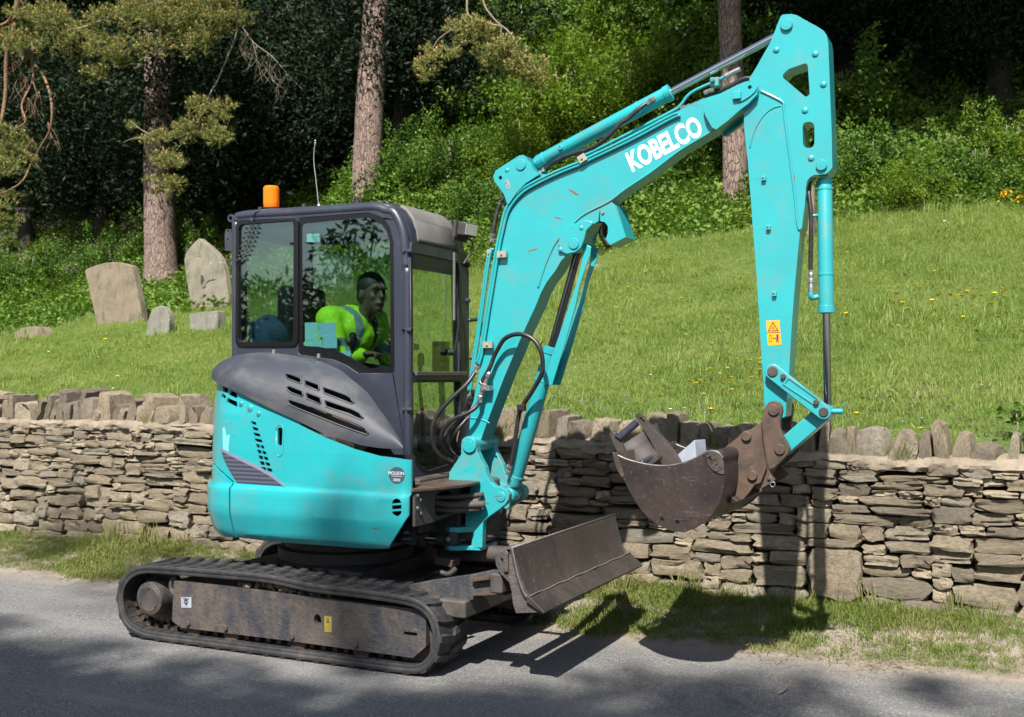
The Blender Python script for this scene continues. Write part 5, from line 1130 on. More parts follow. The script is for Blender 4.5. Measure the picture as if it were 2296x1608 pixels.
# raised inner plate of the arm box and its weld line
rp_ = xz('E', AY0-.004, (1664,462), (1672,458), (1802,528), (1812,640), (1836,820), (1868,1050), (1880,1190), (1898,1285), (1880,1608))+xz('J', AY0-.004, (250,1180), (240,1350), (226,1500), (160,1500), (141,1330), (132,1180), (121,1000), (109,850), (98,700), (87,560), (79,470), (84,430))
bead(arm, 'E', [(1672,460), (1740,492), (1800,526), (1806,560), (1814,640), (1838,820), (1868,1050), (1884,1220), (1896,1272)], AY0-.001, .007, m_teal)
bead(arm, 'E', [(1790,545), (1740,560), (1690,600), (1650,660), (1625,720), (1608,790)], AY0-.001, .0035, m_teal)
pin(arm, 'E', 1820, 68, AY0-.016, AY1+.016, .030); pin(arm, 'E', 2025, 892, AY0-.014, AY1+.014, .027)
for x, y in ((1762,219), (1990,243), (2038,421), (1930,573), (1966,852)):
    p = at('E', x, y, AY0); mb = MB(); mb.lathe((p.x, p.y+.001, p.z), (p.x, p.y-1, p.z), [(0, .017), (.004, .016), (.008, .008), (.009, .003)], 16); sub(mb.obj('plug_weld', m_teal, None, smooth=180), arm)
for n_, x, y in (('J',148,630), ('J',166,816), ('J',188,1067)):
    p = at(n_, x, y, AY0); mb = MB(); mb.box((p.x, p.y-.008, p.z), (.011, .010, .012)); mb.box((p.x, p.y-.0165, p.z), (.022, .002, .004)) if False else None; sub(mb.obj('hose_clip_boss', m_teal_worn, None, bevel=.003), arm)
    mb = MB(); mb.cyl((p.x-.002, p.y-.0175, p.z), (p.x-.002, p.y-.019, p.z), .005, 8); sub(mb.obj('boss_hole_shade', m_navy, None), arm)  # dark disc on the boss: the hole's shade is in its colour
# warning label
q = xz('J', AY0-.001, (156,1168), (206,1165), (213,1258), (163,1262)); m_warn = simple('orange_warning_label', (.80,.30,.005), .45, 0, .05)
sub(plate('warning_label', q, AY0-.0014, AY0+.001, m_warn, None, bevel=0), arm)
def mark(pts, holes=(), mat=None, name='label_mark'): sub(plate(name, xz('J', AY0-.002, *pts), AY0-.0026, AY0-.0012, mat or m_navy, None, [xz('J', AY0-.002, *h) for h in holes], bevel=0), arm)
mark([(162,1208), (181,1170), (203,1206)], [[(167,1205), (181,1177), (198,1203)]])
mark([(176,1200), (182,1186), (189,1199)], [[(179,1198), (182,1190), (186,1197)]])
mark([(158,1212), (209,1210), (209,1212), (158,1214)])
mark([(167,1222), (177,1222), (177,1248), (167,1248)], [[(169,1224), (175,1224), (175,1246), (169,1246)]])
mark([(194,1221), (199,1218), (203,1221), (202,1230), (204,1250), (200,1250), (198,1238), (196,1250), (193,1250), (195,1230)])
mark([(180,1234), (184,1230), (184,1233), (190,1233), (190,1230), (194,1234), (190,1238), (190,1235), (184,1235), (184,1238)])
# ---------------------------------------------------------------- hydraulic cylinders
def ram(label_, pA, pB, f, rb, rr, rod=None, barrel_mat=None, collar=True, eye=True):
    pA, pB = Vector(pA), Vector(pB); L = (pB-pA).length; u = (pB-pA)/L; r_ = E_(empty(label_)); y = Vector((0, 1, 0))
    mb = MB(); mb.lathe(pA+u*.05, pB, [(0, rb*.8), (.02, rb), (L*f-.09, rb), (L*f-.088, rb*1.1), (L*f-.055, rb*1.12), (L*f-.05, rb*.75)], 28); mb.cyl(pA-y*.05, pA+y*.05, rb*.95, 20); sub(mb.obj('barrel', barrel_mat or m_teal, None), r_)
    if collar:
        mb = MB(); mb.lathe(pA+u*(L*f-.20), pB, [(0, rb), (.002, rb*1.05), (.012, rb*1.05), (.014, rb)], 28); mb.lathe(pA+u*.10, pB, [(0, rb), (.002, rb*1.05), (.010, rb*1.05), (.012, rb)], 28); sub(mb.obj('collar', barrel_mat or m_teal, None), r_)
    mb = MB(); mb.cyl(pA+u*(L*f-.1), pB-u*.03, rr, 24, 0); sub(mb.obj('rod', rod or m_chrome, None), r_)
    if eye: mb = MB(); mb.cyl(pB-y*.05, pB+y*.05, rr*1.7, 20); sub(mb.obj('rod_eye', barrel_mat or m_teal, None), r_)
    return r_
CYL = .77
shift = lambda n, x, y, Y0: Vector((at(n, x, y, Y0).x, CYL, at(n, x, y, Y0).z))
c1_ = ram('arm_cylinder', shift('E', 265, 890, MY0-.036), shift('E', 1820, 68, AY0-.016), .575, .040, .020)
c2_ = ram('boom_cylinder', shift('K', 1320, 695, BY0), shift('E', 575, 1352, MY0-.024), .60, .043, .022, simple('black_chromed_rod', (.10,.10,.12), .12, .9, .1))
c3_ = ram('bucket_cylinder', shift('E', 2025, 892, AY0-.014), shift('J', 374, 1512, .66), .60, .037, .019, simple('grey_chromed_rod', (.28,.28,.33), .15, 1, .1))
p = at('E', 503, 793, .735); mb = MB(); mb.lathe((p.x, .737, p.z), (p.x, .70, p.z), [(0, .012), (.014, .012), (.016, .009), (.012, .006)], 14); sub(mb.obj('oil_port', m_teal, None), c1_)
# rod guard beside the boom cylinder
gd = W('E', (645,1352), (682,1372), (676,1420), (640,1520), (612,1608))+W('D', (1080,30), (1010,280), (935,523), (882,520), (905,430), (930,350), (1000,150), (1045,10))+W('E', (590,1600), (622,1480))
gdp = [(q.x, q.z) for q in (PY(p_, .735) for p_ in gd)]
sub(plate('rod_guard', fillet(gdp, .005), .728, .737, m_teal, None, bevel=.003), c2_)
sub(plate('rod_guard', fillet([(x+.01, z) for x, z in gdp], .005), .815, .824, m_teal, None, bevel=.003), c2_)
# hoses
hz_ = E_(empty('hydraulic_hoses'))
def hose(pts, r=.012, n='D', mat=None, fit=True, name='hose'):
    P = [at(*(q[:3] if len(q) == 4 else (n, q[0], q[1])), q[-1]) for q in pts]; mb = MB(); mb.tube(P, r, 10, 8); o = sub(mb.obj(name, mat or m_rubber, None, smooth=180), hz_)
    if fit:
        C_ = catmull(P, 8)
        for a, b in ((C_[0], C_[3]), (C_[-1], C_[-4])): d_ = (b-a).normalized(); mb = MB(); mb.lathe(a-d_*.01, b, [(0, r*.8), (.006, r*1.25), (.022, r*1.25), (.026, r*1.05), (.055, r*1.15)], 6); sub(mb.obj('hose_fitting', m_steel, None, smooth=None), o)
    return o
hose([(472,405,.70), (455,450,.68), (405,520,.64), (310,610,.60), (232,700,.58), (196,790,.58), (200,880,.60), (240,950,.64), (300,995,.72), (345,1010,.80)], .0125)
hose([(498,580,.66), (480,640,.65), (420,690,.62), (330,730,.60), (268,790,.60), (252,860,.62), (280,930,.68), (350,985,.78)], .0125)
hose([(427,590,.72), (415,660,.72), (350,730,.68), (292,800,.66), (272,870,.66), (300,930,.72), (380,985,.82)], .0115)
hose([(448,560,.78), (430,640,.78), (380,720,.74), (330,800,.70), (318,870,.72), (345,930,.8), (400,960,.86)], .0115)
hose([(440,700,.76), (400,740,.72), (350,800,.69), (335,850,.72), (350,900,.78), (400,940,.84)], .011)
hose([(520,540,.655), (505,500,.655), (548,420,.655), (575,350,.655), (600,300,.65), (640,240,.64), (700,212,.63), (765,215,.62), (825,250,.62), (862,310,.62), (875,390,.63), (865,460,.645), (810,560,.66), (760,635,.675), (730,700,.70), (715,790,.70), (700,900,.70), (680,1000,.70), (662,1060,.70)], .0125)
mb = MB(); p = at('D', 745, 660, .665); mb.box(p, (.022, .018, .018)); sub(mb.obj('hose_clamp', m_black, None, bevel=.005), hz_)
mb = MB(); a, b = at('D', 548, 440, .655), at('D', 492, 595, .655); mb.lathe(a, b, [(0, .010), (.01, .016), (.03, .016), (.04, .011), (.07, .011), (.075, .019), (.11, .019), (.115, .012), (.14, .012), (.145, .016), (.165, .016)], 8); mb.box(at('D', 545, 540, .665), (.014, .02, .014)); sub(mb.obj('hose_union', m_steel, None, smooth=None), hz_)
hose([('E', 1040, 505, .725), ('E', 985, 545, .70), ('E', 945, 575, .69), ('E', 895, 620, .685), ('E', 850, 650, .685), ('E', 790, 715, .685), ('E', 700, 785, .69), ('E', 600, 820, .70), ('E', 520, 848, .71), ('E', 440, 890, .74), ('E', 380, 938, .77)], .0125)
hose([('E', 100, 1340, .75), ('E', 112, 1250, .75), ('E', 135, 1150, .76), ('E', 172, 1085, .77)], .013)
hose([('J', 325, 1010, .745), ('J', 324, 940, .745), ('J', 326, 840, .74), ('J', 326, 760, .74), ('J', 318, 690, .75), ('J', 318, 650, .77), ('J', 335, 628, .78)], .011)
mb = MB(); a, b = at('J', 326, 985, .745), at('J', 326, 1048, .745); mb.lathe(a, b, [(0, .013), (.01, .015), (.03, .013), (.034, .017), (.05, .017), (.054, .013), (.075, .015), (.095, .015)], 10); sub(mb.obj('hose_union', m_steel, None, smooth=None), hz_)
mb = MB(); mb.tube([at('J', 326, 1050, .745), at('J', 326, 1072, .745), at('J', 332, 1080, .75), at('J', 352, 1076, .76)], .014, 10); mb.cyl(at('J', 330, 770, .74), at('J', 352, 768, .75), .008, 8); sub(mb.obj('steel_elbow', m_teal, None, smooth=180), c3_)
# ---------------------------------------------------------------- bucket linkage and hitch
lk = E_(empty('bucket_linkage'))
def link_bar(name, n, p0, p1, w0, w1, Y0, Y1, mat, par):
    """tapered bar with rounded ends between two pins (widths in metres)"""
    a = Vector(xz(n, Y0, p0)[0]); b = Vector(xz(n, Y0, p1)[0]); d = (b-a).normalized(); s = Vector((-d.y, d.x)); pts = []
    for k in range(9): t = PI/2+PI*k/8; pts.append(a+(s*math.sin(t)+d*math.cos(t))*w0)
    for k in range(9): t = -PI/2+PI*k/8; pts.append(b+(s*math.sin(t)+d*math.cos(t))*w1)
    return sub(plate(name, [tuple(p) for p in pts], Y0, Y1, mat, None, bevel=.005), par)
for Y0_, Y1_ in ((.655,.69), (.85,.885)):
    lb = link_bar('guide_link', 'G', (1410,155), (1775,445), .038, .036, Y0_, Y1_, m_teal_worn, lk)
p0, p1 = Vector(xz('G', .65, (1500,215))[0]), Vector(xz('G', .65, (1740,380))[0]); d_ = (p1-p0).normalized(); s_ = Vector((-d_.y, d_.x))
sub(plate('cast_rib', fillet([tuple(p0+s_*.024), tuple(p1+s_*.020), tuple(p1-s_*.020), tuple(p0-s_*.024)], .006), .650, .657, m_teal_worn, None, [fillet([tuple(p0+s_*.016+d_*.01), tuple(p1+s_*.012-d_*.01), tuple(p1-s_*.012-d_*.01), tuple(p0-s_*.016+d_*.01)], .006)], bevel=.002), lk)
pin(lk, 'G', 1410, 155, .648, .89, .026, m_dark); pin(lk, 'G', 1775, 445, .648, .89, .023, m_dark)
for x, y in ((1490,190), (1725,375)): p = at('G', x, y, .655); mb = MB(); mb.cyl((p.x,.64,p.z), (p.x,.66,p.z), .013, 12); sub(mb.obj('lock_pin', m_rust, None), lk)
mb = MB(); a = at('G', 1840, 440, .70); mb.cyl(a, a+Vector((.05,0,.002)), .014, 12); mb.tube([a+Vector((.03,0,.0)), a+Vector((.05,-.01,.03)), a+Vector((.075,-.01,.05))], .002, 5); sub(mb.obj('grease_pipe', m_teal, None), lk)
link_bar('push_link', 'G', (1775,445), (1465,712), .040, .040, .705, .835, m_teal_worn, lk)
hit = E_(empty('quick_hitch'))
h1 = xz('G', .62, (1330,515), (1345,455), (1360,400), (1385,372), (1420,362), (1458,374), (1478,405), (1482,440), (1468,500), (1466,560), (1482,610), (1515,660), (1535,705), (1522,745), (1470,800), (1420,848), (1385,858), (1362,780), (1345,660))
for Y0_, Y1_ in ((.622,.655), (.885,.918)): sub(plate('hitch_plate', fillet(h1, .01), Y0_, Y1_, m_rust, None, bevel=.005), hit)
h2 = xz('G', .60, (1262,600), (1285,560), (1325,512), (1336,560), (1348,680), (1372,830), (1392,880), (1432,930), (1400,955), (1345,985), (1295,995), (1272,962), (1308,920), (1300,780), (1285,690))
for Y0_, Y1_ in ((.595,.62), (.92,.945)): sub(plate('hitch_jaw', fillet(h2, .006), Y0_, Y1_, m_rust, None, bevel=.004), hit)
hc = xz('G', .66, (1345,560), (1460,580), (1500,700), (1420,820), (1385,850), (1330,940), (1300,900), (1330,700)); sub(plate('hitch_body', fillet(hc, .01), .655, .885, m_dark, None, bevel=.006), hit)
pin(hit, 'G', 1418, 430, .612, .93, .028, m_rust); pin(hit, 'G', 1462, 712, .612, .93, .026, m_rust)
for x, y in ((1222,618), (1265,900)): pin(hit, 'G', x, y, .556, .984, .024, m_rust, False)
mb = MB(); a = at('G', 1390, 915, .60); mb.cyl((a.x,.585,a.z), (a.x,.62,a.z), .009, 10); sub(mb.obj('safety_pin', m_rust, None), hit)
mb = MB(); mb.tube([at('G', 1395, 905, .58), at('G', 1402, 935, .58), at('G', 1395, 960, .58), at('G', 1410, 980, .58), at('G', 1430, 965, .58), at('G', 1422, 945, .58), at('G', 1405, 950, .58)], .0022, 6); sub(mb.obj('spring_clip', m_steel, None, smooth=180), hit)
# ---------------------------------------------------------------- bucket
bk = E_(empty('digging_bucket')); KY0, KY1 = .30, 1.24
shell = W('G', (285,752), (302,820), (330,880), (352,925), (385,972), (422,1035), (468,1110), (528,1180), (606,1240), (700,1283), (790,1290), (860,1266), (928,1222), (988,1160), (1034,1075), (1062,980), (1066,890), (1056,800), (1030,745))
sp = catmull([(q.x, 0, q.z) for q in (PY(p_, KY0) for p_ in shell)], 2)
inn = []
for i in range(len(sp)):
    t = (sp[min(i+1, len(sp)-1)]-sp[max(0, i-1)]).normalized(); inn.append(sp[i]+Vector((-t.z, 0, t.x))*.012)
prof_ = [(p.x, p.z) for p in sp]+[(p.x, p.z) for p in inn[::-1]]
sub(plate('bucket_shell', prof_, KY0+.004, KY1-.004, m_bucket, None, bevel=0), bk)
rim = W('G', (275,736), (300,748), (350,772), (400,790), (500,815), (600,828), (700,825), (800,802), (880,768), (940,732), (985,721), (1030,734), (1060,775))
side_ = rim+W('G', (1076,880), (1070,980), (1042,1080), (994,1168), (932,1230), (862,1275), (790,1301), (700,1293), (602,1250), (520,1190), (460,1115), (415,1040), (375,965), (345,905), (318,870), (295,815))
sdp = [(q.x, q.z) for q in (PY(p_, KY0) for p_ in side_)]
m_worn2 = simple('bright_worn_rim', (.17,.165,.165), .4, .6, .5, 30, .002, 80)
for yy in (KY0-.007, KY1+.007): mb = MB(); mb.tube([(q.x, yy, q.z) for q in (PY(p_, KY0) for p_ in rim)], .0065, 6, 4); sub(mb.obj('worn_rim', m_worn2, None, smooth=180), bk)
hl = [ring2(*xz('G', KY0, q_)[0], .0105, n=14) for q_ in ((630,1208), (738,1228), (843,1203))]
sub(plate('bucket_side', sdp, KY0-.014, KY0, m_bucket, None, hl, bevel=.003), bk); sub(plate('bucket_side', sdp, KY1, KY1+.014, m_bucket, None, hl, bevel=.003), bk)
lip = xz('G', KY0, (275,736), (306,728), (360,895), (345,912), (312,860), (290,800)); 
sub(plate('cutting_edge', fillet(lip, .003), KY0-.018, KY1+.018, m_rust, None, bevel=.003), bk)
wp = fillet(xz('G', KY0-.02, (935,760), (960,728), (990,722), (1035,740), (1062,800), (1068,890), (1040,890), (990,870), (950,820)), .02)
sub(plate('wear_patch', wp, KY0-.020, KY0-.013, m_dark, None, bevel=.003), bk)
for k, ch_ in enumerate('MR5'):
    me = text_mesh(ch_, .052, .0025, .002); c_ = at('G', 975+k*22, 770+k*38, KY0-.021)
    o = sub(link('cast_number', me, m_rust, None, smooth=None), bk); o.matrix_basis = Matrix.Translation(c_) @ Matrix.Rotation(1.05, 4, 'Y') @ Matrix.Rotation(PI/2, 4, 'X')
tt = at('G', 1010, 742, KY0); mb = MB(); mb.cyl((tt.x+.005, KY0, tt.z-.015), (tt.x+.005, KY1, tt.z-.015), .034, 20, .05); sub(mb.obj('top_tube', m_bucket, None), bk)
ear = xz('G', .58, (1080,690), (1160,630), (1205,582), (1262,565), (1330,510), (1340,640), (1352,740), (1372,840), (1330,950), (1285,965), (1255,1010), (1205,1070), (1085,1082), (1040,1120), (1060,1000), (1070,860), (1060,750))
for Y0_, Y1_ in ((.572,.592), (.948,.968)): sub(plate('bucket_ear', fillet(ear, .012), Y0_, Y1_, m_rust, None, bevel=.004), bk)
bpz = xz('G', .58, (1075,985), (1195,1070), (1180,1085), (1050,1080)); sub(plate('ear_stiffener', bpz, .50, 1.04, m_bucket, None, bevel=.003), bk)

# ---------------------------------------------------------------- dozer blade
bl = E_(empty('dozer_blade'))
bpf = [(x, z) for x, z in xz('H', 0, (748,524), (757,560), (768,620), (785,700), (808,790), (832,862), (858,915), (888,958))]
pt = catmull([(x, 0, z) for x, z in bpf], 3); inn = []
for i in range(len(pt)):
    t = (pt[min(i+1, len(pt)-1)]-pt[max(0, i-1)]).normalized(); inn.append(pt[i]+Vector((t.z, 0, -t.x))*.014)
inn = [p if p.x < q.x else q-(p-q) for p, q in zip(inn, pt)]
sub(plate('mouldboard', [(p.x, p.z) for p in pt]+[(p.x, p.z) for p in inn[::-1]], .0, 1.43, m_blade, None, bevel=.0025), bl)
ce = xz('H', 0, (936,1002), (945,992), (1022,1070), (1016,1080)); x0_, z0_ = pt[-1].x, pt[-1].z
tip = xz('H', 0, (1020,1076))[0]; sub(plate('cutting_edge', [(x0_-.004, z0_+.004), (x0_+.004, z0_+.014), (tip[0]+.004, tip[1]+.006), (tip[0], tip[1]-.004), (x0_-.012, z0_-.012)], -.006, 1.436, m_blade, None, bevel=.002), bl)
m_sand = simple('dry_sandy_dirt', (.15,.125,.10), .95, 0, .6, 30, .006, 60); m_worn = simple('pale_worn_edge', (.20,.19,.18), .5, .4, .5, 25, .002, 80)
wl_ = MB(); wl_.tube([(x0_+.006+.002*math.sin(k*2.3), .01+k*.0707, z0_+.015+.002*math.sin(k*1.7)) for k in range(21)], .0038, 6, 3); sub(wl_.obj('dirt_line', m_sand, None, smooth=180), bl)
wl_ = MB(); wl_.tube([(pt[0].x-.004, .0, pt[0].z+.002), (pt[0].x-.004, 1.43, pt[0].z+.002)], .006, 8, 1); wl_.tube([(p.x, -.001, p.z) for p in pt[::2]], .0045, 6, 2); sub(wl_.obj('worn_edge', m_worn, None, smooth=180), bl)  # pale tubes: worn metal, with the edge highlight put into the colour
endp = xz('H', .0, (748,524), (768,620), (785,700), (808,790), (838,862), (880,930), (940,1000), (1012,1076), (770,1082), (745,1000), (735,900), (715,820), (640,745), (600,670), (592,610), (620,575), (690,535))
eh = [fillet(xz('H', .0, (632,612), (662,608), (690,650), (662,668)), .008)]
for Y0_, Y1_ in ((.012,.030), (1.40,1.418)): sub(plate('end_gusset', fillet(endp, .006), Y0_, Y1_, m_mudsteel, None, eh, bevel=.003), bl)
mb = MB(); p = at('H', 700, 640, .01); mb.box((p.x, .006, p.z), (.012, .008, .045), None); mb.cyl((p.x, .0, p.z+.04), (p.x, .015, p.z+.04), .014, 10); sub(mb.obj('tow_shackle', m_mudsteel, None, bevel=.004), bl)
for yb in (.20, 1.30):
    ar_ = [(p.x, p.z) for p in (at('H', x, y, yb+.0) for x, y in ((-120,830), (60,795), (400,745), (590,706), (700,720), (735,800), (738,912), (440,920), (460,955), (340,970), (120,985), (-120,960)))]
    sub(plate('blade_arm', fillet(ar_, .006), yb-.02, yb+.02, m_mudsteel, None, bevel=.004), bl)
    for (y0, y1) in ((760,795), (895,915)):
        rb_ = [(p.x, p.z) for p in (at('H', x, y, yb-.02) for x, y in ((415,y0+10), (640,y0-15 if y0 < 800 else y0), (735,y0+(10 if y0 < 800 else 5)), (730,y1+2), (640,y1-22 if y0 < 800 else y1-3), (440,y1+5)))]
        sub(plate('arm_flange', rb_, yb-.055, yb+.055, m_rust, None, bevel=.002), bl)
mb = MB(); mb.box((1.37, .75, .50), (.035, .72, .05)); mb.box((1.05, .75, .33), (.10, .62, .045)); sub(mb.obj('cross_tube', m_dark, None, bevel=.012), bl)
cb_ = ram('blade_cylinder', (.62, .75, .50), (1.36, .75, .53), .70, .045, .022, None, m_dark)
hose([('H', 20, 780, .55), ('H', 70, 745, .50), ('H', 130, 730, .48), ('H', 200, 745, .5), ('H', 260, 700, .55)], .016, 'H', m_dark, False)
hose([('H', 760, 1185, 1.2), ('H', 850, 1150, 1.2), ('H', 900, 1110, 1.2), ('H', 920, 1075, 1.25)], .012, 'H', m_mudsteel, False)
bx = xz('H', .62, (75,640), (95,570), (315,605), (255,690)); mb = MB(); c_ = at('H', 195, 630, .60); M_ = Matrix.Translation(c_) @ Matrix.Rotation(.12, 4, 'Y'); mb.box((0,0,0), (.055, .05, .022), M_); E_(mb.obj('stop_block', m_rust, None, bevel=.006))
# ================================================================ trees, bushes, canopy
def mk_bark(name, c1, c2, c3, sc=1.0):
    s = NT(name); co = s.coord((1,1,.30)); v = s.n('ShaderNodeTexVoronoi', feature='DISTANCE_TO_EDGE'); nz = s.n('ShaderNodeTexNoise'); s.l(co, nz.inputs[0]); nz.inputs['Scale'].default_value = 5
    ad = s.n('ShaderNodeVectorMath', operation='ADD'); s.l(co, ad.inputs[0]); sc_ = s.n('ShaderNodeVectorMath', operation='SCALE'); s.l(nz.outputs[1], sc_.inputs[0]); sc_.inputs['Scale'].default_value = .22; s.l(sc_.outputs[0], ad.inputs[1]); s.l(ad.outputs[0], v.inputs[0]); v.inputs['Scale'].default_value = 21*sc
    n = s.noise(s.coord(), 3, 6, .7); a = s.mix(s.ramp(n, [(.35, 0), (.65, 1)]), c1, c2); e = s.ramp(v.outputs[0], [(0, .25), (.11, 1)]); a = s.mix(e, c3, a)
    s.bump(s.mix(.3, e, s.noise(s.coord(), 30, 6, .7)), .03, .9); return s.fin(a, .95)
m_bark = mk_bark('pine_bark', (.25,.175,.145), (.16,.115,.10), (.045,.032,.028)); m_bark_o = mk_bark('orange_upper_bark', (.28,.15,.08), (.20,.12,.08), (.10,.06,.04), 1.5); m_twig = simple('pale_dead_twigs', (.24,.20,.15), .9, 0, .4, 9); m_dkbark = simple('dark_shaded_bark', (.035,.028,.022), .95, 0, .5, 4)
def trunk_obj(par, base, top, r0, r1, mat, n=20, name='trunk', wob=.05, flare=.5):
    base, top = Vector(base), Vector(top); K = 26; vs = []; fs = []
    for i in range(K+1):
        t = i/K; c = base.lerp(top, t)+Vector((noise.noise((t*3, base.x, 0)), noise.noise((t*3, base.y, 4)), 0))*wob; r = r0+(r1-r0)*t+r0*flare*max(0, 1-t*12)**2
        for k in range(n):
            a = 2*PI*k/n; rr_ = r*(1+.07*noise.noise((math.cos(a)*2+base.x, math.sin(a)*2, t*14))); vs.append((c.x+rr_*math.cos(a), c.y+rr_*math.sin(a), c.z))
    for i in range(K):
        for k in range(n): fs.append((i*n+k, i*n+(k+1) % n, (i+1)*n+(k+1) % n, (i+1)*n+k))
    fs += [tuple(range(n)), tuple(range(K*n, K*n+n))]
    o = raw(name, vs, fs, mat, None, smooth=180); o.parent = par; o.matrix_parent_inverse = Matrix.Translation(-par.location); return o
def kids(o, par): o.parent = par; o.matrix_parent_inverse = Matrix.Translation(-par.location); return o
def leaf_mesh(name, C, D, ll, lw, mat):
    """one folded leaf per centre; C, D are (N,3) arrays"""
    n = len(C); D = D/np.linalg.norm(D, axis=1, keepdims=True); R = rng.normal(0, 1, (n, 3)); S = np.cross(D, R); S /= np.linalg.norm(S, axis=1, keepdims=True); U = np.cross(S, D)
    l = ll*rng.uniform(.6, 1.25, (n, 1)); w = lw*rng.uniform(.7, 1.2, (n, 1))
    V = np.stack([C, C+D*l*.45+S*w+U*w*.35, C+D*l, C+D*l*.45-S*w+U*w*.35], 1).reshape(-1, 3)
    me = bpy.data.meshes.new(name); me.vertices.add(4*n); me.vertices.foreach_set('co', V.ravel()); me.loops.add(6*n); me.polygons.add(2*n)
    b = np.arange(n)[:, None]*4; me.loops.foreach_set('vertex_index', (b+np.array([0, 1, 2, 0, 2, 3])).ravel().astype(np.int32))
    me.polygons.foreach_set('loop_start', np.arange(0, 6*n, 3).astype(np.int32)); me.polygons.foreach_set('loop_total', np.full(2*n, 3, np.int32)) if False else None
    me.update(calc_edges=True); me.materials.append(mat); return me
def crown_pts(blobs, n, thick=.45, clump=.5):
    """leaf positions through a crown made of lumps: (x,y,z,rx,ry,rz)"""
    B = np.array(blobs, float); vol = B[:, 3]*B[:, 4]*B[:, 5]; k = rng.choice(len(B), n*2, p=vol**.7/np.sum(vol**.7))
    d = rng.normal(0, 1, (n*2, 3)); d /= np.linalg.norm(d, axis=1, keepdims=True); r = 1-thick*rng.random((n*2, 1))**1.5
    P = B[k, :3]+d*r*B[k, 3:6]
    keep = np.array([noise.noise(Vector(p)*2.1/clump*.5)+.35*noise.noise(Vector(p)*4.7/clump*.5) > -.12 for p in P]); P, d = P[keep][:n], d[keep][:n]
    D = d*.8+rng.normal(0, .6, d.shape)+np.array([0, 0, -.25]); return P, D
def bush_me(seed, mat, n, ll, lw, w=1.0, h=1.0, shoots=60):
    """ragged bush: arching shoots of different lengths, leaves round their outer parts"""
    r_ = random.Random(seed); A = []; Dr = []; Ra = []
    for _ in range(shoots):
        a = r_.uniform(0, 6.28); L = r_.uniform(.45, 1.15); out = r_.uniform(.15, 1.0)*w; b = (r_.uniform(-.45, .45)*w, r_.uniform(-.45, .45)*w, 0); up = h*L*(1.05-.5*out/w)
        for k in range(9):
            t = .25+.75*k/8; A.append((b[0]+out*t*t*math.cos(a)*.8, b[1]+out*t*t*math.sin(a)*.8, up*t*(1.25-.35*t*t*out))); Dr.append((math.cos(a)*.5, math.sin(a)*.5, .7-.9*t*out)); Ra.append(.17*w*(1.15-.75*t))
    A, Dr, Ra = np.array(A), np.array(Dr), np.array(Ra); k = rng.integers(0, len(A), n); g = rng.normal(0, .55, (n, 3))*Ra[k][:, None]
    return leaf_mesh('foliage', A[k]+g, Dr[k]*.6+g*3+rng.normal(0, .5, (n, 3)), ll, lw, mat)
def stems_me(seed, h, n=7):
    r_ = random.Random(seed); mb = MB()
    for _ in range(n):
        a = r_.uniform(0, 6.28); q = r_.uniform(.15, .6)*h*.5; mb.tube([(0,0,-.15), (q*.3*math.cos(a), q*.3*math.sin(a), h*.35), (q*math.cos(a+.3), q*math.sin(a+.3), h*.85)], lambda t: .02*(1-.8*t), 6, 3)
    o = mb.obj('stems', m_twig, None, smooth=180); me = o.data; bpy.data.objects.remove(o); return me
lime = [bush_me(s, m_lime, 15000, .050, .013) for s in (1, 2, 3)]; midg = [bush_me(s, m_mid, 14000, .055, .018) for s in (4, 5, 6)]; stm = [stems_me(s, 1) for s in (1, 2)]
def bush(px, kind, sc_, label, cat='bush', Y=None, group=None, name='bush', zs=1.0):
    q = on_ground(px) if Y is None else PY(px, Y)
    b = empty(name, q-Vector((0,0,.1))); tag(b, label, cat, group)
    b.rotation_euler = (0, 0, random.uniform(0, 6.28)); b.scale = (sc_, sc_, sc_*zs)
    for nm, me in (('foliage', random.choice(kind)), ('stems', random.choice(stm))):
        o = bpy.data.objects.new(nm, me); COL.objects.link(o); o.parent = b
    return b
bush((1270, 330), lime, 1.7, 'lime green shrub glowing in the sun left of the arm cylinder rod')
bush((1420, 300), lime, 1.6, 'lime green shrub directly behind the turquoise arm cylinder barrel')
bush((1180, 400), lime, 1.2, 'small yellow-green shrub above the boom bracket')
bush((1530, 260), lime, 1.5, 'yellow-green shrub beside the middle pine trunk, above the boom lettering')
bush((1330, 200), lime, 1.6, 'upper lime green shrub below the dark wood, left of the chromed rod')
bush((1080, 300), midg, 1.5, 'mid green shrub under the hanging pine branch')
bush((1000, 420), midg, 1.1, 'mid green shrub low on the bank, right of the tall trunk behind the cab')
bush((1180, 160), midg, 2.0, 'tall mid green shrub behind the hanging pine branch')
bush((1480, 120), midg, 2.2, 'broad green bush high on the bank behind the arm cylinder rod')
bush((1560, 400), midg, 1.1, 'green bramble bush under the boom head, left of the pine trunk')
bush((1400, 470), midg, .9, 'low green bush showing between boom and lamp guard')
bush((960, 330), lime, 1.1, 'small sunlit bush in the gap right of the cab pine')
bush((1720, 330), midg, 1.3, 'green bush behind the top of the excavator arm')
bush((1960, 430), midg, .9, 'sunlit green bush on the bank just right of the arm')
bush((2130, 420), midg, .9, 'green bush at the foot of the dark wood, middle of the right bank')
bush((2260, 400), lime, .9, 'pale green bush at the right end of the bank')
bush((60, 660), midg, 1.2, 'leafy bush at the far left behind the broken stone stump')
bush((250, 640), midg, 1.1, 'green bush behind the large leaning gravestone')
bush((440, 600), midg, 1.1, 'green bush between the pine base and the pointed gravestone')
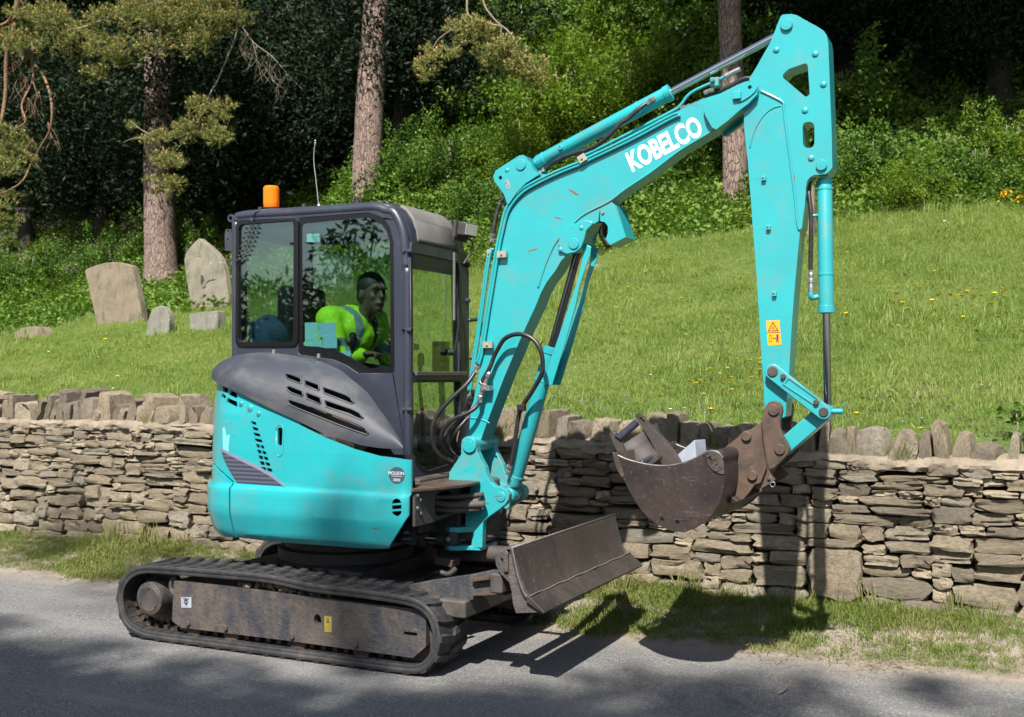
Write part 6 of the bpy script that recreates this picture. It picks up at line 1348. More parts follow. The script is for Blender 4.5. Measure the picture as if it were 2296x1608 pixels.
for px, k_, sc_, lb in (((1610, 210), midg, 1.7, 'mid green bush just left of the middle pine trunk, high on the bank'), ((1040, 190), midg, 1.6, 'mid green bush in the dappled gap left of the hanging pine branch'), ((1110, 500), midg, .9, 'low green bush beside the boom elbow'), ((1250, 520), midg, .8, 'low leafy bush seen above the boom bend'), ((1600, 90), midg, 2.0, 'green bush at the top of the clearing by the chromed rod'), ((1380, 90), lime, 1.8, 'sunlit bush at the top of the clearing'), ((900, 430), midg, 1.0, 'small green bush immediately right of the straight pine base'), ((2060, 470), lime, .7, 'pale green bush low on the right bank nearest the arm'), ((2190, 440), midg, .8, 'rounded green bush between the pale ones on the right bank'), ((1900, 300), midg, 1.2, 'shaded green bush beside the slotted hole of the arm')): bush(px, k_, sc_, lb)
# yellow flowering shrub at the right edge
q = on_ground((2268, 460)); b = empty('flowering_shrub', q); tag(b, 'small shrub with orange-yellow flowers at the right edge of the lawn', 'shrub')
P, D = crown_pts([(0,0,.12,  .11,.10,.045), (.08,0,.05,.08,.08,.04), (-.08,.02,.04,.08,.08,.035)], 200, .6, .2); me = leaf_mesh('flowers', P, D, .045, .018, simple('orange_yellow_petals', (.75,.40,.01), .5, 0, .15)); kids(link('flowers', me, None, None, smooth=None), b)
P, D = crown_pts([(0,0,.04,.13,.11,.04)], 200, .8, .2); kids(link('foliage', leaf_mesh('foliage', P-np.array([0,0,.02]), D, .05, .015, m_mid), None, None, smooth=None), b)
for o in b.children: o.matrix_parent_inverse = Matrix.Identity(4)

# yews and dense evergreens filling the shaded wood
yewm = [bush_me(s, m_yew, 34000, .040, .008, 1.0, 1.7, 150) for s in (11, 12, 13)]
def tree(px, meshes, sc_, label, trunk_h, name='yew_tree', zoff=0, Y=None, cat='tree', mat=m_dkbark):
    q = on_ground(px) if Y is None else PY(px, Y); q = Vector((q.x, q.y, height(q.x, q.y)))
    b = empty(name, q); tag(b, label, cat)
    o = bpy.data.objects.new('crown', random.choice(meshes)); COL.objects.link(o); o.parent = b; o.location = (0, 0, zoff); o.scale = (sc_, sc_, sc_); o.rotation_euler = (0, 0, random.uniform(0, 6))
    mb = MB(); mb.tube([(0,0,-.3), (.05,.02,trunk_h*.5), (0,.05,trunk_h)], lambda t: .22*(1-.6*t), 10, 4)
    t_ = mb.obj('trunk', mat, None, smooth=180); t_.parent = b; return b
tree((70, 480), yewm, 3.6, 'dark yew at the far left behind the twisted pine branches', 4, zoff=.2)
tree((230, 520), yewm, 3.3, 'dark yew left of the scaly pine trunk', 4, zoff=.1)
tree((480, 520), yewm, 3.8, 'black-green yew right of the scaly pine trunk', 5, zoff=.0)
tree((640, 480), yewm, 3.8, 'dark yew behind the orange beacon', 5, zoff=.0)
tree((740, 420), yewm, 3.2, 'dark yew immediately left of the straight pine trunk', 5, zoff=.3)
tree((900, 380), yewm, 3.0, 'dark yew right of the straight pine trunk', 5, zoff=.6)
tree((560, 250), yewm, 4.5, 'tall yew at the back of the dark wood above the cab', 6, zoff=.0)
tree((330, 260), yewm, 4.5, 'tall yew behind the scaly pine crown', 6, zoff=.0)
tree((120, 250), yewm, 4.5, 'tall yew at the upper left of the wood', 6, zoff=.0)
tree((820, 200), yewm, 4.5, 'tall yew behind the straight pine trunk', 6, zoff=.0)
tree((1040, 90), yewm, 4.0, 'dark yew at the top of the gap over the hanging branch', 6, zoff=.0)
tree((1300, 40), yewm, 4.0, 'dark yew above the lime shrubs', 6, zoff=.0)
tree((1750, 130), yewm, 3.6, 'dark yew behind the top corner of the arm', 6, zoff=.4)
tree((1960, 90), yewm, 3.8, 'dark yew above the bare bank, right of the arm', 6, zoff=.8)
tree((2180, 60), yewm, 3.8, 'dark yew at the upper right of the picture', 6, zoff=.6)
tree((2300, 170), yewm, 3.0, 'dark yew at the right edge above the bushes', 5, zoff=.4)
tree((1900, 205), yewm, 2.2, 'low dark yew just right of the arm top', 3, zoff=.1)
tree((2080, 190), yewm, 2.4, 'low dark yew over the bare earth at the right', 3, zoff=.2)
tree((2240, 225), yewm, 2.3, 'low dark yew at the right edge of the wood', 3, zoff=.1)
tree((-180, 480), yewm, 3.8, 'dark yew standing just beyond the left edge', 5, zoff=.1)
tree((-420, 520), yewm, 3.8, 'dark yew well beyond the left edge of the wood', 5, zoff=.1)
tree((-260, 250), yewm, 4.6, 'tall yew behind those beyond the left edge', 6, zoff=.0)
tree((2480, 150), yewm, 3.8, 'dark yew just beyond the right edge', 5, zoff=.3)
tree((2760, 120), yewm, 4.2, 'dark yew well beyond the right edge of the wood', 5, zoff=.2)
bush((-150, 660), midg, 1.3, 'green bush just beyond the left edge of the lawn')
bush((2450, 400), midg, 1.2, 'green bush just beyond the right edge of the bank')
bush((2650, 380), midg, 1.4, 'green bush well beyond the right edge of the bank')
# high canopy over the bank: out of frame above, it keeps the wood dark and lets sun into one clearing
def canopy_me(seed, n=13000):
    r_ = random.Random(seed); bl_ = []
    for _ in range(22):
        a = r_.uniform(0, 6.28); q = r_.uniform(0, .95); bl_.append((q*math.cos(a)*3.6, q*math.sin(a)*3.6, r_.uniform(-.8, 1.2)*1.3*(1-q*.4), r_.uniform(.9, 1.5), r_.uniform(.9, 1.5), r_.uniform(.5, .9)))
    P, D = crown_pts(bl_, n, .8, 1.2); return leaf_mesh('foliage', P, D, .26, .11, m_mid)
canm = [canopy_me(s) for s in (1, 2, 3)]
def high_tree(x, y, zc, sc_, label, r=.2, name='beech_tree'):
    tx = (x-7 if x < -16 and y < 18 else x) if x < -1 else max(x, 5.8)     # trunks on the right stand beyond the picture's edge, leaning in
    z0 = height(x, y) if y > 3.2 else 0; b = empty(name, (x, y, z0)); tag(b, label, 'tree')
    o = bpy.data.objects.new('crown', random.choice(canm)); COL.objects.link(o); o.parent = b; o.location = (0, 0, zc-z0); o.scale = (sc_, sc_, sc_*.9); o.rotation_euler = (0, 0, random.uniform(0, 6))
    trunk_obj(b, (tx, y+3, height(tx, y+3)-.3), (tx*.8+x*.2, y+2.4, zc), r, r*.5, m_dkbark, 12); return b
HT = [(1.8,9.3,11,1.0), (6.5,10.5,11,1.2), (-19.5,19.5,14,1.1), (-12.0,21.5,14.5,1.3), (-27,17,13,1.5), (-21,20,14,1.5), (-18,17,13.5,1.35), (-15,22,15,1.5), (-25,14.5,12.5,1.2), (-9.5,20,15,1.5), (-10.0,17.0,13.5,1.2), (-6.5,24,17,1.5), (0,23,17,1.5), (5,18.5,15,1.4), (9,14,13,1.4), (4.2,13.6,12.5,1.15), (10,21,16,1.4), (-19,28,18,1.6), (-2,29,19,1.5)]
for i, (x, y, z, s) in enumerate(HT): high_tree(x, y, z, s, 'tall broadleaf tree, crown above the picture, shading %s' % ('the dark slope behind the arm top', 'the dark slope at the upper right', 'the scaly pine foot', 'the yews above the beacon', 'the far left yews', 'the left back yews', 'the yews by the scaly pine', 'the middle back of the wood', 'the far left undergrowth', 'the yews behind the cab', 'the straight pine and the ground by it', 'the top of the clearing', 'the bank behind the arm top', 'the upper right bank', 'the far right bank', 'the bare bank by the arm', 'the back right of the wood', 'the deepest left part', 'the deepest middle part')[i])

# ---- Scots pines
def needle_mesh(name, C, D, mat, per=12, l=.075, w=.004):
    n = len(C); D = D/np.linalg.norm(D, axis=1, keepdims=True); C = np.repeat(C, per, 0); D0 = np.repeat(D, per, 0)
    t = rng.uniform(0, .09, (n*per, 1)); d = D0*.75+rng.normal(0, .55, (n*per, 3)); d /= np.linalg.norm(d, axis=1, keepdims=True); s = np.cross(d, rng.normal(0, 1, d.shape)); s /= np.linalg.norm(s, axis=1, keepdims=True)
    A = C+D0*t; L_ = l*rng.uniform(.7, 1.2, (n*per, 1)); V = np.stack([A-s*w, A+s*w, A+d*L_], 1).reshape(-1, 3)
    me = bpy.data.meshes.new(name); me.from_pydata(V.tolist(), [], np.arange(3*n*per).reshape(-1, 3).tolist()); me.materials.append(mat); return me
def pine_clumps(par, clumps, per_c=46, candles=True, nm='needles'):
    Cs = []; Ds = []
    for c, r in clumps:
        c = Vector(c); n = int(per_c*(r/.3)**1.6)
        for _ in range(n):
            d = Vector((random.gauss(0, 1), random.gauss(0, 1), random.gauss(0, .75))).normalized(); Cs.append(c+Vector((d.x*r, d.y*r, d.z*r*.62))*random.uniform(.25, 1)); Ds.append(d+Vector((0, -.1, .55)))
    C, D = np.array([tuple(c) for c in Cs]), np.array([tuple(d) for d in Ds])
    kids(link(nm, needle_mesh(nm, C, D, m_pine, 16, .085, .0065), None, None, smooth=None), par)
    if candles:
        k = rng.random(len(C)) < .34; C2, D2 = C[k], D[k]; D2 = D2/np.linalg.norm(D2, axis=1, keepdims=True); mb = MB()
        for c, d in zip(C2, D2): c = Vector(c)+Vector(d)*.07; d = (Vector(d)+Vector((0,0,.5))).normalized(); mb.lathe(c, c+d, [(0, .006), (.02, .013), (.05, .009), (.06, .003)], 4)
        o = kids(mb.obj('flower_candles', m_candle, None, smooth=180), par); o['kind'] = 'stuff'
def rpx(b, h): return h*((b.x-CAM[0])*_d[0]+(b.y-CAM[1])*_d[1])/FPX     # radius of something h pixels half-wide at b
def IP(x, y, Y): return at('I', x, y, Y)
b1 = on_ground((365, 648)); b1 = Vector((b1.x, b1.y, height(b1.x, b1.y)))
p1 = empty('scots_pine', b1); tag(p1, 'big scaly Scots pine trunk between the two tall gravestones, crown hanging at top left', 'tree')
t1 = PY((352, 60), b1.y); trunk_obj(p1, b1-Vector((0,0,.3)), t1+(t1-b1)*.9, rpx(b1, 37), rpx(b1, 37)*.7, m_bark)
YP = b1.y-1.7
cl_ = []
cr = random.Random(9)
for (x0, x1, y0, y1, n, r) in ((600,1150,-60,110,26,.42), (460,900,60,220,20,.34), (850,1010,130,240,7,.26), (900,1110,-40,80,8,.3), (330,470,320,365,4,.20), (480,620,200,320,7,.24), (60,420,40,230,18,.34), (200,460,180,250,6,.24), (890,1035,450,560,8,.24), (800,1020,580,680,9,.22), (740,860,690,760,6,.20), (690,810,820,900,7,.18), (640,800,600,660,6,.15), (600,660,570,600,2,.10), (-20,90,180,260,4,.25), (-20,110,600,820,9,.30), (-10,60,880,1060,5,.24)):
    for _ in range(n): cl_.append((IP(cr.uniform(x0, x1), cr.uniform(y0, y1), YP+cr.uniform(-.5, .5)), r*cr.uniform(.7, 1.15)))
pine_clumps(p1, cl_)
mb = MB()
for pts, r in (([(1090,-20), (1088,150), (1050,250), (1000,370), (965,430), (930,520), (850,640), (770,740)], .022), ([(1095,90), (1160,190), (1250,260), (1330,350), (1395,415)], .010), ([(1160,190), (1180,280), (1170,380)], .006), ([(1250,255), (1240,340), (1290,370)], .006), ([(665,300), (600,295), (540,320)], .014), ([(700,640), (620,635), (565,655)], .012), ([(690,620), (640,590), (590,550)], .012), ([(660,40), (560,60), (430,110), (300,150)], .05), ([(700,20), (850,60), (1000,90)], .05)):
    mb.tube([IP(x, y, YP+.1*math.sin(x)) for x, y in pts], (lambda r: (lambda t: r*(1-.6*t)))(r), 6, 4)
for k in range(34):
    x, y = cr.choice([(1140,150), (1180,210), (1230,250), (1270,290), (1320,340)]); mb.tube([IP(x, y, YP), IP(x+cr.uniform(-50, 30), y+cr.uniform(30, 80), YP+.1), IP(x+cr.uniform(-70, 50), y+cr.uniform(90, 140), YP+.1)], .0035, 4, 3)
o = kids(mb.obj('branches', m_twig, None, smooth=180), p1); o['kind'] = 'stuff'
p4b = on_ground((-130, 640)); p4 = empty('scots_pine', p4b); tag(p4, 'pine just off the left edge, its bare twisted orange branches hanging into the picture', 'tree')
YQ = YP-.2; mb = MB()
for pts, r in (([(90,-30), (68,90), (55,190)], .075), ([(60,60), (35,100), (-10,120)], .04), ([(40,180), (30,300), (25,440), (0,580), (-30,640)], .055), ([(75,150), (110,210), (145,280), (150,370), (100,480), (118,560), (60,595)], .030), ([(150,200), (150,290)], .028), ([(160,300), (205,360), (236,470), (232,590), (190,670), (150,740), (105,830), (40,875), (-30,900)], .030), ([(235,520), (255,560)], .010), ([(150,740), (210,800)], .010), ([(150,370), (175,450)], .010)):
    mb.tube([IP(x, y, YQ+.15*math.sin(x*.1)) for x, y in pts], (lambda r: (lambda t: r*(1-.45*t)))(r), 8, 5)
for k in range(40):
    a = cr.choice([(100,330), (130,450), (90,230), (180,420), (150,640), (220,560)]); mb.tube([IP(a[0], a[1], YQ), IP(a[0]+cr.uniform(-40, 40), a[1]+cr.uniform(30, 70), YQ), IP(a[0]+cr.uniform(-60, 60), a[1]+cr.uniform(80, 150), YQ)], .004, 4, 3)
kids(mb.obj('branches', m_bark_o, None, smooth=180), p4); trunk_obj(p4, Vector(p4b)-Vector((0,0,.3)), IP(-150, -600, YQ), .2, .12, m_bark)
bs_ = on_ground((62, 560)); b = empty('tree_stump', bs_); tag(b, 'dim lichened stump in the shade at the far left of the wood', 'stump'); trunk_obj(b, bs_-Vector((0,0,.2)), PY((52, 468), bs_.y), .24, .19, m_dkbark, 12, flare=.3)  # dark bark puts the shade of the wood into the stump's colour
b2 = on_ground((815, 470)); b2 = Vector((b2.x, b2.y, height(b2.x, b2.y))); p2 = empty('scots_pine', b2); tag(p2, 'straight pine trunk rising from behind the cab roof', 'tree')
t2 = PY((842, 0), b2.y); trunk_obj(p2, b2-Vector((0,0,.3)), t2+(t2-b2)*.8, rpx(b2, 34), rpx(b2, 34)*.7, m_bark, flare=.1)
ZC = lambda x, y: ((1200+x/1.913)/1.784, y/1.913/1.784)
cl_ = []
for (x, y, r) in ((940,560,.20), (960,480,.16), (1050,420,.24), (1120,400,.2), (1000,400,.15), (1230,210,.26), (1320,180,.22), (1380,260,.24), (1440,230,.2), (1450,420,.26), (1520,380,.3), (1560,440,.28), (1600,330,.22), (1640,520,.25), (1700,560,.28), (1760,590,.26), (1790,530,.2), (1660,440,.2), (1480,490,.2), (1300,300,.2), (1820,650,.14)):
    for _ in range(2): p = PY(ZC(x+cr.uniform(-30, 30), y+cr.uniform(-25, 25)), b2.y-1.2+cr.uniform(-.3, .3)); cl_.append((p, r*.75))
pine_clumps(p2, cl_, 40); mb = MB()
for pts, r in (([(1280,-20), (1285,110), (1360,150), (1480,190), (1560,210), (1640,300), (1680,390), (1760,450), (1820,560)], .018), ([(1400,-20), (1420,60), (1500,160), (1560,210)], .020), ([(1290,120), (1200,200), (1060,300), (1000,400), (930,430)], .012), ([(1540,200), (1530,300), (1480,370)], .010)):
    mb.tube([PY(ZC(x, y), b2.y-1.2) for x, y in pts], (lambda r: (lambda t: r*(1-.6*t)))(r), 6, 4)
o = kids(mb.obj('branches', m_twig, None, smooth=180), p2); o['kind'] = 'stuff'
cl2 = [((b2.x+cr.uniform(-2.5, 2.5), b2.y+cr.uniform(-2, 2), t2.z+cr.uniform(2.5, 5)), .6) for _ in range(26)]; pine_clumps(p2, cl2, 30, False)
b3 = on_ground((1645, 478)); b3 = Vector((b3.x, b3.y, height(b3.x, b3.y))); p3 = empty('scots_pine', b3); tag(p3, 'slim rough pine trunk crossed by the boom head, left of the arm', 'tree')
t3 = PY((1640, 0), b3.y); trunk_obj(p3, b3-Vector((0,0,.3)), t3+(t3-b3)*.9, rpx(b3, 28), rpx(b3, 28)*.8, m_bark, flare=.4)
cl3 = [((b3.x+cr.uniform(-2, 2), b3.y+cr.uniform(-1, 2.5), t3.z+cr.uniform(2.5, 5)), .6) for _ in range(22)]; pine_clumps(p3, cl3, 30, False)
mb = MB(); ra, rb_ = on_ground((1866, 222)), on_ground((1925, 224)); mb.tube([ra+Vector((0,0,.12)), rb_+Vector((0,0,.12))], .012, 6); tag(mb.obj('pale_pole', m_steel, None), 'thin pale pole lying on the dark earth bank right of the arm', 'pole')
# ---------------------------------------------------------------- camera side of the road: trees that throw the dappled shade and show in the cab glass
def near_tree(x, y, blobs, n, label, mat=m_mid, ll=.13, lw=.05, name='roadside_tree', r=.16, top=None):
    b = empty(name, (x, y, 0)); tag(b, label, 'tree'); P, D = crown_pts(blobs, n, .75, .8)
    me = leaf_mesh('foliage', P-np.array([x, y, 0]), D, ll, lw, mat); o = link('crown', me, None, None, smooth=None); o.parent = b
    if top: trunk_obj(b, (x, y, -.1), top, r, r*.4, m_dkbark, 12)
    return b
def shade(x, y, z): # crown position whose shadow falls at road point (x, y)
    t = z/math.tan(SUN_EL); return (x-SUN_DIR.x*t, y-SUN_DIR.y*t, z)
sr = random.Random(12)
bl_ = []
for (x, y, r) in ((-4.2,-.95,1.1), (-3.2,-.65,1.0), (-2.2,-.85,1.0), (-1.2,-.95,.95), (-.2,-1.05,.95), (.8,-1.1,.85), (-5.2,-.6,1.0), (-6.2,-.3,.9), (-4.6,-2.2,1.3), (-2,-2.2,1.3), (.5,-2.2,1.3), (-3.6,-1.4,1.1), (-1.6,-1.5,1.1), (.2,-1.6,1.1), (1.5,-1.3,.8)):
    p = shade(x, y, sr.uniform(13, 15)); bl_.append(p+(r, r*.9, r*.5))
near_tree(-1.5, -13.5, bl_, 26000, 'roadside tree throwing the broad shadow along the lower left of the road', ll=.11, lw=.05, top=(-.5, -12.5, 12))
bl_ = []
for (x, y, r) in ((1.6,-.35,.5), (2.3,-.25,.6), (3.0,-.1,.6), (2.6,.35,.42), (3.5,.35,.5), (1.9,.40,.26), (2.9,-.9,.9), (1.8,-1.0,.8), (4.0,-.4,.7), (3.4,.9,.28), (1.3,-.6,.5), (.5,-.15,.36), (3.9,1.1,.3), (2.9,.75,.25)):
    p = shade(x, y, sr.uniform(14, 16)); bl_.append(p+(r, r*.9, r*.5))
near_tree(7, -15, bl_, 7000, 'roadside tree dappling the lower right of the road with soft shade', ll=.11, lw=.045, top=(6, -13, 13))
bl_ = []
for k in range(16):   # thin sprays high up: soft dapples on body, boom and wall
    p = shade(sr.uniform(-5, 3), sr.uniform(.4, 2.6), sr.uniform(17, 20)); bl_.append(p+(.4, .36, .25))
near_tree(-5, -18, bl_, 1500, 'thin roadside tree whose high branches soften the sun on the excavator', ll=.10, lw=.04, top=(-2, -16, 18))
# leafy shrub mirrored in the side windows
m_mir = leafy('dark_laurel_leaves', [(0, (.015,.035,.010)), (1, (.035,.07,.018))], .1, .5)
def mirror_pt(n, x, y, D_):   # where a thing seen at this spot in the side glass must stand, D_ metres in front of the glass
    g = at(n, x, y, CY0); d = Vector((g.x-CAM[0], g.y-CAM[1], g.z-CAM[2])); t = D_/d.y; return Vector((g.x+d.x*t, CY0-D_, g.z+d.z*t))
q = mirror_pt('A', 1000, 900, 6.0); b = empty('laurel_shrub', (q.x, q.y, 0)); tag(b, 'leafy shrub across the road, seen as a reflection in the cab side window', 'shrub')
bl_ = []
for (x, y, r) in ((1050,420,.30), (1000,520,.26), (1150,330,.25), (1300,300,.28), (1380,420,.24), (1100,620,.22), (900,480,.18), (960,640,.18), (1250,480,.2), (860,640,.14), (900,760,.2), (800,800,.2), (1300,720,.14), (780,900,.25), (950,950,.3), (700,800,.18), (480,800,.22), (360,860,.25), (560,780,.2), (260,780,.12), (240,900,.3), (500,950,.4), (350,1050,.4), (700,1050,.5), (1000,1150,.5), (1300,1150,.5)):
    p = mirror_pt('A', x, y, 6.0+sr.uniform(-.4, .4)); bl_.append((p.x, p.y, p.z, r, r, r*.8))
P, D = crown_pts(bl_, 1700, .95, .3); kids(link('foliage', leaf_mesh('foliage', P, D, .15, .024, m_mir), None, None, smooth=None), b)
bl2 = []
for (x, y, r) in ((1180,800,.26), (1330,780,.26), (1100,960,.34), (1300,960,.36), (1420,1000,.3), (1250,700,.18), (1380,660,.16), (1150,1150,.4), (1350,1180,.4), (900,1150,.36), (1000,1350,.4), (1250,1380,.4), (800,1300,.3), (560,1100,.3), (400,1150,.3)):
    p = mirror_pt('A', x, y, 6.6+sr.uniform(-.2, .2)); bl2.append((p.x, p.y, p.z, r, r*.8, r*.85))
P, D = crown_pts(bl2, 11000, .95, .25); kids(link('inner_foliage', leaf_mesh('inner_foliage', P, D, .13, .045, m_mir), None, None, smooth=None), b)
mb = MB()
for (x, y) in ((1050,420), (1150,330), (1000,520), (1300,300), (850,800), (1150,800), (480,800), (360,860), (1350,600)):
    p = mirror_pt('A', x, y, 6.0); mb.tube([(q.x+sr.uniform(-.3, .3), q.y, 0), ((q.x+p.x)/2, q.y, p.z*.5), p], .012, 6)
kids(mb.obj('stems', m_dkbark, None, smooth=180), b)

hg_ = empty('hedge', (-8, -7.6, 0)); tag(hg_, 'unseen hedge added across the road to darken the low reflections in the cab glass', 'hedge')  # hedge added out of view so the glass mirrors something dark
n = 26000; C = np.stack([rng.uniform(-30, 8, n), -7.7+rng.choice([-.45, .45], n)+rng.normal(0, .09, n), rng.uniform(0, 1.75, n)], 1); k = rng.random(n) < .25; C[k, 1] = rng.uniform(-8.2, -7.2, k.sum()); C[k, 2] = 1.75+rng.normal(0, .10, k.sum())
kids(link('foliage', leaf_mesh('foliage', C, rng.normal(0, 1, (n, 3)), .16, .06, m_mir), None, None, smooth=None), hg_)
mb = MB(); mb.box((-11, -7.7, .8), (19, .35, .8)); kids(mb.obj('inner_twigs', m_dkbark, None, smooth=None), hg_)

# ---------------------------------------------------------------- driver
def body_union(parts, voxel, name, mat, par, smooth_it=3):
    """round-ended limbs and lumps fused into one continuous skin"""
    bm = bmesh.new()
    for prt in parts:
        if prt[0] == 'e':
            _, c, r, rot = prt; M_ = Matrix.Translation(c) @ (rot or Matrix.Identity(4)) @ Matrix.Diagonal((r[0], r[1], r[2], 1)); bmesh.ops.create_icosphere(bm, subdivisions=3, radius=1, matrix=M_)
        else:
            _, a, b, r0, r1 = prt; a, b = Vector(a), Vector(b); n = max(2, int((b-a).length/(min(r0, r1)*.35)))
            for i in range(n+1): t = i/n; bmesh.ops.create_icosphere(bm, subdivisions=2, radius=r0+(r1-r0)*t, matrix=Matrix.Translation(a.lerp(b, t)))
    me = bpy.data.meshes.new(name); bm.to_mesh(me); bm.free(); o = bpy.data.objects.new(name, me); COL.objects.link(o)
    rm = o.modifiers.new('r', 'REMESH'); rm.mode = 'VOXEL'; rm.voxel_size = voxel; sm = o.modifiers.new('s', 'SMOOTH'); sm.factor = .5; sm.iterations = smooth_it
    m2 = apply(o); bpy.data.objects.remove(o); m2.name = name
    o = link(name, m2, mat, None, smooth=180)
    if par: kids(o, par)
    return o
m_skin = simple('skin', (.14,.075,.05), .55, 0, .15, 20); m_hair = simple('dark_hair', (.03,.02,.015), .6, 0, .3, 40, .004, 200); m_trs = simple('dark_work_trousers', (.025,.028,.04), .9, 0, .3, 20)
PXo = Vector((-.17, .80, 1.56))
per = empty('person', PXo); tag(per, 'driver in a hi-vis yellow jacket leaning forward in the cab', 'person')
hd_ = PY((836, 660), .76); Hc = Vector(hd_); nk = Hc+Vector((-.075, .01, -.15)); ch_ = Vector((.02, .80, 1.79)); sh_n = Vector((.0, .60, 1.84)); sh_f = Vector((.06, .99, 1.85))
el_n, ha_n = Vector((.09, .55, 1.62)), Vector((.27, .62, 1.64)); el_f, ha_f = Vector((.14, 1.03, 1.62)), Vector((.30, 1.0, 1.70))
parts = [('c', PXo+Vector((0,-.08,0)), PXo+Vector((0,.08,0)), .115, .115), ('c', PXo, ch_, .13, .125), ('c', sh_n, sh_f, .075, .075), ('c', ch_+Vector((.02,0,.06)), nk, .06, .052), ('c', nk, Hc+Vector((-.03,0,-.06)), .052, .05)]
F = Matrix.Rotation(-.45, 4, 'Z')        # face turned a little towards the camera
def hf(x, y, z): return Hc+(F @ Vector((x, y, z)))
parts += [('e', hf(-.012,0,.02), (.095,.076,.105), F), ('e', hf(.015,0,-.045), (.070,.058,.072), F), ('e', hf(.058,0,-.088), (.026,.030,.022), F), ('e', hf(.078,0,.034), (.022,.050,.013), F),
          ('c', hf(.084,0,.018), hf(.104,0,-.022), .009, .014), ('e', hf(.082,0,-.056), (.017,.026,.010), F), ('e', hf(-.012,-.078,-.005), (.020,.011,.030), F), ('e', hf(-.012,.078,-.005), (.020,.011,.030), F), ('e', hf(.055,-.040,-.02), (.024,.018,.024), F), ('e', hf(.055,.040,-.02), (.024,.018,.024), F)]
for sh, el, ha in ((sh_n, el_n, ha_n), (sh_f, el_f, ha_f)): parts += [('c', sh, el, .056, .044), ('c', el, ha+Vector((-.05,0,-.01)), .042, .028), ('e', ha+Vector((-.01,0,0)), (.045,.038,.020), None)]
for sh, el, ha in ((sh_n, el_n, ha_n), (sh_f, el_f, ha_f)):
    for k in range(4): b0 = ha+Vector((.022,-.027+.018*k,.004)); parts += [('c', b0, b0+Vector((.028+.003*(k in (1,2)),0,-.006)), .0095, .009), ('c', b0+Vector((.030,0,-.006)), b0+Vector((.026,0,-.032)), .009, .008)]
    parts += [('c', ha+Vector((-.01,.03,-.0)), ha+Vector((.022,.045,-.018)), .011, .009)]
for s in (-1, 1): k_ = Vector((.26, .80+s*.13, 1.50)); parts += [('c', PXo+Vector((0, s*.09, -.02)), k_, .088, .062), ('c', k_, Vector((.34, .80+s*.12, 1.13)), .058, .042), ('c', Vector((.33, .80+s*.12, 1.11)), Vector((.46, .80+s*.13, 1.09)), .042, .036)]
bd = body_union(parts, .008, 'body', m_skin, per)
bd.data.materials.append(m_trs); co_ = np.zeros(len(bd.data.vertices)*3); bd.data.vertices.foreach_get('co', co_)
mi = []
for p in bd.data.polygons:
    c = p.center; mi.append(1 if c.z < 1.58 and not (c-ha_n).length < .09 and not (c-ha_f).length < .09 else 0)
bd.data.polygons.foreach_set('material_index', mi)
# eyes, brows, hair
for s in (-1, 1):
    mb = MB(); c = hf(.073, s*.031, .010); mb.lathe(c, c+(F @ Vector((1,0,0))), [(-.004, .005), (0, .008), (.004, .008), (.008, .004)], 12); kids(mb.obj('eye', m_hair, None, smooth=180), per)
    mb = MB(); mb.tube([hf(.088, s*.014, .030), hf(.092, s*.030, .036), hf(.078, s*.048, .028)], .0045, 6); kids(mb.obj('eyebrow', m_hair, None, smooth=180), per)
body_union([('e', hf(-.022,0,.045), (.098,.083,.092), F), ('e', hf(-.055,0,-.005), (.060,.074,.075), F)], .007, 'hair', m_hair, per, 2)
# jacket with reflective bands
m_hv = simple('hi_vis_yellow_cloth', (.48,.82,.015), .75, 0, .12, 12, .006, 14); m_band = simple('grey_reflective_band', (.22,.30,.30), .35, .1, .1, 8)
w = .012
jp = [('c', PXo+Vector((0,-.09,.02)), PXo+Vector((0,.09,.02)), .13, .13), ('c', PXo+Vector((0,-.05,.05)), ch_+Vector((.01,-.06,0)), .15, .15), ('c', PXo+Vector((0,.05,.05)), ch_+Vector((.02,.06,0)), .15, .15), ('c', PXo+Vector((.08,-.05,.0)), ch_+Vector((.06,-.03,-.04)), .12, .11), ('c', sh_n, sh_f, .088, .088), ('c', ch_+Vector((.0,0,.07)), nk+Vector((-.03,0,-.03)), .085, .066)]
for sh, el, ha in ((sh_n, el_n, ha_n), (sh_f, el_f, ha_f)): jp += [('c', sh, el, .082, .070), ('c', el, ha+Vector((-.07,0,-.01)), .066, .048)]
jk = body_union(jp, .010, 'jacket', m_hv, per, 2); jk.data.materials.append(m_band); jk.data.materials.append(m_black)
axj = (ch_-PXo).normalized(); mi = []
def seg_t(p, a, b): d = b-a; t = max(0, min(1, (p-a).dot(d)/d.length_squared)); return t, (p-(a+d*t)).length
for p in jk.data.polygons:
    c = p.center; m_ = 0
    for sh, el, ha in ((sh_n, el_n, ha_n), (sh_f, el_f, ha_f)):
        t, dd = seg_t(c, sh, el)
        if dd < .095 and .62 < t < .84: m_ = 1
        t, dd = seg_t(c, el, ha)
        if dd < .075 and .28 < t < .48: m_ = 1
    tt = (c-PXo).dot(axj)/(ch_-PXo).length
    if m_ == 0 and .30 < tt < .48 and abs(c.y-.8) < .20 and (c-PXo-axj*(c-PXo).dot(axj)).x > -.02: m_ = 1
    if m_ == 0 and tt > .55 and (abs(c.y-.68) < .022 or abs(c.y-.92) < .022): m_ = 1
    if c.x-PXo.x > .02 and tt > .25 and abs(c.y-.80-.02) < .022 and (c-PXo-axj*(c-PXo).dot(axj)).x > .03: m_ = 2
    mi.append(m_)
jk.data.polygons.foreach_set('material_index', mi)
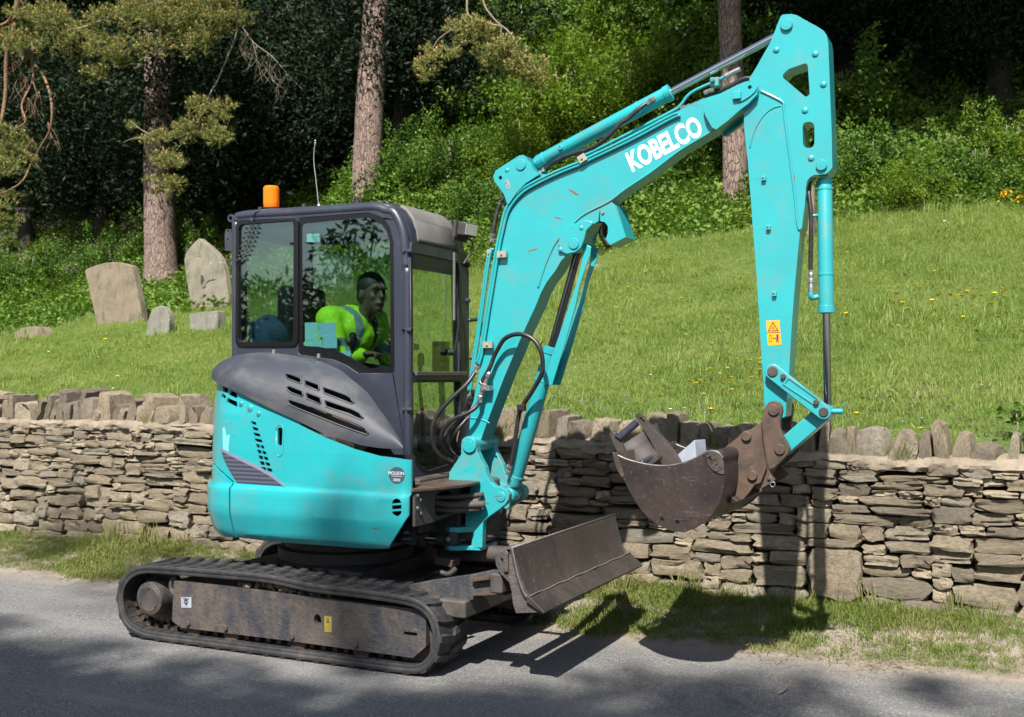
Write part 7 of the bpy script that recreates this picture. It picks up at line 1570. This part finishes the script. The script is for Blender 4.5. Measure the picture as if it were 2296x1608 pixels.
# ---------------------------------------------------------------- bag behind the seat
bg_ = Vector((-.50, .66, 1.57)); bag = empty('rucksack', bg_); tag(bag, 'dark blue rucksack behind the rear side window of the cab', 'bag')
m_bag = simple('navy_bag_cloth', (.02,.05,.10), .8, 0, .4, 9, .01, 12); m_bag2 = simple('teal_bag_cloth', (.01,.16,.17), .8, 0, .3, 9)
body_union([('e', (-.50,.68,1.72), (.13,.13,.17), None), ('e', (-.46,.66,1.63), (.16,.13,.11), None), ('e', (-.40,.66,1.76), (.08,.09,.10), None)], .012, 'bag_body', m_bag, bag, 4)
mb = MB(); mb.box((-.56,.70,1.80), (.06,.08,.05)); kids(mb.obj('bag_lid', m_bag2, None, bevel=.02), bag)
mb = MB(); mb.tube([(-.58,.58,1.83), (-.62,.54,1.78), (-.61,.54,1.70), (-.56,.55,1.66)], .010, 8); kids(mb.obj('strap', m_black, None, smooth=180), bag)
# ---------------------------------------------------------------- things carried in the bucket
e = Vector((.055, .25, .085)); off_ = lambda p: Vector(p)
nb0 = at('G', 445, 465, .62); nb = empty('narrow_bucket', nb0); tag(nb, 'narrow rusty trenching bucket lying inside the big bucket, pins showing', 'bucket')
def skew_plate(name, pts, Yb, t, mat, holes=()):
    loops = [(q.x, q.z) for q in (at('G', x, y, Yb) for x, y in pts)]
    vs, fs = plate_geo(fillet(loops, .008), 0, t, [[(q.x, q.z) for q in (at('G', x, y, Yb) for x, y in h)] for h in holes]); en = Vector((.055, .25, .085)).normalized()
    vs = [Vector((x, Yb, z))+en*y for x, y, z in vs]; return kids(raw(name, vs, fs, mat, None, bevel=.004), nb)
skew_plate('side_plate', [(425,470), (447,452), (500,508), (560,575), (640,658), (700,728), (745,800), (765,900), (650,960), (640,830), (590,745), (535,640), (475,545)], .62, .022, m_blade, [[(478,505), (492,500), (500,515), (486,520)]])
skew_plate('side_plate', [(243,600), (262,585), (285,600), (330,680), (400,790), (470,900), (400,900), (330,800), (290,700)], .50, .022, m_blade)
for a, b, r in (((300,640),(440,520),.020), ((470,812),(575,757),.016)):
    mb = MB(); mb.cyl(at('G', *a, .50), at('G', *b, .63), r, 16); kids(mb.obj('pin', simple('bluish_worn_pin', (.10,.10,.13), .3, .7, .5, 20), None), nb)
bsh = [at('G', x, y, .50) for x, y in ((350,670), (380,740), (430,800), (500,850))]; vs = [tuple(p) for p in bsh]+[tuple(p+Vector((.10, .22, .10))) for p in bsh]
o = kids(raw('bucket_shell', vs, [(i, i+1, 5+i, 4+i) for i in range(3)], m_dark, None, smooth=30), nb); so = o.modifiers.new('t', 'SOLIDIFY'); so.thickness = .012
wb = [(q.x, q.z) for q in (at('G', x, y, .66) for x, y in ((700,790), (735,745), (855,642), (868,780), (860,900), (740,900)))]
vs, fs = plate_geo(wb, 0, .09); wq = Vector((wb[2][0], .66, wb[2][1])); vs = [Vector((x+y*.35, .66+y, z)) for x, y, z in vs]
o = raw('metal_wedge', [v-wq for v in vs], fs, simple('pale_grey_galvanised', (.38,.42,.50), .45, .3, .2, 10, dust=.2), None, bevel=.004); o.location = wq; tag(o, 'pale grey pointed metal piece standing in the big bucket', 'metal plate')
q = PY((2278, 948), LAWN_Y+.15); b = empty('sycamore_seedling', Vector((q.x, q.y, height(q.x, q.y)))); tag(b, 'pale green leafy seedling behind the coping at the right edge', 'plant')
C = np.array([(random.gauss(0, .08), random.gauss(0, .06), .12+random.uniform(0, .14)) for _ in range(46)]); kids(link('leaves', leaf_mesh('leaves', C, np.array([(random.gauss(0, 1), random.gauss(0, 1), .2) for _ in range(46)]), .055, .022, m_mid), None, None, smooth=None), b)
mb = MB(); mb.tube([(0,0,-.05), (.01,0,.1), (0,.01,.22)], .005, 6); kids(mb.obj('stem', m_twig, None), b)
for o in b.children: o.matrix_parent_inverse = Matrix.Identity(4)
# scraps on the road
lf = MB(); 
for x, y in ((370,1264),): p = PZ((x, y), .01); lf.add([p+Vector((-.06,0,0)), p+Vector((0,.02,.012)), p+Vector((.07,.005,.004)), p+Vector((0,-.02,.006))], [(0,1,2), (0,2,3)])
tag(lf.obj('green_leaf', m_cover, None, smooth=None), 'green leaf lying on the road edge left of the track', 'leaf')
mb = MB(); p = PZ((440, 1270), .008); mb.tube([p, p+Vector((.09,.01,.002))], .005, 6); tag(mb.obj('dry_stick', m_twig, None), 'short dry stick on the road edge near the back of the track', 'stick')
mb = MB(); p = PZ((1765, 1535), .01); mb.tube([p, p+Vector((.01,-.09,.002)), p+Vector((-.005,-.16,0))], .006, 6); tag(mb.obj('fallen_twig', m_twig, None), 'short fallen twig on the verge edge below the arm shadow', 'twig')
